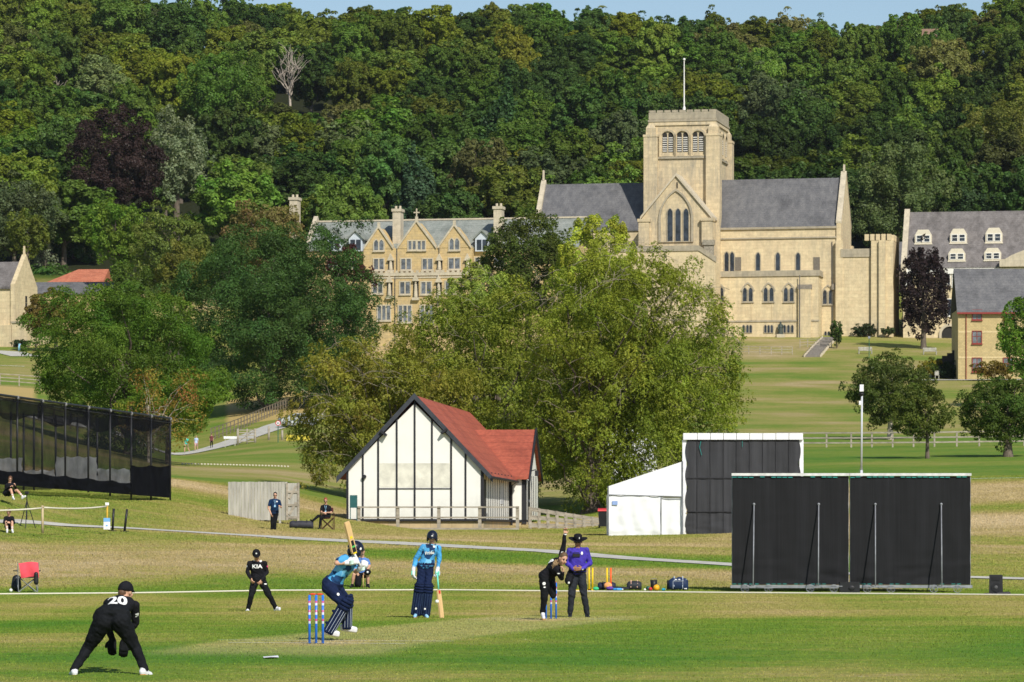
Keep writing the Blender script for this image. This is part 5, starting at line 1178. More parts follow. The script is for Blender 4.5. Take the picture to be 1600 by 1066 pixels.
def sheet(name, mat, top, bot, b=0.0, n=40, wob=.06, seed=3, parent=nr, px0=-90, px1=266, rows=6):
    rng = random.Random(seed); mb = MB(); vs = []
    for i in range(n+1):
        px = px0+(px1-px0)*i/n
        for j in range(rows+1):
            t = j/rows; p = nz(px, top(px)+(bot(px)-top(px))*t, b); p += NB*(.0+rng.uniform(-wob, wob)); vs.append(p)
    fs = [(i*(rows+1)+j, (i+1)*(rows+1)+j, (i+1)*(rows+1)+j+1, i*(rows+1)+j+1) for i in range(n) for j in range(rows)]
    mb.add(vs, fs); return mb.build(name, mat, parent, True)
def ybot(px): return 757+(778-757)*px/266.0
sheet('side_netting', net, lambda p: ytop(p)+2, lambda p: ybot(p)-6)
sheet('roof_netting_fold', net2, lambda p: ytop(p)+3, lambda p: ytop(p)+32+6*math.sin(p*.09)-(0 if p < 150 else (p-150)*.15), .12, wob=.1, seed=5)
sheet('rear_netting', net, lambda p: 645+p*.05, lambda p: 765, BD, seed=6)
sheet('skirt', skirt, lambda p: ybot(p)-24+3.0*abs(math.sin((p-30)*math.pi/36))+.02*p, ybot, -.08, 80, .05, seed=7, px1=204)
sheet('tall_skirt', skirt, lambda p: 727+3*abs(math.sin((p-205)*math.pi/30)), ybot, -.1, 30, .05, seed=8, px0=204, px1=266)
for a, b, t, bo in ((-40, 34, 716, 750), (37, 86, 735, 752), (87, 151, 714, 755), (152, 204, 733, 759)):
    sheet('windbreak_panel', greynet, lambda p, t=t: t+1.2*math.sin(p*.35), lambda p, bo=bo: bo, 3.0, 16, .05, seed=a, px0=a, px1=b)
# --- sight screens
scr = plain('black_screen_cloth', (.0085, .0088, .0105), .8, .38, 1.3, .02, 3.4, stretch=(3.2, 1, .10))
def wrinkled(x0, x1, z0, z1, mat, name, parent, y=0.0, nx=60, nz_=36, seed=1, amp=.012, scal=0.0):
    rng = random.Random(seed); vs = []
    for i in range(nx+1):
        for j in range(nz_+1):
            u, v_ = i/nx, j/nz_; x = x0+(x1-x0)*u; z = z0+(z1-z0)*v_
            low = max(0, 1-v_*3.2)
            yy = y+amp*(math.sin(x*9+math.sin(z*3+seed)*1.3)*.5+mnoise.noise((x*1.2, seed, z*7))*2.2*(.25+low*1.9)+mnoise.noise((x*3, seed, z*1.0))*.9)
            if scal and i in (0, nx): x += (1 if i else -1)*-scal*(1-abs(math.sin(v_*math.pi*4)))*1.0
            vs.append((x, yy, z))
    fs = [(i*(nz_+1)+j, (i+1)*(nz_+1)+j, (i+1)*(nz_+1)+j+1, i*(nz_+1)+j+1) for i in range(nx) for j in range(nz_)]
    return MB().add(vs, fs).build(name, mat, parent, True)
cab = plain('teal_lashing', (.02, .22, .20), .6)
def sight_screen(px0, px1, label, stays, seed, d=113.4):
    g = GP((px0+px1)/2, d); root = empty('sight_screen', g); tag(root, label, 'sight screen'); s = d/F; c = (px0+px1)/2
    x0, x1 = (px0-c)*s, (px1-c)*s; zt_, zb_ = PZ(742, d)-g.z, PZ(914, d)-g.z
    wrinkled(x0+.02, x1-.02, zb_, zt_-.04, scr, 'cloth', root, seed=seed, scal=.012)
    MB().bb(x0, x1, -.06, .10, zt_-.03, zt_+.045).build('top_beam', plain('dull_white_paint', (.62, .62, .60), .6), root)
    MB().bb(x0-.03, x1+.03, -.05, .10, zb_-.09, zb_-.01).build('bottom_rail', steel, root)
    mb = MB()
    for x in (x0+.04, x1-.04): mb.tube([(x, .06, zb_), (x, .06, zt_-.05)], .035, 6)
    mb.build('upright', steel, root)
    mb = MB(); rng = random.Random(seed)
    for i in range(int((x1-x0)/.16)):
        a = x0+.08+i*.16
        if rng.random() < .8: mb.box((a, -.035, zt_-.06-rng.random()*.015), (.13, .012, .03))
        if rng.random() < .55: mb.box((a, -.04, zb_+.025), (.11, .012, .02))
    mb.build('lashing', cab, root)
    for px in stays:
        x = (px-c)*s; zz_ = PZ(788, d)-g.z; P0_ = (x-.08, -.95, .18); P1_ = (x+.0, -.05, zz_)
        MB().tube([P0_, P1_], .019, 8).ell(P1_, (.04, .04, .04)).build('stay', steel, root, True)
        b = MB().tube([(x-.12, -1.05, .17), (x-.12, .9, .20)], .02, 6).tube([(x+.10, -1.0, .15), (x+.10, .8, .18)], .014, 6).tube([(x-.4, -1.0, .16), (x+.6, -1.0, .17)], .014, 6).tube([(x-.3, .0, .20), (x-.3, .0, zb_)], .025, 6)
        b.build('trolley', steel, root)
        for wx, wy in ((x-.32, -1.05), (x+.35, -1.05), (x-.2, .85)):
            m_ = MB(); n_ = 18; ctr = Vector((wx, wy, .112))
            ring_ = [ctr+Vector((math.cos(2*math.pi*k/n_)*.108, 0, math.sin(2*math.pi*k/n_)*.108)) for k in range(n_+1)]
            m_.tube(ring_, .010, 6, False)
            for k in range(6): m_.tube([ctr, ring_[k*3]], .006, 4)
            m_.build('wheel', steel, root)
sight_screen(1143, 1327.0, 'left half of the near black sight screen with two grey stays', (1178, 1279), 3)
sight_screen(1327.5, 1517.5, 'right half of the near black sight screen with two grey stays', (1367.5, 1470.5), 8)
tag(MB().bb(-.28, .28, -.2, .2, 0, .3).ell((.05, -.21, .13), (.09, .02, .07)).build('black_crate', blackp), 'black crate lying under the join of the two sight screens', 'crate').location = GP(1327, 112.6)
# far sight screen with white top, and the lean-to tent
d = 171.0; g = GP(1161, d); fs_ = empty('tall_sight_screen', g); tag(fs_, 'taller grey-black sight screen with a white top strip behind the near one', 'sight screen'); s = d/F
x0, x1 = (1069-1161)*s, (1253-1161)*s; zt_, zb_ = PZ(677, d)-g.z, -.15
wrinkled(x0+.05, x1-.05, zb_, zt_-.25, plain('grey_screen_cloth', (.038, .039, .043), .8, .3, 1.2, .02, 3.0, stretch=(3, 1, .12)), 'cloth', fs_, seed=4, amp=.02, scal=.10)
MB().bb(x0-.04, x1+.04, -.10, .3, zt_-.28, zt_).build('top_strip', pvc, fs_)
MB().bb(x0-.07, x0+.10, .04, .3, -.3, zt_-.285).bb(x1-.10, x1+.07, .04, .3, -.3, zt_-.285).build('upright', pvc, fs_)
mb = MB()
for k in range(1, 9): x = x0+(x1-x0)*k/9; mb.bb(x-.008, x+.008, -.112, -.101, zt_-.28, zt_)
for k in range(1, 9): x = x0+(x1-x0)*k/9; mb.bb(x-.01, x+.01, -.045, -.035, zb_, zt_-.3)
for z in (.9, 2.35): mb.bb(x0+.1, x1-.1, -.05, -.035, z-.02, z+.02)
mb.build('seams', plain('seam_grey', (.03, .03, .033), .9), fs_); MB().tube([(x0+.72, -.07, zt_-.35), (x0+.66, -.08, zt_-.6), (x0+.75, -.08, zt_-.95)], .015, 5).tube([(x0+2.5, -.07, zt_-.33), (x0+2.5, -.08, zt_-.6)], .01, 5).build('loose_cord', cab, fs_)
d = 170.0; g = GP(1010, d); tn = empty('lean_to_tent', g); tag(tn, 'white lean-to tent with sloping roof joined to the tall sight screen', 'tent'); s = d/F
def tx(px): return (px-1010)*s
def tz(py): return PZ(py, d)-g.z
MB().add([(tx(950.5), 0, tz(760)), (tx(1067), 0, tz(721)), (tx(1067), 0, tz(776)), (tx(950.5), 0, tz(773)), (tx(952), 3.2, tz(761)), (tx(1067), 3.2, tz(722)), (tx(1067), 3.2, tz(776)), (tx(952), 3.2, tz(773))],
         [(3, 2, 1, 0), (4, 5, 6, 7), (0, 1, 5, 4), (1, 2, 6, 5), (3, 0, 4, 7)]).build('roof', pvc, tn)
wrinkled(tx(950.5), tx(1033), -.25, tz(774), pvc, 'front_wall', tn, seed=5, amp=.035, nx=50, nz_=16)
wrinkled(tx(1033.5), tx(1066), -.25, tz(776), pvc, 'door_flap', tn, y=.10, seed=6, amp=.03, nx=24, nz_=16)
MB().bb(tx(950.5), tx(951.5), .02, 3.2, -.3, tz(773)).bb(tx(952), tx(1067), 3.1, 3.2, -.3, tz(776)).build('rear_wall', pvc, tn)
mb = MB().tube([(tx(950.5), -.03, -.2), (tx(950.5), -.03, tz(760))], .035, 6).tube([(tx(1066.5), -.04, -.2), (tx(1066.5), -.04, tz(721))], .035, 6).tube([(tx(1033), -.02, -.2), (tx(1033), -.02, tz(775))], .025, 6).tube([(tx(950.5), -.05, tz(773)), (tx(1067), -.05, tz(776))], .02, 6); mb.build('frame', steel, tn)
MB().bb(tx(956.5), tx(965), -.06, -.045, tz(789), tz(783)).build('label_patch', plain('pale_blue_print', (.25, .36, .62), .6), tn)
# camera mast
g = GP(1346, 150); ms = empty('camera_mast', g); tag(ms, 'tall white camera mast behind the near sight screen', 'mast'); zt_ = PZ(600, 150)-g.z; wm = plain('mast_paint', (.55, .57, .60), .35, .05)
MB().tube([(0, 0, -.2), (0, 0, zt_*.45)], .052, 10).tube([(0, 0, zt_*.45), (.02, 0, zt_-.35)], .038, 10).build('pole', wm, ms, True)
MB().box((0, -.05, zt_-.16), (.14, .2, .26)).box((-.05, -.05, zt_-.24), (.06, .22, .1)).build('camera_head', MATS['sign_white'], ms); MB().ell((0, -.02, zt_-.38), (.09, .09, .08)).build('camera_dome', blackp, ms, True)
MB().box((-.06, -.02, zt_-.72), (.07, .1, .16)).build('junction_box', MATS['sign_white'], ms)
mb = MB()
for x in (-2.2, 1.6): mb.tube([(0, 0, zt_*.5), (x*.35, .6, 0)], .006, 4)
mb.build('guy_wire', steel, ms)
# wooden screen fence behind the standing steward
d = 172.0; g = GP(412, d); wf = empty('board_fence', g); tag(wf, 'grey weathered board fence with an open framed gate end behind the standing steward', 'fence'); s = d/F
x = (356.5-412)*s; xe = (446.5-412)*s; rng = random.Random(4); mb = MB(); zt_, zb_ = PZ(753, d)-g.z, PZ(813, d)-g.z
while x < xe:
    w_ = rng.uniform(.10, .15); mb.box((x+w_/2, rng.uniform(-.008, .008), (zt_+zb_)/2+rng.uniform(-.01, .01)), (w_-.008, .022, zt_-zb_)); x += w_
mb.build('boards', greywood, wf)
MB().bb((356-412)*s, xe, .03, .09, zt_-.35, zt_-.25).bb((356-412)*s, xe, .03, .09, zb_+.2, zb_+.3).bb(xe-.3, xe-.2, .0, .1, zb_-.5, zb_+.05).bb((357-412)*s, (360-412)*s, .03, .12, zb_-.5, zb_).build('back_rails', greywood, wf)
a, b = (447-412)*s, (468-412)*s; zt2 = PZ(755, d)-g.z
G_ = MB().bb(a, b, -.02, .02, zb_+.02, zt2).build('gate_panel', greywood, wf); m_ = MB().bb(a, a+.09, -.07, -.021, zb_, zt2).bb(b-.09, b, -.07, -.021, zb_-.1, zt2+.02)
for z in (zt2-.38, zb_+.12, (zt2+zb_)/2-.15): m_.bb(a+.09, b-.09, -.065, -.021, z-.05, z+.05)
for k in (.3, .7): m_.box((a+(b-a)*.5, -.045, zb_+.12+(zt2-zb_)*(.18 if k < .5 else .62)*1.0+.1), (.10, .03, .62), rot=Matrix.Rotation(math.radians(28), 3, 'Y'))
m_.build('gate_frame', wood, G_)
# pavilion railings and ramp
rr = empty('pavilion_railing', Pf.world(0, -1.2, 0)); tag(rr, 'wooden three-rail railing running along the front of the pavilion', 'railing'); rr.rotation_euler = (0, 0, -Pf.a)
v_ = -1.2
def PL(px, py): return Pf.u(px, v_), Pf.zz(py, px, v_)
for px in (560.5, 621.5, 685.5, 749.5, 808.5):
    u, z = PL(px, 791); mb = MB().bb(u-.08, u+.08, 0, .09, -.8, z).build('post', wood, rr)
for y0, y1 in ((791.5, 793.8), (807.5, 810), (825, 828)):
    u0_, u1_ = PL(559, y0)[0], PL(810, y0)[0]; MB().bb(u0_, u1_, -.05, -.002, PL(650, y1)[1], PL(650, y0)[1]).build('rail', wood, rr)
v_ = 2.2; rmp = empty('ramp_railing', Pf.world(Pf.u(828, v_), v_, 0), 0); tag(rmp, 'sloping wooden ramp railing with close posts right of the pavilion', 'railing')
O_ = rmp.location.copy()
def RP(px, py, b=0.0): d_ = 197.5+b; p = PT(px, py, d_); return p-O_
for b_, off in ((0, 0), (1.4, -3)):
    n_ = 9
    for i in range(n_):
        px = 829+i*(941-829)/(n_-1)+off*.5; yt_ = 795+(813-795)*(px-828)/114+off
        a = RP(px, yt_, b_); c = RP(px, 833, b_); MB().bb(a.x-.055, a.x+.055, a.y-.16, a.y-.102, c.z-.4, a.z).build('post', wood, rmp)
    for k in (0, .45, .9):
        y0a, y1a = 797+off+k*28, 815+off+k*(14 if b_ == 0 else 12); p0, p1 = RP(828, y0a, b_), RP(942, y1a, b_); vs = []
        for p in (p0, p1):
            for y, z in ((-.10, -.05), (-.052, -.05), (-.052, .05), (-.10, .05)): vs.append(p+Vector((0, y, z)))
        MB().add(vs, [(0, 1, 2, 3), (7, 6, 5, 4), (0, 4, 5, 1), (1, 5, 6, 2), (2, 6, 7, 3), (3, 7, 4, 0)]).build('rail', wood, rmp)
MB().hexa([RP(828, 828), RP(942, 832), RP(942, 832, 1.35), RP(828, 828, 1.35), RP(828, 826), RP(942, 830.5), RP(942, 830.5, 1.35), RP(828, 826, 1.35)]).build('deck', wood, rmp)
v_ = -1.3; sb = empty('green_cabinet', Pf.world(Pf.u(552.5, -1.5), -1.5, 0)); tag(sb, 'dark green cabinet on two legs at the left corner of the pavilion', 'cabinet')
gz_ = ground(sb.location.x, sb.location.y)-sb.location.z; tl = plain('teal_metal', (.022, .10, .10), .5)
MB().box((0, 0, .86), (.36, .25, .62)).build('box', tl, sb); 
for x in (-.16, .16): MB().box((x, 0, .22+gz_/2), (.04, .04, .68-gz_)).build('leg', tl, sb)
wb = empty('wheelie_bin', GP(943, 192)); tag(wb, 'black wheelie bin with red lid left of the white tent', 'bin')
MB().hexa([(-.2, -.25, .08), (.2, -.25, .08), (.2, .25, .08), (-.2, .25, .08), (-.26, -.32, .82), (.26, -.32, .82), (.26, .32, .82), (-.26, .32, .82)]).build('body', blackp, wb); MB().hexa([(-.29, -.36, .823), (.29, -.36, .823), (.29, .36, .823), (-.29, .36, .823), (-.27, -.33, .9), (.27, -.33, .9), (.27, .3, .97), (-.27, .3, .97)]).build('lid', plain('red_lid', (.62, .03, .035), .4), wb)
for x in (-.2, .2): MB().tube([(x-.04, .3, .09), (x+.04, .3, .09)], .09, 12).build('wheel', blackp, wb)
# left bank: rope barrier, sign, stanchions, tripod
ro = empty('rope_barrier', GP(66.5, 141)); tag(ro, 'low white rope barrier between a wooden post and a yellow post', 'barrier'); O_ = ro.location.copy(); s = 141/F
pz = lambda px, py, d=141.0: PT(px, py, d)-O_
MB().tube([pz(66.5, 833), pz(66.5, 792)], .045, 8).ell(pz(66.5, 792), (.06, .06, .05)).build('wooden_post', plain('post_tan', (.5, .40, .24), .8), ro, True)
MB().tube([pz(167.5, 828, 146), pz(167.5, 787, 146)], .035, 8).build('yellow_post', plain('post_yellow', (.6, .38, .04), .6), ro, True); MB().box(pz(167.5, 787.5, 146), (.13, .1, .1)).build('post_cap', MATS['sign_white'], ro)
def sagr(a, b, sag): return [a.lerp(b, t/8)-Vector((0, 0, sag*4*(t/8)*(1-t/8))) for t in range(9)]
MB().tube(sagr(pz(66.5, 793), pz(167, 791.5, 146), .06), .035, 6).tube(sagr(pz(-60, 797, 138), pz(66.5, 794), .05), .035, 6).build('rope', MATS['rope_white'], ro, True)
nb = empty('notice_board', GP(167, 145)); tag(nb, 'small white and blue notice hanging below the yellow post', 'sign')
nzb = PZ(827.5, 145)-nb.location.z; MB().mat(0).bb(-.12, .12, -.02, .02, nzb, nzb+.28).mat(1).bb(-.12, .12, -.02, .02, nzb+.283, nzb+.42).mat(1).bb(-.04, .03, -.026, -.021, nzb+.12, nzb+.17).build('panel', [MATS['sign_white'], plain('sky_blue_print', (.18, .42, .75), .5)], nb)
for px, lab, ln in ((178, 'left one of the two black stanchion posts on the bank', .03), (198, 'right one of the two black stanchion posts on the bank', .06)):
    st_ = empty('stanchion', GP(px-1, 148)); tag(st_, lab, 'stanchion', 'black stanchion posts on the bank'); MB().tube([(-ln, 0, .0), (ln*.6, 0, .84)], .045, 10).build('pole', blackp, st_, True); MB().tube([(-ln, 0, -.05), (-ln, 0, .03)], .17, 16).build('base', blackp, st_)
tp = empty('tripod', GP(42, 146)); tag(tp, 'black tripod with a small camera beside the upper sitting woman', 'tripod'); zt_ = PZ(772, 146)-tp.location.z
for a in (0, 2.1, 4.2): MB().tube([(0, 0, zt_-.25), (math.cos(a+.5)*.35, math.sin(a+.5)*.35, -.05)], .016, 6).build('leg', blackp, tp)
MB().tube([(0, 0, .3), (0, 0, zt_)], .02, 6).build('column', blackp, tp); MB().box((0, 0, zt_+.05), (.14, .12, .10)).tube([(0, -.06, zt_+.05), (0, -.15, zt_+.05)], .035, 10).build('camera', blackp, tp)
# dotted rope on the left lawn
mb = MB()
for i in range(34):
    px = 285+i*5.0; q = GP(px, 290+i*.3); mb.ell((q.x, q.y, q.z+.10), (.085, .06, .06), nu=6, nv=4)
tag(mb.build('dotted_rope', MATS['rope_white']), 'dotted white line of floats lying on the left lawn below the road', 'rope')
# folding camp chair with pink towel
def tubes(name, segs, r, mat, par): 
    mb = MB()
    for a, b in segs: mb.tube([a, b], r, 6)
    return mb.build(name, mat, par)
cc = empty('folding_chair', GP(42, 112.5), .25); tag(cc, 'folding camp chair seen from behind with a pink towel draped over it', 'chair')
tubes('frame', [((-.26, .24, 0), (.26, -.22, .44)), ((.26, .24, 0), (-.26, -.22, .44)), ((-.26, -.24, 0), (.26, -.24, .42)), ((.26, -.24, 0), (-.26, -.24, .42)), ((-.26, -.24, 0), (-.27, .22, .42)), ((.26, -.24, 0), (.27, .22, .42)), ((-.27, -.26, .0), (-.30, -.30, .84)), ((.27, -.26, .0), (.30, -.30, .84))], .012, steel, cc)
MB().box((0, 0, .42), (.5, .46, .03)).build('seat', plain('navy_canvas', (.03, .04, .07), .8), cc)
MB().box((-.33, -.02, .6), (.07, .46, .03)).box((.33, -.02, .6), (.07, .46, .03)).build('armrest', blackp, cc)
pk = MB(); vs = []; nx_, nz_ = 14, 12
for i in range(nx_+1):
    for j in range(nz_+1):
        u, v = i/nx_, j/nz_; x = -.28+.56*u+(.05*(1-v)); x *= (1-.10*(1-v)); vs.append((x, -.33-.02*math.sin(u*9+v*2)-.03*math.sin(v*3), .42+.42*v-.02*math.cos(u*5)))
pk.add(vs, [(i*(nz_+1)+j, (i+1)*(nz_+1)+j, (i+1)*(nz_+1)+j+1, i*(nz_+1)+j+1) for i in range(nx_) for j in range(nz_)])
o_ = pk.build('towel', plain('pink_towel', (.80, .085, .115), .9, .08, 9, .005, 60), None, True); tag(o_, 'pink towel hung over the back of the camp chair', 'towel'); o_.location = cc.location; o_.rotation_euler = cc.rotation_euler
tag(MB().rcone((0, 0, .16), (0, .03, .36), .15, .12, 14).rcone((.02, -.1, .12), (.02, -.08, .25), .09, .07).build('backpack', blackp, None, True), 'round black backpack leaning at the left of the camp chair', 'bag').location = GP(25.5, 112.8)
tag(MB().rcone((0, 0, .28), (0, .0, .52), .07, .06, 10).build('dark_pouch', blackp, None, True), 'dark pouch hanging at the right of the camp chair', 'bag').location = GP(56.5, 112.2)
tag(MB().ell((0, 0, .05), (.05, .05, .05)).build('white_bottle', MATS['sign_white'], None, True), 'tiny white bottle top lying left of the black backpack', 'bottle').location = GP(17, 112.5)
# kit laid along the boundary
def bag(name, label, px, w_, h_, dp, col, d=114.6, cat='bag', stripe=None, sag=.25, lump=3):
    g = GP(px, d); root = empty(name, g); tag(root, label, cat); mb = MB(); rng = random.Random(px); secs = []
    for i in range(9):
        t = i/8; x = -w_/2+w_*t; k = (1-abs(2*t-1)**4)**.5*.12+.88 if 0 < i < 8 else .8
        hh = h_*k*(1+rng.uniform(-.06, .06)); secs.append(((x, 0, hh/2), (0, 1, 0), (0, 0, 1), dp/2*k, hh/2))
    mb.loft(secs, 20); mb.build('body', plain(name+str(px), col, .65, .25, 5, .01, 20), root, True)
    m2 = MB()
    for x in (-w_*.22, w_*.22): m2.tube([(x-.01, -dp*.47, h_*.3), (x, -dp*.42, h_*.75), (x, -.02, h_*1.08), (x, dp*.3, h_*.9)], .014, 5)
    m2.build('handle', stripe or blackp, root); return root
nb2 = bag('kit_bag', 'navy blue kit bag with pale piping and white emblems, rightmost of the kit', 1060, .56, .37, .32, (.012, .03, .085), stripe=plain('pale_piping', (.45, .5, .58), .6))
tubes('piping', [((-.16, -.162, .05), (-.16, -.155, .27)), ((.12, -.162, .05), (.12, -.155, .27)), ((-.16, -.155, .27), (.12, -.155, .27)), ((.22, -.13, .02), (.22, -.10, .34))], .007, MATS['pale_piping'], nb2)
MB().ell((-.08, -.12, .31), (.035, .02, .02)).ell((.02, -.12, .31), (.035, .02, .02)).box((.20, -.165, .05), (.08, .005, .02)).build('emblem', MATS['sign_white'], nb2)
tag(MB().box((0, 0, .14), (.11, .2, .28)).build('black_case', blackp), 'upright black case touching the left end of the navy kit bag', 'case').location = GP(1045, 114.9)
bag('grey_rucksack', 'dark grey rucksack with a pale strap lying left of the bucket', 991, .42, .26, .3, (.028, .03, .038), stripe=plain('peach_strap', (.7, .42, .32), .7))
tag(MB().rcone((-.22, 0, .06), (.16, 0, .05), .06, .05, 10).build('dark_jacket', plain('dark_cloth', (.02, .022, .03), .9), None, True), 'dark folded jacket lying left of the grey rucksack', 'jacket').location = GP(972, 114.4)
bag('sports_bag', 'dark open bag with orange cloth lying behind the yellow stumps', 948, .52, .23, .3, (.02, .022, .05))
tag(MB().ell((0, 0, .14), (.12, .08, .10)).rcone((.0, -.1, .10), (.1, -.12, .05), .045, .03, 8).build('orange_cloth', plain('orange_cloth', (.85, .38, .14), .8), None, True), 'crumpled orange cloth on top of the dark open bag', 'cloth').location = GP(950, 114.2)
tag(MB().ell((0, 0, .07), (.11, .08, .06)).build('purple_cloth', plain('purple_cloth', (.12, .05, .3), .8), None, True), 'small purple cloth at the foot of the dark open bag', 'cloth').location = GP(953, 113.9)
tag(MB().ell((0, 0, .06), (.09, .07, .055)).build('green_cloth', plain('green_cloth', (.05, .5, .22), .8), None, True), 'bright green cloth between the yellow stumps and the dark bag', 'cloth').location = GP(931, 113.9)
for i, (px, c, lab) in enumerate(((963.5, (.04, .25, .62), 'left blue drinks bottle lying right of the open bag'), (968, (.10, .38, .75), 'right blue drinks bottle lying right of the open bag'), (1037, (.02, .35, .5), 'teal bottle lying left of the black case'))):
    b_ = empty('drinks_bottle', GP(px, 113.8), i*.6); tag(b_, lab, 'bottle'); MB().rcone((-.07, 0, .045), (.05, 0, .045), .04, .038, 12).build('body', plain('bottle'+str(i), c, .3), b_, True); MB().tube([(.08, 0, .045), (.12, 0, .045)], .022, 10).build('cap', MATS['sign_white'], b_)
bk = empty('black_bucket', GP(1021.5, 114.8)); tag(bk, 'black bucket standing behind the yellow ball', 'bucket'); MB().tube([(0, 0, 0), (0, 0, .29)], [.085, .105], 18).build('body', blackp, bk, True); MB().tube([(-.10, 0, .27), (-.07, -.07, .33), (.07, -.07, .33), (.10, 0, .27)], .006, 5).build('handle', steel, bk)
for px, r_, c, lab, nm in ((1025.7, .092, (.88, .42, .02), 'large yellow ball in front of the black bucket', 'yellow_ball'), (1016.5, .055, (.55, .035, .03), 'red ball left of the yellow ball', 'red_ball'), (1007.5, .036, (.8, .8, .78), 'small white ball lying left of the red ball', 'white_ball'), (1012.5, .06, (.02, .09, .075), 'dark green ball beside the red ball', 'green_ball')):
    tag(MB().ell((0, 0, r_), (r_, r_, r_), nu=24, nv=16).build(nm, plain(nm, c, .4, .05), None, True), lab, 'ball').location = GP(px, 113.9 if px != 1012.5 else 114.5)
def tstump(px, col, lab, base=None, d=114.2):
    r_ = empty('training_stump', GP(px, d)); tag(r_, lab, 'stump', 'training stumps along the boundary')
    MB().tube([(0, 0, 0), (0, 0, .64)], .023, 12).ell((0, 0, .64), (.023, .023, .015)).build('shaft', plain('stump_'+col[0], col[1], .4, .05), r_, True)
    if base: MB().bb(-base, base*.6, -.05, .05, 0, .035).build('base', MATS['stump_'+col[0]], r_)
YL = ('yellow', (.88, .58, .01)); ORG = ('orange', (.88, .12, .02))
tstump(920.5, YL, 'leftmost yellow training stump half hidden behind the umpire leg', .1); tstump(926, YL, 'second yellow training stump, just right of the umpire', .14); tstump(948.5, YL, 'yellow training stump standing beside the orange one'); tstump(954.5, ORG, 'only orange training stump, right of the yellow ones')
tag(MB().bb(-.16, .16, -.06, .06, 0, .03).build('stump_stand', MATS['stump_yellow']), 'flat yellow stump base on the grass left of the umpire legs', 'base').location = GP(903.5, 113.9)
# speaker at the right
sp = empty('loudspeaker', GP(1556, 108.6), -.1); tag(sp, 'black loudspeaker standing by the rope at the right', 'speaker')
MB().hexa([(-.19, -.17, .03), (.19, -.17, .03), (.15, .17, .03), (-.15, .17, .03), (-.18, -.15, .56), (.18, -.15, .56), (.15, .15, .56), (-.15, .15, .56)]).build('cabinet', plain('speaker_black', (.02, .02, .022), .5, .1), sp)
MB().tube([(0, -.172, .22), (0, -.185, .22)], .125, 24).build('woofer', blackp, sp); MB().tube([(0, -.187, .22), (0, -.20, .22)], [.05, .03], 16).build('dust_cap', plain('cone_grey', (.09, .09, .09), .4), sp); MB().box((0, -.163, .45), (.22, .012, .10)).build('horn', blackp, sp)
tag(MB().rcone((-.18, 0, .04), (.14, .0, .05), .06, .06, 10).build('cable_heap', blackp, None, True), 'black cable heap on the grass right of the loudspeaker', 'cable').location = GP(1568, 108.3)
tag(MB().rcone((-.10, 0, .03), (.06, .0, .03), .04, .04, 10).build('cable_heap', blackp, None, True), 'small black cable bundle on the grass left of the loudspeaker', 'cable').location = GP(1545, 108.3)
# wickets
stump_blue = bpy.data.materials.new('striped_stump'); stump_blue.use_nodes = True; _nt = stump_blue.node_tree; _b = _nt.nodes['Principled BSDF']
_g = _nt.nodes.new('ShaderNodeTexCoord'); _s = _nt.nodes.new('ShaderNodeSeparateXYZ'); _nt.links.new(_g.outputs['Object'], _s.inputs[0])
_bl, _wh, _pk = (.02, .17, .70), (.58, .62, .74), (.50, .09, .28)
st_ = [(0, _bl), (.292, _wh), (.328, _pk), (.362, _bl), (.418, _wh), (.454, _pk), (.49, _bl), (.555, _wh), (.59, _pk), (.625, _bl)]
_nt.links.new(_ramp(_nt, _s.outputs[2], st_, True), _b.inputs['Base Color']); _b.inputs['Roughness'].default_value = .35
def wicket(P, which, bails=True, away=0):
    for i, t in enumerate((-.1, 0, .1)):
        x, y = P.x+PITCH_N.x*t, P.y+PITCH_N.y*t
        o = MB().tube([(0, 0, -.02), (0, 0, .70)], .0185, 16).ell((0, 0, .70), (.0185, .0185, .012), nu=16, nv=6).build('stump', stump_blue, None, True)
        o.location = (x, y, ground(x, y)); tag(o, f"{('left', 'middle', 'right')[i]} blue stump of the wicket {which}", 'stump', 'blue stumps')
    if bails:
        for i, t in enumerate((-.052, .052)):
            x, y = P.x+PITCH_N.x*t, P.y+PITCH_N.y*t
            o = MB().tube([(-.05, 0, 0), (-.02, 0, .0), (0, 0, .0), (.02, 0, 0), (.05, 0, 0)], [.006, .012, .013, .012, .006], 10).build('bail', plain('red_bail', (.85, .06, .03), .4), None, True)
            o.location = (x, y, ground(x, y)+.722); o.rotation_euler = (0, 0, math.atan2(PITCH_N.y, PITCH_N.x)); tag(o, f"{('left', 'right')[i]} red bail on the wicket {which}", 'bail', 'red bails')
wicket(PITCH_A, 'beside the batter'); wicket(PITCH_B, 'behind the bowler', True)
# creases
def gline(name, c, dirv, L_, w_=.05):
    p = c-dirv*L_/2; q = c+dirv*L_/2; n_ = Vector((-dirv.y, dirv.x))*w_/2; vs = []; k = 12
    for i in range(k+1):
        r_ = p+(q-p)*i/k
        for s_ in (-1, 1): a = r_+n_*s_; vs.append((a.x, a.y, ground(a.x, a.y)+.012))
    tag(MB().add(vs, [(2*i, 2*i+1, 2*i+3, 2*i+2) for i in range(k)]).build(name, chalk), kind='structure')
PA, PB = Vector((PITCH_A.x, PITCH_A.y)), Vector((PITCH_B.x, PITCH_B.y))
gline('bowling_crease_line', PA, PITCH_N, 2.64); gline('popping_crease_line', PA+PITCH_D*1.22, PITCH_N, 3.6); gline('bowling_crease_line', PB, PITCH_N, 2.64); gline('popping_crease_line', PB-PITCH_D*1.22, PITCH_N, 3.6)
# ball in flight
bl = MB().ell((0, 0, 0), (.037, .037, .037), nu=24, nv=16).build('cricket_ball', plain('white_leather', (.82, .82, .78), .4, .04), None, True); bl.location = PT(682.9, 940, 76); tag(bl, 'white cricket ball in flight beside the non-striker bat', 'ball')
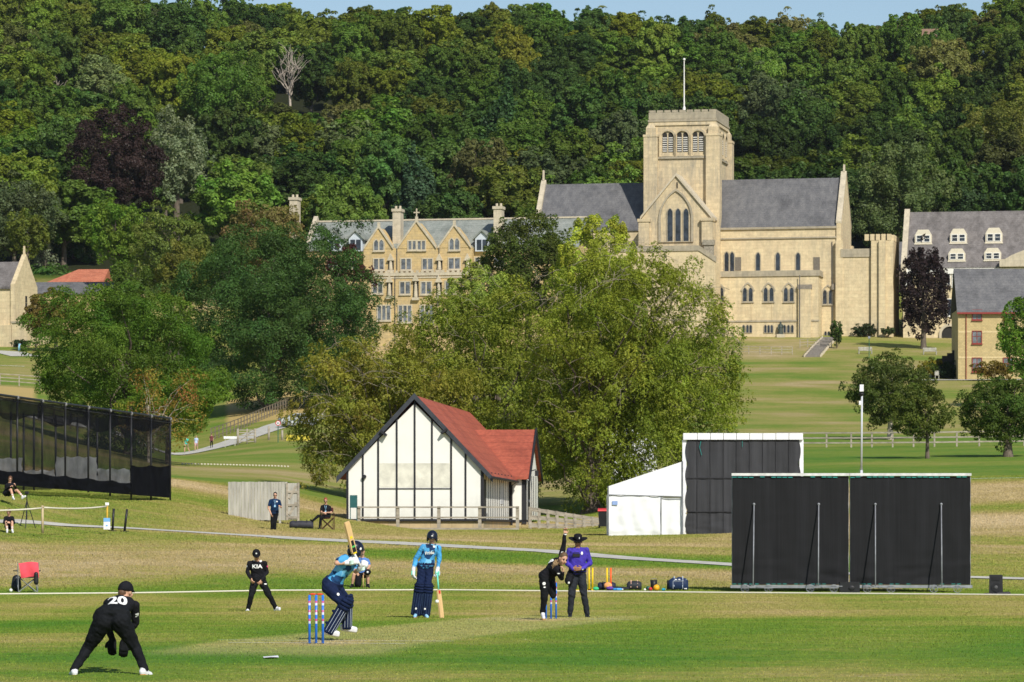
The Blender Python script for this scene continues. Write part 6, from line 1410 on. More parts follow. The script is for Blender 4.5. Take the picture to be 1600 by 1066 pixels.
# small specks: a wooden peg marker
tag(MB().add([(-.09, -.2, .008), (.02, -.28, .02), (.11, -.12, .012), (.08, .15, .03), (-.03, .22, .01), (-.12, .1, .016)], [(0, 1, 2, 3, 4, 5)]).build('paper_scrap', MATS['sign_white']), 'flat white scrap lying on the grass near the wicket', 'litter').location = GP(424, 53.5)
# ------------------------------------------------------------------ people
def fab(name, c, v=.3, sc=7.0, bump=.03): return plain(name, c, .85, v, sc, bump, 11, spec=.15)
SKIN = plain('skin', (.58, .33, .22), .55, .06, 8); SKIN_D = plain('skin_tanned', (.36, .18, .10), .55, .06, 8)
BLACKKIT = fab('black_kit', (.0105, .0105, .014)); BLACKKIT2 = fab('black_trousers', (.008, .009, .011)); NAVY = fab('navy_kit', (.008, .016, .052)); NAVY2 = fab('navy_polo', (.008, .030, .085))
PURP = fab('blue_violet_shirt', (.065, .045, .38)); CHARC = fab('charcoal_trousers', (.022, .025, .032)); WHITE_L = plain('white_leather_shoe', (.74, .74, .76), .5, .06); SOLE_O = plain('gum_sole', (.75, .33, .08), .6); DARKSHOE = plain('black_shoe', (.012, .012, .012), .4)
EYE = plain('eye_dark', (.02, .015, .012), .3); LIP = plain('lip', (.42, .13, .10), .5); SHADES = plain('dark_lens', (.008, .008, .01), .1, spec=.8); SKYSH = fab('sky_blue_sleeve', (.07, .34, .66)); WHITEK = plain('white_print', (.78, .78, .76), .7, .05)
def camo(name, cols, scale):
    m, nt, b = _new(name); v = _coord(nt); n0 = nt.nodes.new('ShaderNodeTexVoronoi'); n0.inputs['Scale'].default_value = scale
    mp = nt.nodes.new('ShaderNodeMixRGB') if False else None
    nn = nt.nodes.new('ShaderNodeTexNoise'); nn.inputs['Scale'].default_value = scale*.5; nt.links.new(v, nn.inputs['Vector'])
    nt.links.new(_mix(nt, v, nn.outputs[1], .12), n0.inputs['Vector'])
    sp = nt.nodes.new('ShaderNodeSeparateColor'); nt.links.new(n0.outputs['Color'], sp.inputs[0])
    nt.links.new(_ramp(nt, sp.outputs[0], cols, True), b.inputs['Base Color']); b.inputs['Roughness'].default_value = .8
    _bump(nt, b, _noise(nt, v, 22, 4), .5, .006); MATS[name] = m; return m
BLUECAMO = camo('blue_shard_print', [(0, (.070, .33, .62)), (.28, (.007, .032, .10)), (.50, (.18, .48, .72)), (.68, (.008, .05, .15)), (.86, (.09, .36, .64))], 12.0)
def V3(*a): return Vector(a)
def hand(mb, w, dr, nrm, curl=.5, fat=1.0, thumb=1, k=1.0, spread=.0):
    """palm, four unequal bent fingers and a thumb from the side of the palm; dr = wrist to knuckles, nrm = direction the palm faces"""
    dr = dr.normalized(); nrm = (nrm-dr*nrm.dot(dr)).normalized(); sd = dr.cross(nrm)*thumb
    for i in (-1, 0, 1): mb.rcone(w+dr*.012*k+sd*i*.014*k, w+dr*.078*k+sd*i*.022*k, .015*fat*k, .0145*fat*k, 10)
    for i, ln in enumerate((.92, 1.0, .95, .75)):
        o = w+dr*.082*k+sd*(1.5-i)*.0205*k*(1+.12*(fat-1)); a = curl*.6; p = o
        for seg, (l_, r_) in enumerate(((.042, .0092), (.027, .0085), (.021, .0078))):
            d2 = (dr*math.cos(a)+nrm*math.sin(a)+sd*(1.5-i)*spread).normalized(); q = p+d2*l_*ln*k; mb.rcone(p, q, r_*fat*k, r_*.93*fat*k, 8); p = q; a += curl*.95
    o = w+dr*.028*k+sd*.030*k; d1 = (dr*.62+sd*.75+nrm*.25*curl).normalized(); p = o+d1*.036*k; mb.rcone(o, p, .0125*fat*k, .0105*fat*k, 8)
    mb.rcone(p, p+(d1*.5+dr*.6+nrm*.35*curl).normalized()*.032*k, .0105*fat*k, .009*fat*k, 8)
def remesh(mb, mats, name, vox, it=3):
    me = mb.mesh('src', mats); o = bpy.data.objects.new('src', me); COL.objects.link(o)
    m = o.modifiers.new('r', 'REMESH'); m.mode = 'VOXEL'; m.voxel_size = vox; m.adaptivity = 0
    s = o.modifiers.new('s', 'SMOOTH'); s.factor = .5; s.iterations = it
    dg = bpy.context.evaluated_depsgraph_get(); new = bpy.data.meshes.new_from_object(o.evaluated_get(dg)); new.name = name
    bvh = BVHTree.FromPolygons([v.co for v in me.vertices], [p.vertices for p in me.polygons]); src = [p.material_index for p in me.polygons]
    new.materials.clear()
    for mm in mats: new.materials.append(mm)
    idx = []
    for p in new.polygons:
        r = bvh.find_nearest(p.center); idx.append(src[r[2]] if r[2] is not None else 0)
    new.polygons.foreach_set('material_index', idx); new.polygons.foreach_set('use_smooth', [True]*len(idx)); new.update()
    if vox < .0095:      # loose folds in shirts and trousers
        cloth = set()
        for p, i in zip(new.polygons, idx):
            if i in (1, 2, 8): cloth.update(p.vertices)
        nr = [v.normal.copy() for v in new.vertices]
        for i in cloth:
            v = new.vertices[i]; c = v.co
            f = mnoise.noise((c.x*11+c.z*5, c.y*11, c.z*9-c.x*6))*.011+abs(mnoise.noise((c.x*7, c.y*7+3, c.z*15+c.x*10)))*.012-.003
            v.co = c+nr[i]*f
        new.update()
    bpy.data.objects.remove(o); bpy.data.meshes.remove(me); return new
def torso_secs(pel, nk, hl, hr, sl_, sr_, k=1.0, fem=False, belly=0.0):
    """cross-sections from crotch to neck, turning with hips and shoulders"""
    sp = (nk-pel); L = sp.length; out = []
    lat0 = (hr-hl).normalized(); lat1 = (sr_-sl_).normalized(); sw = (sr_-sl_).length/2
    tab = [(-.16, .095, .085), (-.08, .150, .112), (.02, .168, .120), (.16, .160 if fem else .158, .112), (.34, .128 if fem else .145, .098+belly), (.52, .142 if fem else .158, .108+belly*.7), (.70, .160 if fem else .175, .116), (.84, .165, .105), (.94, .125, .082), (1.0, .065, .062)]
    for t, rx, ry in tab:
        lat = (lat0*(1-max(0, t))+lat1*max(0, t)).normalized(); fw = lat.cross(sp).normalized()*-1
        if .6 < t < .95: rx = max(rx*k, min(sw*.98, rx*k*1.15))
        else: rx = rx*k
        out.append((pel+sp*t, lat, fw, rx, ry*k))
    return out
def J2(px0, d):   # photo point + depth offset -> coordinates local to the figure's own ground point
    g = GP(px0, d)
    return g, (lambda px, py, dy=0.0: PT(px, py, d+dy)-g)
# materials order in a body: 0 skin 1 shirt 2 trousers 3 shoe 4 glove 5 sole 6 eye 7 lip 8 sleeve
def person(label, px0, d, J, mats, face, gloves=None, vox=.0075, k=1.0, fem=False, up=None, handspec=None, sleeve='long', shorts=False, shades=False, sock=False, belly=0.0, name='person', shoe=1.0, seat=1.0, thick=1.0, group=None, headscale=1.0):
    g, P = J2(px0, d); j = {a: P(*b) for a, b in J.items()}; mb = MB()
    face = Vector(face).normalized(); hd = j['head']; nk = j['neck']
    upv = Vector(up).normalized() if up else (hd-nk).normalized(); face = (face-upv*face.dot(upv)).normalized(); lat = face.cross(upv)
    M = Matrix((lat, face, upv)).transposed(); hs = k*headscale
    mb.mat(1).loft(torso_secs(j['pel'], nk, j['hipL'], j['hipR'], j['shL'], j['shR'], k*1.07, fem, belly))
    mb.mat(2).loft(torso_secs(j['pel'], nk, j['hipL'], j['hipR'], j['shL'], j['shR'], k*1.08*seat, fem, belly)[:4])
    # head: skull, face, jaw, nose, ears, eyes, brow, mouth
    H_ = lambda x, y, z: hd+M@Vector((x, y, z))*hs
    mb.mat(0).ell(H_(0, -.012, .022), (.076*hs, .094*hs, .098*hs), M); mb.ell(H_(0, .020, -.035), (.060*hs, .070*hs, .078*hs), M); mb.ell(H_(0, .050, -.088), (.030*hs, .028*hs, .024*hs), M, 12, 8)
    mb.rcone(H_(0, .088, .015), H_(0, .106, -.022), .0095*hs, .0145*hs, 10)
    for s in (-1, 1):
        mb.mat(0).ell(H_(s*.077, -.008, -.008), (.010*hs, .022*hs, .031*hs), M, 10, 8); mb.ell(H_(s*.034, .070, -.030), (.024*hs, .020*hs, .022*hs), M, 10, 8)
        if not shades: mb.mat(6).ell(H_(s*.031, .0835, .008), (.0135*hs, .010*hs, .0075*hs), M, 8, 6)
        mb.mat(6).ell(H_(s*.032, .088, .030), (.021*hs, .008*hs, .0045*hs), M, 8, 6)
    mb.mat(7).ell(H_(0, .086, -.058), (.022*hs, .009*hs, .007*hs), M, 10, 6)
    mb.mat(0).rcone(nk-upv*.02, hd+M@Vector((0, -.012, -.03))*hs, .058*k, .052*k)
    lim = .0
    for s in 'LR':
        sh, el, wr = j['sh'+s], j['el'+s], j['wr'+s]
        sm = 8; mb.mat(1).rcone(nk-upv*.035, sh, .050*k, .060*k); 
        ms = 8 if sleeve != 'none' else 0
        if sleeve == 'long':
            mb.mat(8).rcone(sh, el, .058*k*thick, .045*k*thick); mb.mat(8).rcone(el, wr, .045*k*thick, .032*k*thick)
        else:
            mid = sh.lerp(el, .62); mb.mat(8).rcone(sh, mid, .062*k*thick, .056*k*thick); mb.mat(0).rcone(mid, el, .043*k, .037*k); mb.mat(0).rcone(el, wr, .038*k, .025*k)
        hp, kn, an, to = j['hip'+s], j['kn'+s], j['an'+s], j['to'+s]
        if not shorts:
            mb.mat(2).rcone(hp, kn, .092*k*thick*seat, .066*k*thick); mb.mat(2).rcone(kn, an, .064*k*thick, .047*k*thick); mb.mat(2).rcone(j['pel'], hp, .10*k, .10*k*seat)
        else:
            mid = hp.lerp(kn, .75); mb.mat(2).rcone(hp, mid, .090*k, .078*k); mb.mat(0).rcone(mid, kn, .062*k, .050*k); mb.mat(0).rcone(kn, kn.lerp(an, .45), .050*k, .053*k); mb.mat(0).rcone(kn.lerp(an, .45), an, .052*k, .034*k); mb.mat(2).rcone(j['pel'], hp, .09*k, .09*k)
            if sock: mb.mat(9).rcone(kn.lerp(an, .62), an, .045*k, .040*k)
        fd = (to-an); fl = Vector((fd.x, fd.y, 0)); fl = fl.normalized() if fl.length > .01 else Vector((0, -1, 0))
        heel = an-fl*.045*k; heel.z = an.z-.045*k*shoe; toe = to.copy(); side = Vector((-fl.y, fl.x, 0))
        mb.mat(3).rcone(an-Vector((0, 0, .01)), heel+Vector((0, 0, .012)), .040*k*shoe, .039*k*shoe); mb.rcone(heel+Vector((0, 0, .01)), toe+Vector((0, 0, .008)), .039*k*shoe, .034*k*shoe); mb.rcone(an, heel.lerp(toe, .55)+Vector((0, 0, .02)), .040*k*shoe, .036*k*shoe)
        mb.mat(5).rcone(heel-Vector((0, 0, .024)), toe-Vector((0, 0, .018)), .033*k*shoe, .030*k*shoe, 10)
        hsx = (handspec or {}).get(s)
        if hsx is None:
            dr = (wr-el).normalized(); nr = (j['pel']-wr); hsx = (dr, nr, .45, 1 if s == 'R' else -1)
        gl = gloves and s in gloves
        mb.mat(4 if gl else 0); hand(mb, wr, Vector(hsx[0]), Vector(hsx[1]), hsx[2], (2.0 if gl else 1.05), hsx[3], k*(1.2 if gl else 1.0))
        if gl: mb.mat(4).rcone(el.lerp(wr, .72), wr, .040*k, .042*k)
    me = remesh(mb, mats, name, vox); o = bpy.data.objects.new(name, me); COL.objects.link(o); o.location = g; tag(o, label, 'person', group)
    if shades:
        m_ = MB()
        for s in (-1, 1): m_.ell(H_(s*.032, .094, .008), (.026*hs, .008*hs, .017*hs), M, 12, 8); m_.tube([H_(s*.055, .088, .010), H_(s*.080, .0, .010)], .004*hs, 5)
        m_.tube([H_(-.01, .1, .012), H_(.01, .1, .012)], .004*hs, 5); m_.build('sunglasses', SHADES, o, True)
    return o, j, H_, M
def cap_on(o, H_, M, mat, peak=(.0, .0), emblem=None, hs=1.0, tilt=0):
    m_ = MB(); m_.ell(H_(0, -.010, .030), (.092*hs, .110*hs, .108*hs), M, 24, 10, zmin=-.18); m_.tube([H_(0, -.01, .133), H_(0, -.01, .14)], .008, 8)
    vs = []; n = 10
    for r_ in (0, 1):
        for i in range(n+1):
            a = math.radians(28+124*i/n); rr = .094+.075*r_*math.sin((a-math.radians(10))*1.0)**2; vs.append(H_(math.cos(a)*(.086+.004*r_), math.sin(a)*(rr), .032-.022*r_+.012*abs(math.cos(a))*0))
    up_ = [v+M@Vector((0, 0, .007)) for v in vs]; nn = n+1; allv = vs+up_
    fs = [(i, i+1, nn+i+1, nn+i) for i in range(n)]+[(2*nn+i, 3*nn+i, 3*nn+i+1, 2*nn+i+1) for i in range(n)]+[(nn+i, nn+i+1, 3*nn+i+1, 3*nn+i) for i in range(n)]
    m_.add(allv, fs); c_ = m_.build('cap', mat, o, True)
    if emblem: MB().ell(H_(0, .088, .078), (.020*hs, .010, .022*hs), M, 12, 8).build('emblem', emblem, c_, True)
    return c_
def helmet_on(o, H_, M, mat, hs=1.0, grille=True, emblem=None):
    m_ = MB(); m_.ell(H_(0, -.012, .030), (.108*hs, .130*hs, .120*hs), M, 28, 12, zmin=-.10)
    for s in (-1, 1): m_.ell(H_(s*.090, -.01, -.030), (.024*hs, .060*hs, .055*hs), M, 12, 8)
    m_.ell(H_(0, -.075, -.03), (.085*hs, .055*hs, .07*hs), M, 16, 10)
    vs = []; n = 12
    for r_ in (0, 1):
        for i in range(n+1): a = math.radians(15+150*i/n); vs.append(H_(math.cos(a)*(.105+.008*r_), math.sin(a)*(.115+.034*r_), .036-.006*r_))
    u_ = [v+M@Vector((0, 0, .008)) for v in vs]; nn = n+1
    m_.add(vs+u_, [(i, i+1, nn+i+1, nn+i) for i in range(n)]+[(2*nn+i, 3*nn+i, 3*nn+i+1, 2*nn+i+1) for i in range(n)]+[(nn+i, nn+i+1, 3*nn+i+1, 3*nn+i) for i in range(n)])
    h_ = m_.build('helmet', mat, o, True)
    if grille:
        g_ = MB()
        for z in (-.035, -.062, -.088, -.110):
            g_.tube([H_(math.cos(math.radians(a))*.098, math.sin(math.radians(a))*.140+.0, z) for a in range(10, 171, 16)], .0022, 5)
        for a in (35, 145): g_.tube([H_(math.cos(math.radians(a))*.1, math.sin(math.radians(a))*.14, z) for z in (.02, -.11)], .0032, 5)
        g_.build('grille', plain('grille_steel', (.10, .11, .13), .35, .1, metal=.6), h_)
    if emblem: emblem(h_)
    return h_
def decal(o, txt, c, right, upd, size, mat, name='lettering', off=.006, squash=1.0, bold=.0, width=None):
    cu = bpy.data.curves.new('t', 'FONT'); cu.body = txt; cu.align_x = 'CENTER'; cu.align_y = 'CENTER'; cu.size = size; cu.offset = bold; cu.resolution_u = 4
    t = bpy.data.objects.new('t', cu); COL.objects.link(t); dg = bpy.context.evaluated_depsgraph_get(); me = bpy.data.meshes.new_from_object(t.evaluated_get(dg)); bpy.data.objects.remove(t)
    import bmesh
    bm = bmesh.new(); bm.from_mesh(me)
    for _ in range(3):
        es = [e for e in bm.edges if e.calc_length() > size*.12]
        if es: bmesh.ops.subdivide_edges(bm, edges=es, cuts=1)
        bmesh.ops.triangulate(bm, faces=bm.faces)
    r = Vector(right).normalized(); u = Vector(upd); u = (u-r*u.dot(r)).normalized(); n = r.cross(u)
    bvh = BVHTree.FromPolygons([v.co for v in o.data.vertices], [p.vertices for p in o.data.polygons]); c = Vector(c)
    for v in bm.verts:
        p = c+r*v.co.x*squash+u*v.co.y; h = bvh.ray_cast(p+n*.35, -n, .7)
        v.co = (h[0]+n*off) if h[0] is not None else p
    bm.to_mesh(me); bm.free(); me.name = name; me.materials.clear(); me.materials.append(mat); q = bpy.data.objects.new(name, me); COL.objects.link(q); q.parent = o; return q
def patch(o, c, n, rad, mat, name='emblem', asp=1.0, off=.005):
    """small printed badge following the cloth"""
    n = Vector(n).normalized(); a, b, _ = _frame(n); bvh = BVHTree.FromPolygons([v.co for v in o.data.vertices], [p.vertices for p in o.data.polygons]); vs = [Vector(c)]
    for r_ in (.5, 1.0):
        for i in range(14): t = 2*math.pi*i/14; vs.append(Vector(c)+a*math.cos(t)*rad*r_+b*math.sin(t)*rad*r_*asp)
    q = []
    for p in vs: h = bvh.ray_cast(p+n*.25, -n, .5); q.append(h[0]+n*off if h[0] is not None else p)
    return MB().add(q, [(0, 1+i, 1+(i+1) % 14) for i in range(14)]+[(1+i, 15+i, 15+(i+1) % 14, 1+(i+1) % 14) for i in range(14)]).build(name, mat, o)
def hair_on(o, H_, M, mat, kind='short', hs=.97):
    m_ = MB(); m_.ell(H_(0, -.022, .036), (.083*hs, .098*hs, .098*hs), M, 20, 10, zmin=-.35)
    if kind == 'pony': m_.rcone(H_(0, -.085, -.01), H_(.01, -.105, -.09), .026*hs, .014*hs, 10)
    if kind == 'long':
        for s in (-1, 1): m_.rcone(H_(s*.06, -.03, .02), H_(s*.072, -.02, -.12), .028*hs, .022*hs, 10)
        m_.rcone(H_(0, -.07, .0), H_(0, -.06, -.14), .06*hs, .045*hs, 10)
    if kind == 'bun': m_.ell(H_(0, -.09, .09), (.04*hs, .04*hs, .04*hs), M, 12, 8)
    if kind == 'none': pass
    return m_.build('hair', mat, o, True)
HB = plain('brown_hair', (.11, .055, .028), .6, .3, 30); HBL = plain('blond_hair', (.34, .23, .12), .6, .35, 40); HR = plain('red_hair', (.30, .07, .04), .6, .3, 30); HK = plain('dark_hair', (.03, .022, .018), .6, .3, 30)
BODY = lambda shirt, trou, shoe=WHITE_L, glove=BLACKKIT2, sole=WHITE_L, skin=SKIN, sleeve=None, sock=WHITEK: [skin, shirt, trou, shoe, glove, sole, EYE, LIP, sleeve or shirt, sock]
# --- wicketkeeper (back view, crouched)
o, j, H_, M = person('wicketkeeper in black kit numbered 20, crouching with back to camera', 172, 49.3, dict(head=(197, 925, .62), neck=(192, 938, .50), pel=(174, 966, .05), shL=(169, 943, .46), shR=(210, 946, .50), elL=(166, 975, .62), elR=(212, 972, .60), wrL=(176, 1000, .66), wrR=(193, 1003, .66),
    hipL=(162, 970, .05), hipR=(187, 970, .05), knL=(137, 1013, .20), knR=(212, 1012, .20), anL=(115.5, 1046, .02), anR=(226, 1045, .02), toL=(112, 1054.5, .17), toR=(234, 1055, .10)),
    BODY(BLACKKIT, BLACKKIT2, WHITE_L, BLACKKIT2, SOLE_O), (.55, .85, -.10), gloves='LR', k=1.0, fem=True, up=(.06, .10, 1), seat=1.32, thick=1.12, shoe=1.08,
    handspec={'L': ((-.1, .1, -1), (.3, .9, .1), .35, -1), 'R': ((0, .1, -1), (-.3, .9, .1), .35, 1)})
cap_on(o, H_, M, BLACKKIT); hair_on(o, H_, M, HB, 'pony', .94); MB().rcone(H_(0, -.075, -.02), H_(0, -.06, -.10), .055, .040, 12).build('hair', HB, o, True); bk_ = (j['shR']-j['shL'])
sp_ = (j['neck']-j['pel']).normalized(); decal(o, '20', j['neck']-sp_*.14+V3(-.035, 0, .0), bk_, V3(0, .45, 1), .20, WHITEK, 'shirt_number', bold=.008, squash=1.2)
patch(o, j['shR']+V3(.05, 0, -.12), (1, -.35, .1), .025, WHITEK, 'sleeve_badge')
# --- fielder facing
o, j, H_, M = person('fielder in black kit and cap standing with legs apart, facing camera', 404, 88, dict(head=(400.8, 867.6, -.06), neck=(401.5, 876.8, .0), pel=(403.5, 905, .06), shL=(390.5, 880, .0), shR=(413.3, 880.3, .0), elL=(386.3, 893, .03), elR=(417.2, 893.5, .03), wrL=(391.8, 903.5, -.12), wrR=(409.3, 906.3, -.14),
    hipL=(398, 909, .05), hipR=(409.5, 909, .05), knL=(392.3, 931.5, -.08), knR=(420, 929.5, -.08), anL=(387.8, 952.6, 0), anR=(431.3, 950.4, 0), toL=(385, 956.6, -.16), toR=(436.6, 951.5, -.10)),
    BODY(BLACKKIT, BLACKKIT2, WHITE_L), (.05, -1, -.12), k=.98, shades=True, vox=.008, thick=1.05, handspec={'L': ((.4, -.3, -1), (.6, .6, .2), .9, -1), 'R': ((-.6, -.3, -.8), (-.3, .6, .3), .9, 1)})
cap_on(o, H_, M, BLACKKIT, emblem=WHITEK); hair_on(o, H_, M, HK, hs=.9)
ch_ = (j['neck']*.62+j['pel']*.38); decal(o, 'KIA', ch_+V3(0, -.02, .03), (1, 0, 0), (0, 0, 1), .115, WHITEK, 'chest_lettering', squash=1.25, bold=.004)
patch(o, ch_+V3(.075, 0, .15), (0, -1, .1), .028, WHITEK); patch(o, ch_+V3(-.07, 0, .15), (0, -1, .1), .018, WHITEK, asp=.6)
for s in 'LR': patch(o, j['sh'+s].lerp(j['el'+s], .4), (.9 if s == 'R' else -.9, -.5, .1), .022, WHITEK if s == 'L' else plain('pink_print', (.7, .05, .2), .6), 'sleeve_badge')
patch(o, j['hipR']+V3(.05, 0, -.05), (.3, -1, 0), .035, WHITEK, 'leg_badge', asp=.4)
# --- pads, bats
def pad(o, kn, an, fwd, mat, pipe, k=1.0, label=None):
    """batting pad: upright rolls round the shin, three knee rolls and a wing"""
    ax = (kn-an).normalized(); f = Vector(fwd); f = (f-ax*f.dot(ax)).normalized(); s = ax.cross(f); m_ = MB(); L_ = (kn-an).length
    for i in range(7):
        a = math.radians(-78+26*i); o_ = f*math.cos(a)*.078*k+s*math.sin(a)*.082*k
        m_.rcone(an-ax*.035+o_*1.0, an+ax*(L_-.06)+o_*1.05, .024*k, .026*k, 8)
    for q in range(3):
        pts = [an+ax*(L_-.04+.055*q)+f*math.cos(math.radians(a))*.098*k+s*math.sin(math.radians(a))*.092*k for a in range(-80, 81, 20)]
        m_.tube(pts, .030*k, 8)
    pts = [an+ax*(L_+.11)+f*math.cos(math.radians(a))*.088*k+s*math.sin(math.radians(a))*.085*k for a in range(-60, 61, 20)]; m_.tube(pts, .028*k, 8)
    p_ = m_.build('leg_pad', mat, o, True); m2 = MB()
    for i in range(6):
        a = math.radians(-65+26*i); o_ = (f*math.cos(a)*.078*k+s*math.sin(a)*.082*k)*1.28
        m2.tube([an-ax*.02+o_, an+ax*(L_-.08)+o_*1.03], .0035, 5)
    m2.build('piping', pipe, p_)
    m3 = MB()
    for t in (.16, .62): m3.tube([an+ax*L_*t-f*math.cos(math.radians(a))*.078*k+s*math.sin(math.radians(a))*.088*k for a in range(-85, 86, 17)], .018, 6)
    m3.build('strap', mat, p_); return p_
def bat(label, top, shoulder, toe, facen, grip, woodm, stickers, back=.5):
    g = Vector((toe.x, toe.y, 0)); root = empty('cricket_bat', toe); tag(root, label, 'cricket bat'); T = toe
    ax = (shoulder-toe).normalized(); n = Vector(facen); n = (n-ax*n.dot(ax)).normalized(); s = ax.cross(n); L_ = (shoulder-toe).length; secs = []
    for t, w_, e, sp_ in ((0, .040, .010, .014), (.02, .050, .013, .020), (.10, .054, .017, .030), (.35, .054, .019, .040), (.7, .054, .017, .034), (.9, .053, .014, .026), (.96, .040, .014, .022), (1.0, .018, .014, .018)):
        secs.append((t, w_, e, sp_))
    vs = []
    for t, w_, e, q in secs:
        c = ax*L_*t
        for x, y in ((-w_, -e), (-w_, e), (-w_*.3, q), (w_*.3, q), (w_, e), (w_, -e)): vs.append(c+s*x+n*(-y))
    fs = [(i*6+k_, i*6+(k_+1) % 6, (i+1)*6+(k_+1) % 6, (i+1)*6+k_) for i in range(len(secs)-1) for k_ in range(6)]+[tuple(range(5, -1, -1)), tuple((len(secs)-1)*6+k_ for k_ in range(6))]
    bl_ = MB().add(vs, fs).build('blade', woodm, root)
    MB().tube([shoulder-T-ax*.01, top-T], [.0175, .0165], 12).ell(top-T, (.02, .02, .02)).build('handle', grip, root, True)
    m_ = MB()
    for k_, (a, b, mi, ww) in enumerate(stickers):
        m_.mat(mi)
        for sg in (-1, 1):
            m_.box(ax*L_*(a+b)/2+(n*.0205 if sg > 0 else -n*.043), (ww if sg > 0 else ww*.55, .003, abs(b-a)*L_), rot=Matrix((s, n, ax)).transposed())
    if stickers: m_.build('sticker', STK, root)
    return root
WILLOW = plain('willow', (.66, .44, .20), .5, .1, 4, stretch=(8, 8, .5)); STK = [plain('sticker_black', (.015, .015, .015), .4), plain('sticker_yellow', (.8, .62, .02), .4), plain('sticker_green', (.1, .5, .12), .4), plain('sticker_red', (.6, .04, .03), .4)]
# --- batter
d = 59.4
o, j, H_, M = person('batter in blue patterned shirt and navy helmet holding the bat up, side on', 520, d, dict(head=(556, 860.5, -.02), neck=(550.5, 870.5, .0), pel=(518.5, 913, .02), shL=(538.5, 873, -.17), shR=(555, 877.5, .16), elL=(526.0, 880.0, -.28), elR=(556, 893, .05), wrL=(545.3, 879.2, -.20), wrR=(562.8, 888.8, -.10),
    hipL=(514, 918, -.08), hipR=(524, 917, .10), knL=(536.5, 944, -.14), knR=(540.5, 942, .16), anL=(513.5, 981, -.10), anR=(540, 975, .20), toL=(527.5, 990.5, -.10), toR=(555, 984, .22)),
    BODY(BLUECAMO, NAVY, WHITE_L, WHITE_L, WHITE_L), (.85, .55, -.15), gloves='LR', k=.98, sleeve='short', up=(.25, 0, 1), seat=1.12, thick=1.12, shoe=1.1,
    handspec={'L': ((.85, -.05, .30), (.1, .9, -.2), 1.35, 1), 'R': ((.55, -.35, .5), (-.5, .6, .1), 1.35, -1)})
helmet_on(o, H_, M, plain('navy_helmet', (.010, .014, .030), .35, .1)); hair_on(o, H_, M, HB)
patch(o, H_(.1, -.02, .05)+V3(0, 0, 0), (.3, -1, 0), .02, STK[3], 'helmet_badge')
hb = MB().ell(H_(.112, .01, .045), (.006, .018, .022), M, 12, 8).build('helmet_badge', WHITEK, o, True)
pad(o, j['knL'], j['anL']+V3(0, 0, -.02), (.9, -.55, .3), NAVY, plain('pale_stripe', (.45, .52, .62), .6), 1.04); pad(o, j['knR'], j['anR']+V3(0, 0, -.02), (.8, -.45, .2), NAVY, MATS['pale_stripe'], .95)
decal(o, '10', j['neck'].lerp(j['pel'], .22)+V3(-.09, 0, 0.0), (.75, -.3, .4), (.5, .1, .85), .13, WHITEK, 'shirt_number') if False else None
patch(o, j['hipL']+V3(.12, -.0, -.10), (.2, -1, 0), .022, WHITEK, 'leg_badge')
patch(o, j['pel'].lerp(j['neck'], .55)+V3(-.10, 0, .05), (-.5, -1, .4), .03, WHITEK, 'shirt_badge', asp=.7)
_, P = J2(520, d); G0 = GP(520, d)
bt = bat('wooden cricket bat raised behind the helmet of the batter', G0+P(566.2, 890.5, -.13), G0+P(553.8, 866.0, -.22), G0+P(541.3, 815.5, -.32), (.85, -.75, .1), plain('white_grip', (.75, .75, .72), .6), WILLOW, [(.80, .93, 0, .07), (.58, .74, 0, .055), (.94, .985, 1, .075), (.45, .52, 1, .05), (.74, .79, 2, .07)])
# red arm band / glove details
mb = MB()
for s, nn_ in (('L', V3(0, -1, .5)), ('R', V3(0, -1, .3))):
    w_ = j['wr'+s]
    for i in range(4): mb.tube([w_+V3(.01+i*.0, -.045, .02-.016*i), w_+V3(.07, -.055, .035-.016*i)], .009, 6)
mb.build('glove_padding', plain('mint_leather', (.62, .80, .70), .6), o, True)
# --- non-striker
d = 79.0
o, j, H_, M = person('non-striker in sky-blue sleeved shirt leaning on the bat, facing camera', 663, d, dict(head=(675.2, 840.5, -.04), neck=(674.6, 850.5, 0), pel=(664.8, 884.5, .02), shL=(661.0, 855.3, 0), shR=(685.0, 856.8, .02), elL=(650.0, 872.5, .02), elR=(686.3, 873.5, .04), wrL=(645.8, 890.5, -.04), wrR=(683.6, 891, -.05),
    hipL=(659.5, 889, .02), hipR=(670, 889.3, .02), knL=(655.8, 920, -.06), knR=(668.2, 920.5, -.06), anL=(650.3, 957, 0), anR=(664.2, 957.5, 0), toL=(648, 964, -.17), toR=(667.5, 964.5, -.15)),
    BODY(BLUECAMO, NAVY, plain('sky_shoe', (.30, .58, .82), .5), WHITE_L, plain('coral_sole', (.75, .25, .15), .6), sleeve=SKYSH), (.0, -1, -.1), gloves='LR', k=.98, vox=.008, fem=True, thick=1.12,
    handspec={'L': ((-.05, -.15, -1), (.8, .3, 0), .5, -1), 'R': ((.02, -.1, -1), (-.6, .5, 0), 1.2, 1)})
helmet_on(o, H_, M, MATS['navy_helmet'], grille=True); MB().ell(H_(0, .118, .075), (.022, .012, .014), M, 12, 8).build('helmet_badge', WHITEK, o, True)
for s in 'LR': p_ = pad(o, j['kn'+s], j['an'+s], (0, -1, 0), NAVY, plain('faint_stripe', (.05, .09, .17), .6), 1.02); patch(o, j['an'+s]+V3(0, 0, .08), (0, -1, 0), .02, WHITEK, 'pad_badge', off=.11)
ch_ = j['neck'].lerp(j['pel'], .40); decal(o, 'Pride', ch_+V3(.01, 0, .0), (1, 0, .12), (0, 0, 1), .085, WHITEK, 'chest_lettering', bold=.003); patch(o, ch_+V3(.09, 0, .13), (.1, -1, 0), .025, WHITEK)
mb = MB()
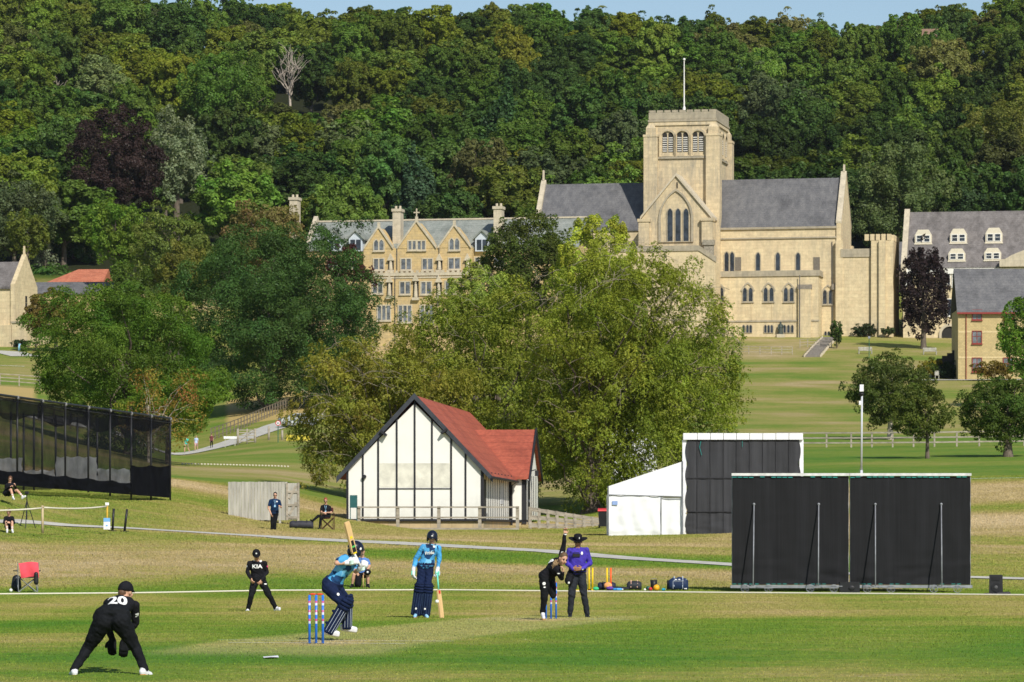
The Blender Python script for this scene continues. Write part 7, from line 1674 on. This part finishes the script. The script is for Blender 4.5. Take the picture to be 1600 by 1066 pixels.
for s, sx in (('L', -1), ('R', 1)):
    w_ = j['wr'+s]
    for i in range(4): mb.rcone(w_+V3(-.03+i*.02, -.042, -.03), w_+V3(-.03+i*.02, -.05, -.10), .011, .010, 6)
mb.build('glove_padding', plain('mint_green_leather', (.16, .66, .50), .6), o, True)
G0 = GP(663, d); _, P = J2(663, d)
bat('upright cricket bat with mint green grip held by the non-striker', G0+P(683.2, 896, -.10), G0+P(685.2, 921.5, -.14), G0+P(690.5, 967.0, -.22), (.75, -.66, 0), MATS['mint_green_leather'], WILLOW, [(.86, .97, 3, .05)])
# --- bowler
d = 76.4
o, j, H_, M = person('bowler in black kit with right arm raised straight up, mid-delivery', 853, d, dict(head=(880.0, 873.5, -.28), neck=(872.5, 879.5, -.16), pel=(853, 902, .02), shL=(877.5, 871, -.02), shR=(869.5, 890, -.30), elL=(880.2, 854.5, -.04), elR=(877.8, 903.5, -.30), wrL=(882.8, 835.5, -.08), wrR=(879.5, 895, -.40),
    hipL=(850.5, 907, -.06), hipR=(859.5, 906, .08), knL=(850.6, 932, -.10), knR=(864.2, 930, -.02), anL=(848.0, 957.3, .0), anR=(862.5, 917, .46), toL=(849.5, 966.0, -.17), toR=(863.5, 915, .62)),
    BODY(BLACKKIT, BLACKKIT2, WHITE_L, sole=SOLE_O), (.45, -1, -.30), k=1.0, fem=True, vox=.0075, up=(.35, -.25, .9), thick=1.12, seat=1.05,
    handspec={'L': ((.02, 0, 1), (.3, -1, 0), .8, 1), 'R': ((.1, -.1, 1), (-1, 0, .2), 1.0, -1)})
hr_ = hair_on(o, H_, M, plain('dark_blond_hair', (.12, .075, .04), .6, .3, 30), 'pony'); m_ = MB(); rng = random.Random(3)
for i in range(16):
    a = j['neck']+V3(-.03+rng.uniform(-.05, .05), -.06+rng.uniform(-.03, .03), .03+rng.uniform(-.02, .04)); m_.tube([a, a+V3(-.05, -.03, -.06+rng.uniform(-.03, .03)), a+V3(-.04+rng.uniform(-.05, .05), -.06, -.15+rng.uniform(-.05, .04))], [.010, .009, .003], 5)
m_.build('loose_hair', HBL, o, True)
decal(o, '8', j['neck'].lerp(j['pel'], .25)+V3(-.055, 0, .05), (-.4, -1, -.2), (.75, -.2, .6), .16, WHITEK, 'shirt_number', bold=.008)
patch(o, j['hipL']+V3(.0, 0, -.06), (-.05, -1, 0), .032, WHITEK, 'leg_badge'); patch(o, j['hipL']+V3(.01, 0, -.13), (-.05, -1, 0), .022, WHITEK, 'leg_badge', asp=.6); patch(o, j['shL'].lerp(j['elL'], .45), (0, -1, .1), .028, WHITEK, 'sleeve_badge', asp=.5); patch(o, j['shR'].lerp(j['elR'], .5), (-.2, -1, .1), .028, WHITEK, 'sleeve_badge', asp=.4)
MB().tube([j['wrL']-V3(0, 0, .01), j['wrL']+V3(0, 0, .012)], .034, 14).build('wristband', WHITEK, o, True)
# --- umpire
d = 79.5
o, j, H_, M = person('umpire in violet-blue shirt, dark trousers and wide black hat, hands clasped', 904, d, dict(head=(903, 846.3, -.03), neck=(902.9, 855.5, 0), pel=(902.3, 893.5, .02), shL=(890.6, 860.5, 0), shR=(916.0, 860.5, 0), elL=(886.8, 880.5, .05), elR=(922.0, 880.5, .05), wrL=(894.8, 889.5, -.19), wrR=(910.0, 888.7, -.20),
    hipL=(896.6, 898.5, .02), hipR=(907.8, 898.5, .02), knL=(893.4, 928, -.03), knR=(912.4, 928, -.03), anL=(890.9, 958, .02), anR=(917.2, 958, .02), toL=(889.8, 965.2, -.16), toR=(919.5, 965.2, -.14)),
    BODY(PURP, CHARC, DARKSHOE, sole=DARKSHOE, skin=SKIN_D), (-.05, -1, -.08), k=1.03, vox=.008, shades=True, belly=.02, thick=1.12,
    handspec={'L': ((.9, -.35, .0), (.2, .9, .3), .9, 1), 'R': ((-.9, -.3, -.05), (-.2, .9, .3), .8, -1)})
hat = MB(); n = 28; vs = []
for r_, z_ in ((.082, .035), (.13, .028), (.178, .045)):
    for i in range(n): a = 2*math.pi*i/n; vs.append(H_(math.cos(a)*r_*1.05, math.sin(a)*r_-.01, z_+.030*(abs(math.cos(a))**2)*(r_-.08)/.1))
vb = [v-M@Vector((0, 0, .006)) for v in vs]
hat.add(vs+vb, [(q*n+i, q*n+(i+1) % n, (q+1)*n+(i+1) % n, (q+1)*n+i) for q in range(2) for i in range(n)]+[(3*n+q*n+i, 3*n+(q+1)*n+i, 3*n+(q+1)*n+(i+1) % n, 3*n+q*n+(i+1) % n) for q in range(2) for i in range(n)]+[(2*n+i, 2*n+(i+1) % n, 5*n+(i+1) % n, 5*n+i) for i in range(n)])
hat.loft([(H_(0, -.01, .02), M.col[0], M.col[1], .088, .104), (H_(0, -.01, .08), M.col[0], M.col[1], .084, .10), (H_(0, -.01, .13), M.col[0], M.col[1], .080, .092), (H_(0, -.01, .142), M.col[0], M.col[1], .06, .07)], 24)
h_ = hat.build('hat', BLACKKIT, o, True); MB().box(H_(-.03, .090, .092), (.016, .012, .034), rot=M).build('hat_badge', WHITEK, h_)
ch_ = j['neck'].lerp(j['pel'], .36)
patch(o, ch_+V3(.082, 0, .06), (0, -1, 0), .022, WHITEK, 'chest_badge', asp=1.5)
tag(MB().box((0, 0, 0), (.145, .03, .065)).build('chest_pouch', blackp, o)).location = ch_+V3(-.03, -.135, .02)
MB().box((.0, 0, 0), (.11, .006, .012)).build('pouch_strap', blackp, o).location = ch_+V3(-.03, -.128, .07)
MB().tube([j['wrR']+V3(.018, 0, 0), j['wrR']+V3(-.012, 0, 0)], .036, 14).build('watch_strap', WHITEK, o, True)
MB().add([(0, 0, 0), (-.045, 0, .07), (.045, 0, .07), (0, .02, .075)], [(0, 2, 1), (0, 1, 3), (0, 3, 2)]).build('collar_opening', SKIN_D, o).location = j['neck']+V3(0, -.078, -.07)
G0 = GP(904, d)
for i, (px, py, lab) in enumerate(((888.8, 907, 'front black cap hanging at the umpire side'), (890.5, 901, 'rear black cap hanging at the umpire side'))):
    c_ = MB().ell((0, 0, 0), (.085, .09, .10), nu=20, nv=10, zmin=-.35).build('cap_crown', BLACKKIT, None, True); c_.name = 'peaked_hat'; tag(c_, lab, 'cap'); c_.location = PT(px, py, d-.17+.09*i); c_.rotation_euler = (math.radians(100+15*i), .25, 0)
    MB().ell((0, .05, -.035), (.075, .10, .008), nu=16, nv=6).build('peak', BLACKKIT, c_, True); MB().ell((.01, -.03, .098), (.022, .026, .008), nu=12, nv=6).build('emblem', WHITEK, c_, True)
# --- standing steward
d = 162
o, j, H_, M = person('steward in navy polo standing by the board fence with hand raised', 427.5, d, dict(head=(430, 773.8, -.03), neck=(429.9, 779.3, 0), pel=(428.8, 801, .02), shL=(422.6, 782.6, 0), shR=(436.2, 783.2, 0), elL=(419.2, 793.5, 0), elR=(439.3, 793.0, .03), wrL=(423.0, 802.5, -.08), wrR=(437.6, 791.0, -.24),
    hipL=(426.2, 803.5, .02), hipR=(431.4, 803.5, .02), knL=(425.2, 818, -.02), knR=(429.8, 818, 0), anL=(424.2, 833.3, 0), anR=(429.6, 833.6, 0), toL=(423, 836, -.16), toR=(431.6, 836.3, -.13)),
    BODY(NAVY2, BLACKKIT2, DARKSHOE, sole=DARKSHOE), (0, -1, 0), vox=.013, sleeve='short', shades=True, belly=.05, k=1.02)
hair_on(o, H_, M, HK); MB().tube([j['neck']+V3(-.04, -.10, -.05), j['neck']+V3(0, -.16, -.26), j['neck']+V3(.04, -.10, -.05)], .008, 5).box(j['neck']+V3(0, -.165, -.30), (.07, .008, .09)).build('lanyard', plain('sky_lanyard', (.35, .6, .8), .6), o); patch(o, j['neck']+V3(.08, 0, -.12), (0, -1, 0), .03, WHITEK)
# --- seated steward on folding chair
d = 168
o, j, H_, M = person('red-haired steward in black sitting on a folding chair', 505, d, dict(head=(508.8, 782.5, -.05), neck=(509.0, 788.5, 0), pel=(510.6, 806.5, .06), shL=(503.2, 791.6, 0), shR=(515.3, 792.6, 0), elL=(502.0, 800.5, -.05), elR=(517.5, 801.0, -.02), wrL=(506.2, 801.8, -.25), wrR=(509.5, 801.0, -.27),
    hipL=(507.5, 807.5, .02), hipR=(513, 807.5, .02), knL=(497.5, 806.3, -.25), knR=(501.3, 809.0, -.32), anL=(487.8, 814.5, -.30), anR=(499.5, 823.5, -.30), toL=(485.5, 812.5, -.42), toR=(498, 826.0, -.45)),
    BODY(BLACKKIT, BLACKKIT2, DARKSHOE, sole=DARKSHOE), (0, -1, 0), vox=.013, sleeve='short', shades=True, fem=True)
hair_on(o, H_, M, HR, 'bun'); MB().tube([j['neck']+V3(-.04, -.10, -.05), j['neck']+V3(0, -.15, -.26), j['neck']+V3(.04, -.10, -.05)], .008, 5).box(j['neck']+V3(0, -.155, -.30), (.06, .008, .08)).build('lanyard', MATS['sky_lanyard'], o)
g = GP(511.5, d); dc = empty('directors_chair', g, .15); tag(dc, 'folding wooden chair under the red-haired steward', 'chair'); dw = plain('dark_varnish', (.07, .03, .018), .5)
sz = PZ(809.8, d)-g.z; tubes('frame', [((-.26, -.22, 0), (.26, -.22, sz)), ((.26, -.22, 0), (-.26, -.22, sz)), ((-.26, .22, 0), (.26, .22, sz)), ((.26, .22, 0), (-.26, .22, sz)), ((-.27, .24, 0), (-.27, .26, sz+.45)), ((.27, .24, 0), (.27, .26, sz+.45)), ((-.27, -.24, 0), (-.27, -.24, sz+.2)), ((.27, -.24, 0), (.27, -.24, sz+.2)), ((-.27, -.26, sz+.2), (-.27, .26, sz+.2)), ((.27, -.26, sz+.2), (.27, .26, sz+.2))], .017, dw, dc)
MB().box((0, 0, sz), (.52, .44, .02)).build('seat', plain('maroon_canvas', (.10, .02, .02), .8), dc); MB().box((0, .25, sz+.36), (.54, .015, .18)).build('backrest', MATS['maroon_canvas'], dc)
hg = bag('holdall', 'big dark grey holdall under the outstretched feet of the seated steward', 471, 1.0, .34, .42, (.04, .04, .05), d=167.2)
# --- man seated on the boundary behind the batter
d = 116
o, j, H_, M = person('man in blue shirt seated beyond the rope behind the batter', 563, d, dict(head=(565.5, 862, -.05), neck=(565.8, 871, 0), pel=(564, 897.5, .15), shL=(558, 875, 0), shR=(574, 876, .0), elL=(553, 887, -.1), elR=(577.5, 885, -.08), wrL=(557, 894, -.33), wrR=(572, 893, -.33),
    hipL=(560.5, 899, .08), hipR=(568.5, 899, .08), knL=(553.0, 897.5, -.36), knR=(574.5, 897.5, -.36), anL=(550.5, 913, -.3), anR=(575.2, 913, -.3), toL=(548.2, 917.5, -.44), toR=(576.6, 917.5, -.44)),
    BODY(plain('denim_blue_shirt', (.09, .20, .50), .8, .15), BLACKKIT2, DARKSHOE, sole=DARKSHOE), (-.1, -1, -.1), vox=.0105, sleeve='short', shorts=True, k=1.02)
hair_on(o, H_, M, HB); cp = MB().ell((0, 0, 0), (.10, .09, .09), nu=18, nv=8).build('peaked_hat', BLACKKIT, None, True); tag(cp, 'black cap with white emblem resting on the knee of the man seated beyond the rope', 'cap'); cp.location = PT(574.5, 894, d-.46); MB().ell((0, -.09, .0), (.03, .012, .03)).build('emblem', WHITEK, cp, True)
g = GP(564, d+.1); st2 = empty('low_stool', g); tag(st2, 'low black stool under the man seated beyond the rope', 'stool'); sz = PZ(902, d)-g.z; MB().box((0, 0, sz), (.4, .36, .05)).build('seat', blackp, st2)
for x in (-.16, .16):
    for y in (-.14, .14): MB().bb(x-.015, x+.015, y-.015, y+.015, 0, sz-.02).build('leg', blackp, st2)
b2 = MB().rcone((0, 0, .12), (.02, 0, .30), .11, .09, 12).build('dark_bag', BLACKKIT, None, True); tag(b2, 'dark bag on the grass between the feet of the seated man', 'bag'); b2.location = GP(559.5, d-.35)
sk = MB().tube([(0, 0, 0), (0, 0, .38)], .014, 8).build('wooden_stick', WILLOW, None, True); tag(sk, 'upright wooden stick between the knees of the seated man', 'stick'); sk.location = GP(567.5, d-.42)
# --- two women sitting on the left bank
d = 152.5
o, j, H_, M = person('upper woman in dark jacket sitting on the bank with legs out', 20, d, dict(head=(15.9, 748.8, -.02), neck=(15.2, 754.5, 0), pel=(10.5, 771.0, .06), shL=(10.5, 757.4, 0), shR=(21.2, 757.2, 0), elL=(8.5, 765, -.02), elR=(25, 763, -.1), wrL=(16, 760.5, -.24), wrR=(24, 758.5, -.28),
    hipL=(9, 772.5, .02), hipR=(13, 772.5, .02), knL=(17, 765.0, -.28), knR=(26.5, 766, -.26), anL=(20.5, 777.5, -.36), anR=(36, 776.5, -.42), toL=(22, 779.8, -.46), toR=(39.5, 775.5, -.46)),
    BODY(BLACKKIT, BLACKKIT2), (.15, -1, 0), vox=.012, shorts=True, shades=True, fem=True, sock=True, k=.97); hair_on(o, H_, M, HB, 'bun')
d = 143
o, j, H_, M = person('lower woman in dark jacket sitting with knees drawn up below the rope barrier', 14, d, dict(head=(13.6, 800.8, -.05), neck=(13.8, 806.6, 0), pel=(14, 823.5, .12), shL=(8.2, 809.2, 0), shR=(19.8, 809.2, 0), elL=(6.2, 817.5, -.08), elR=(22, 817.5, -.08), wrL=(11.5, 816.5, -.30), wrR=(16, 816.5, -.30),
    hipL=(11.5, 824.5, .1), hipR=(16.8, 824.5, .1), knL=(9.6, 815.5, -.22), knR=(18.8, 815.5, -.22), anL=(11.3, 829.0, -.36), anR=(19.3, 829.0, -.36), toL=(11.0, 831.6, -.48), toR=(20.2, 831.6, -.48)),
    BODY(BLACKKIT, BLACKKIT2), (-.1, -1, 0), vox=.012, shorts=True, shades=True, fem=True, sock=True, k=.95); hair_on(o, H_, M, HB, 'bun')
# --- distant walkers
def walker(label, px, d, hpx, shirt, trou, face, stride=.28, shorts=False, hair=HB, k=.98, bagc=None, bend=0.0):
    g = GP(px, d); py = gy(px, d); s = F/d; hm = hpx/s; q = hm/1.75
    def jj(x, z, y=0.0): return (px+x*s*q*1.0, py-z*s*q, y*q)
    o, j, H_, M = person(label, px, d, dict(head=jj(.02+bend, 1.62-bend*.4), neck=jj(.01+bend*.7, 1.47-bend*.3), pel=jj(0, .95), shL=jj(-.17+bend*.7, 1.40), shR=jj(.17+bend*.7, 1.40), elL=jj(-.22, 1.12, .1), elR=jj(.22, 1.12, -.1), wrL=jj(-.20, .88, -.05), wrR=jj(.20, .90, -.2),
        hipL=jj(-.08, .92), hipR=jj(.08, .92), knL=jj(-.10-stride*.2, .50, -.12), knR=jj(.10+stride*.3, .50, .05), anL=jj(-.09-stride*.3, .09, -.16), anR=jj(.10+stride, .10, .2), toL=jj(-.12-stride*.3, .04, -.32), toR=jj(.16+stride, .05, .06)),
        BODY(shirt, trou, DARKSHOE, sole=DARKSHOE), face, vox=.022, sleeve='short', shorts=shorts, k=k*q); hair_on(o, H_, M, hair, hs=q)
    if bagc: MB().rcone(j['neck']+V3(0, .17, -.12), j['neck']+V3(0, .17, -.42), .14, .13, 10).build('rucksack', bagc, o, True)
    return o
tq = fab('turquoise_shirt', (.05, .52, .42)); kh_ = fab('khaki_shorts', (.30, .24, .13)); lb = fab('pale_blue_top', (.45, .55, .72)); blk_t = BLACKKIT2
walker('walker in turquoise shirt and khaki shorts on the road, leftmost of three', 291, 402, 27, tq, kh_, (.6, .8, 0), .25, True, bagc=tq)
walker('walker in pale blue top and shorts, middle of the three on the road', 306.5, 404, 24.5, lb, fab('pink_shorts', (.5, .3, .3)), (.6, .8, 0), .1, True, hair=HBL)
walker('walker in black clothes on the road, rightmost of three', 330.5, 406, 23, fab('dark_red_top', (.16, .05, .05)), blk_t, (.6, .8, 0), .0)
walker('tiny figure in light blue bending on the green below the left chapel', 30, 545, 14, fab('light_blue_coat', (.25, .55, .72)), fab('light_blue_coat', (.25, .55, .72)), (0, -1, 0), .02, bend=.15)
walker('tiny figure in pink on the green by the chapel annex', 56, 547, 13, fab('pale_pink_top', (.6, .35, .35)), blk_t, (0, -1, 0), .05)

# --- a very light summer haze over the whole valley
hz = MB().bb(-2400, 2400, -12, 4900, -3.0, 190).build('haze', [], None)
hz.data.materials.clear(); hm = bpy.data.materials.new('haze'); hm.use_nodes = True; hn = hm.node_tree; hn.nodes.clear()
pv_ = hn.nodes.new('ShaderNodeVolumePrincipled'); pv_.inputs['Color'].default_value = (.86, .92, 1, 1); pv_.inputs['Density'].default_value = .000028; pv_.inputs['Anisotropy'].default_value = .2
ho = hn.nodes.new('ShaderNodeOutputMaterial'); hn.links.new(pv_.outputs[0], ho.inputs['Volume']); hz.data.materials.append(hm); tag(hz, 'thin pale haze filling the valley', kind='stuff')
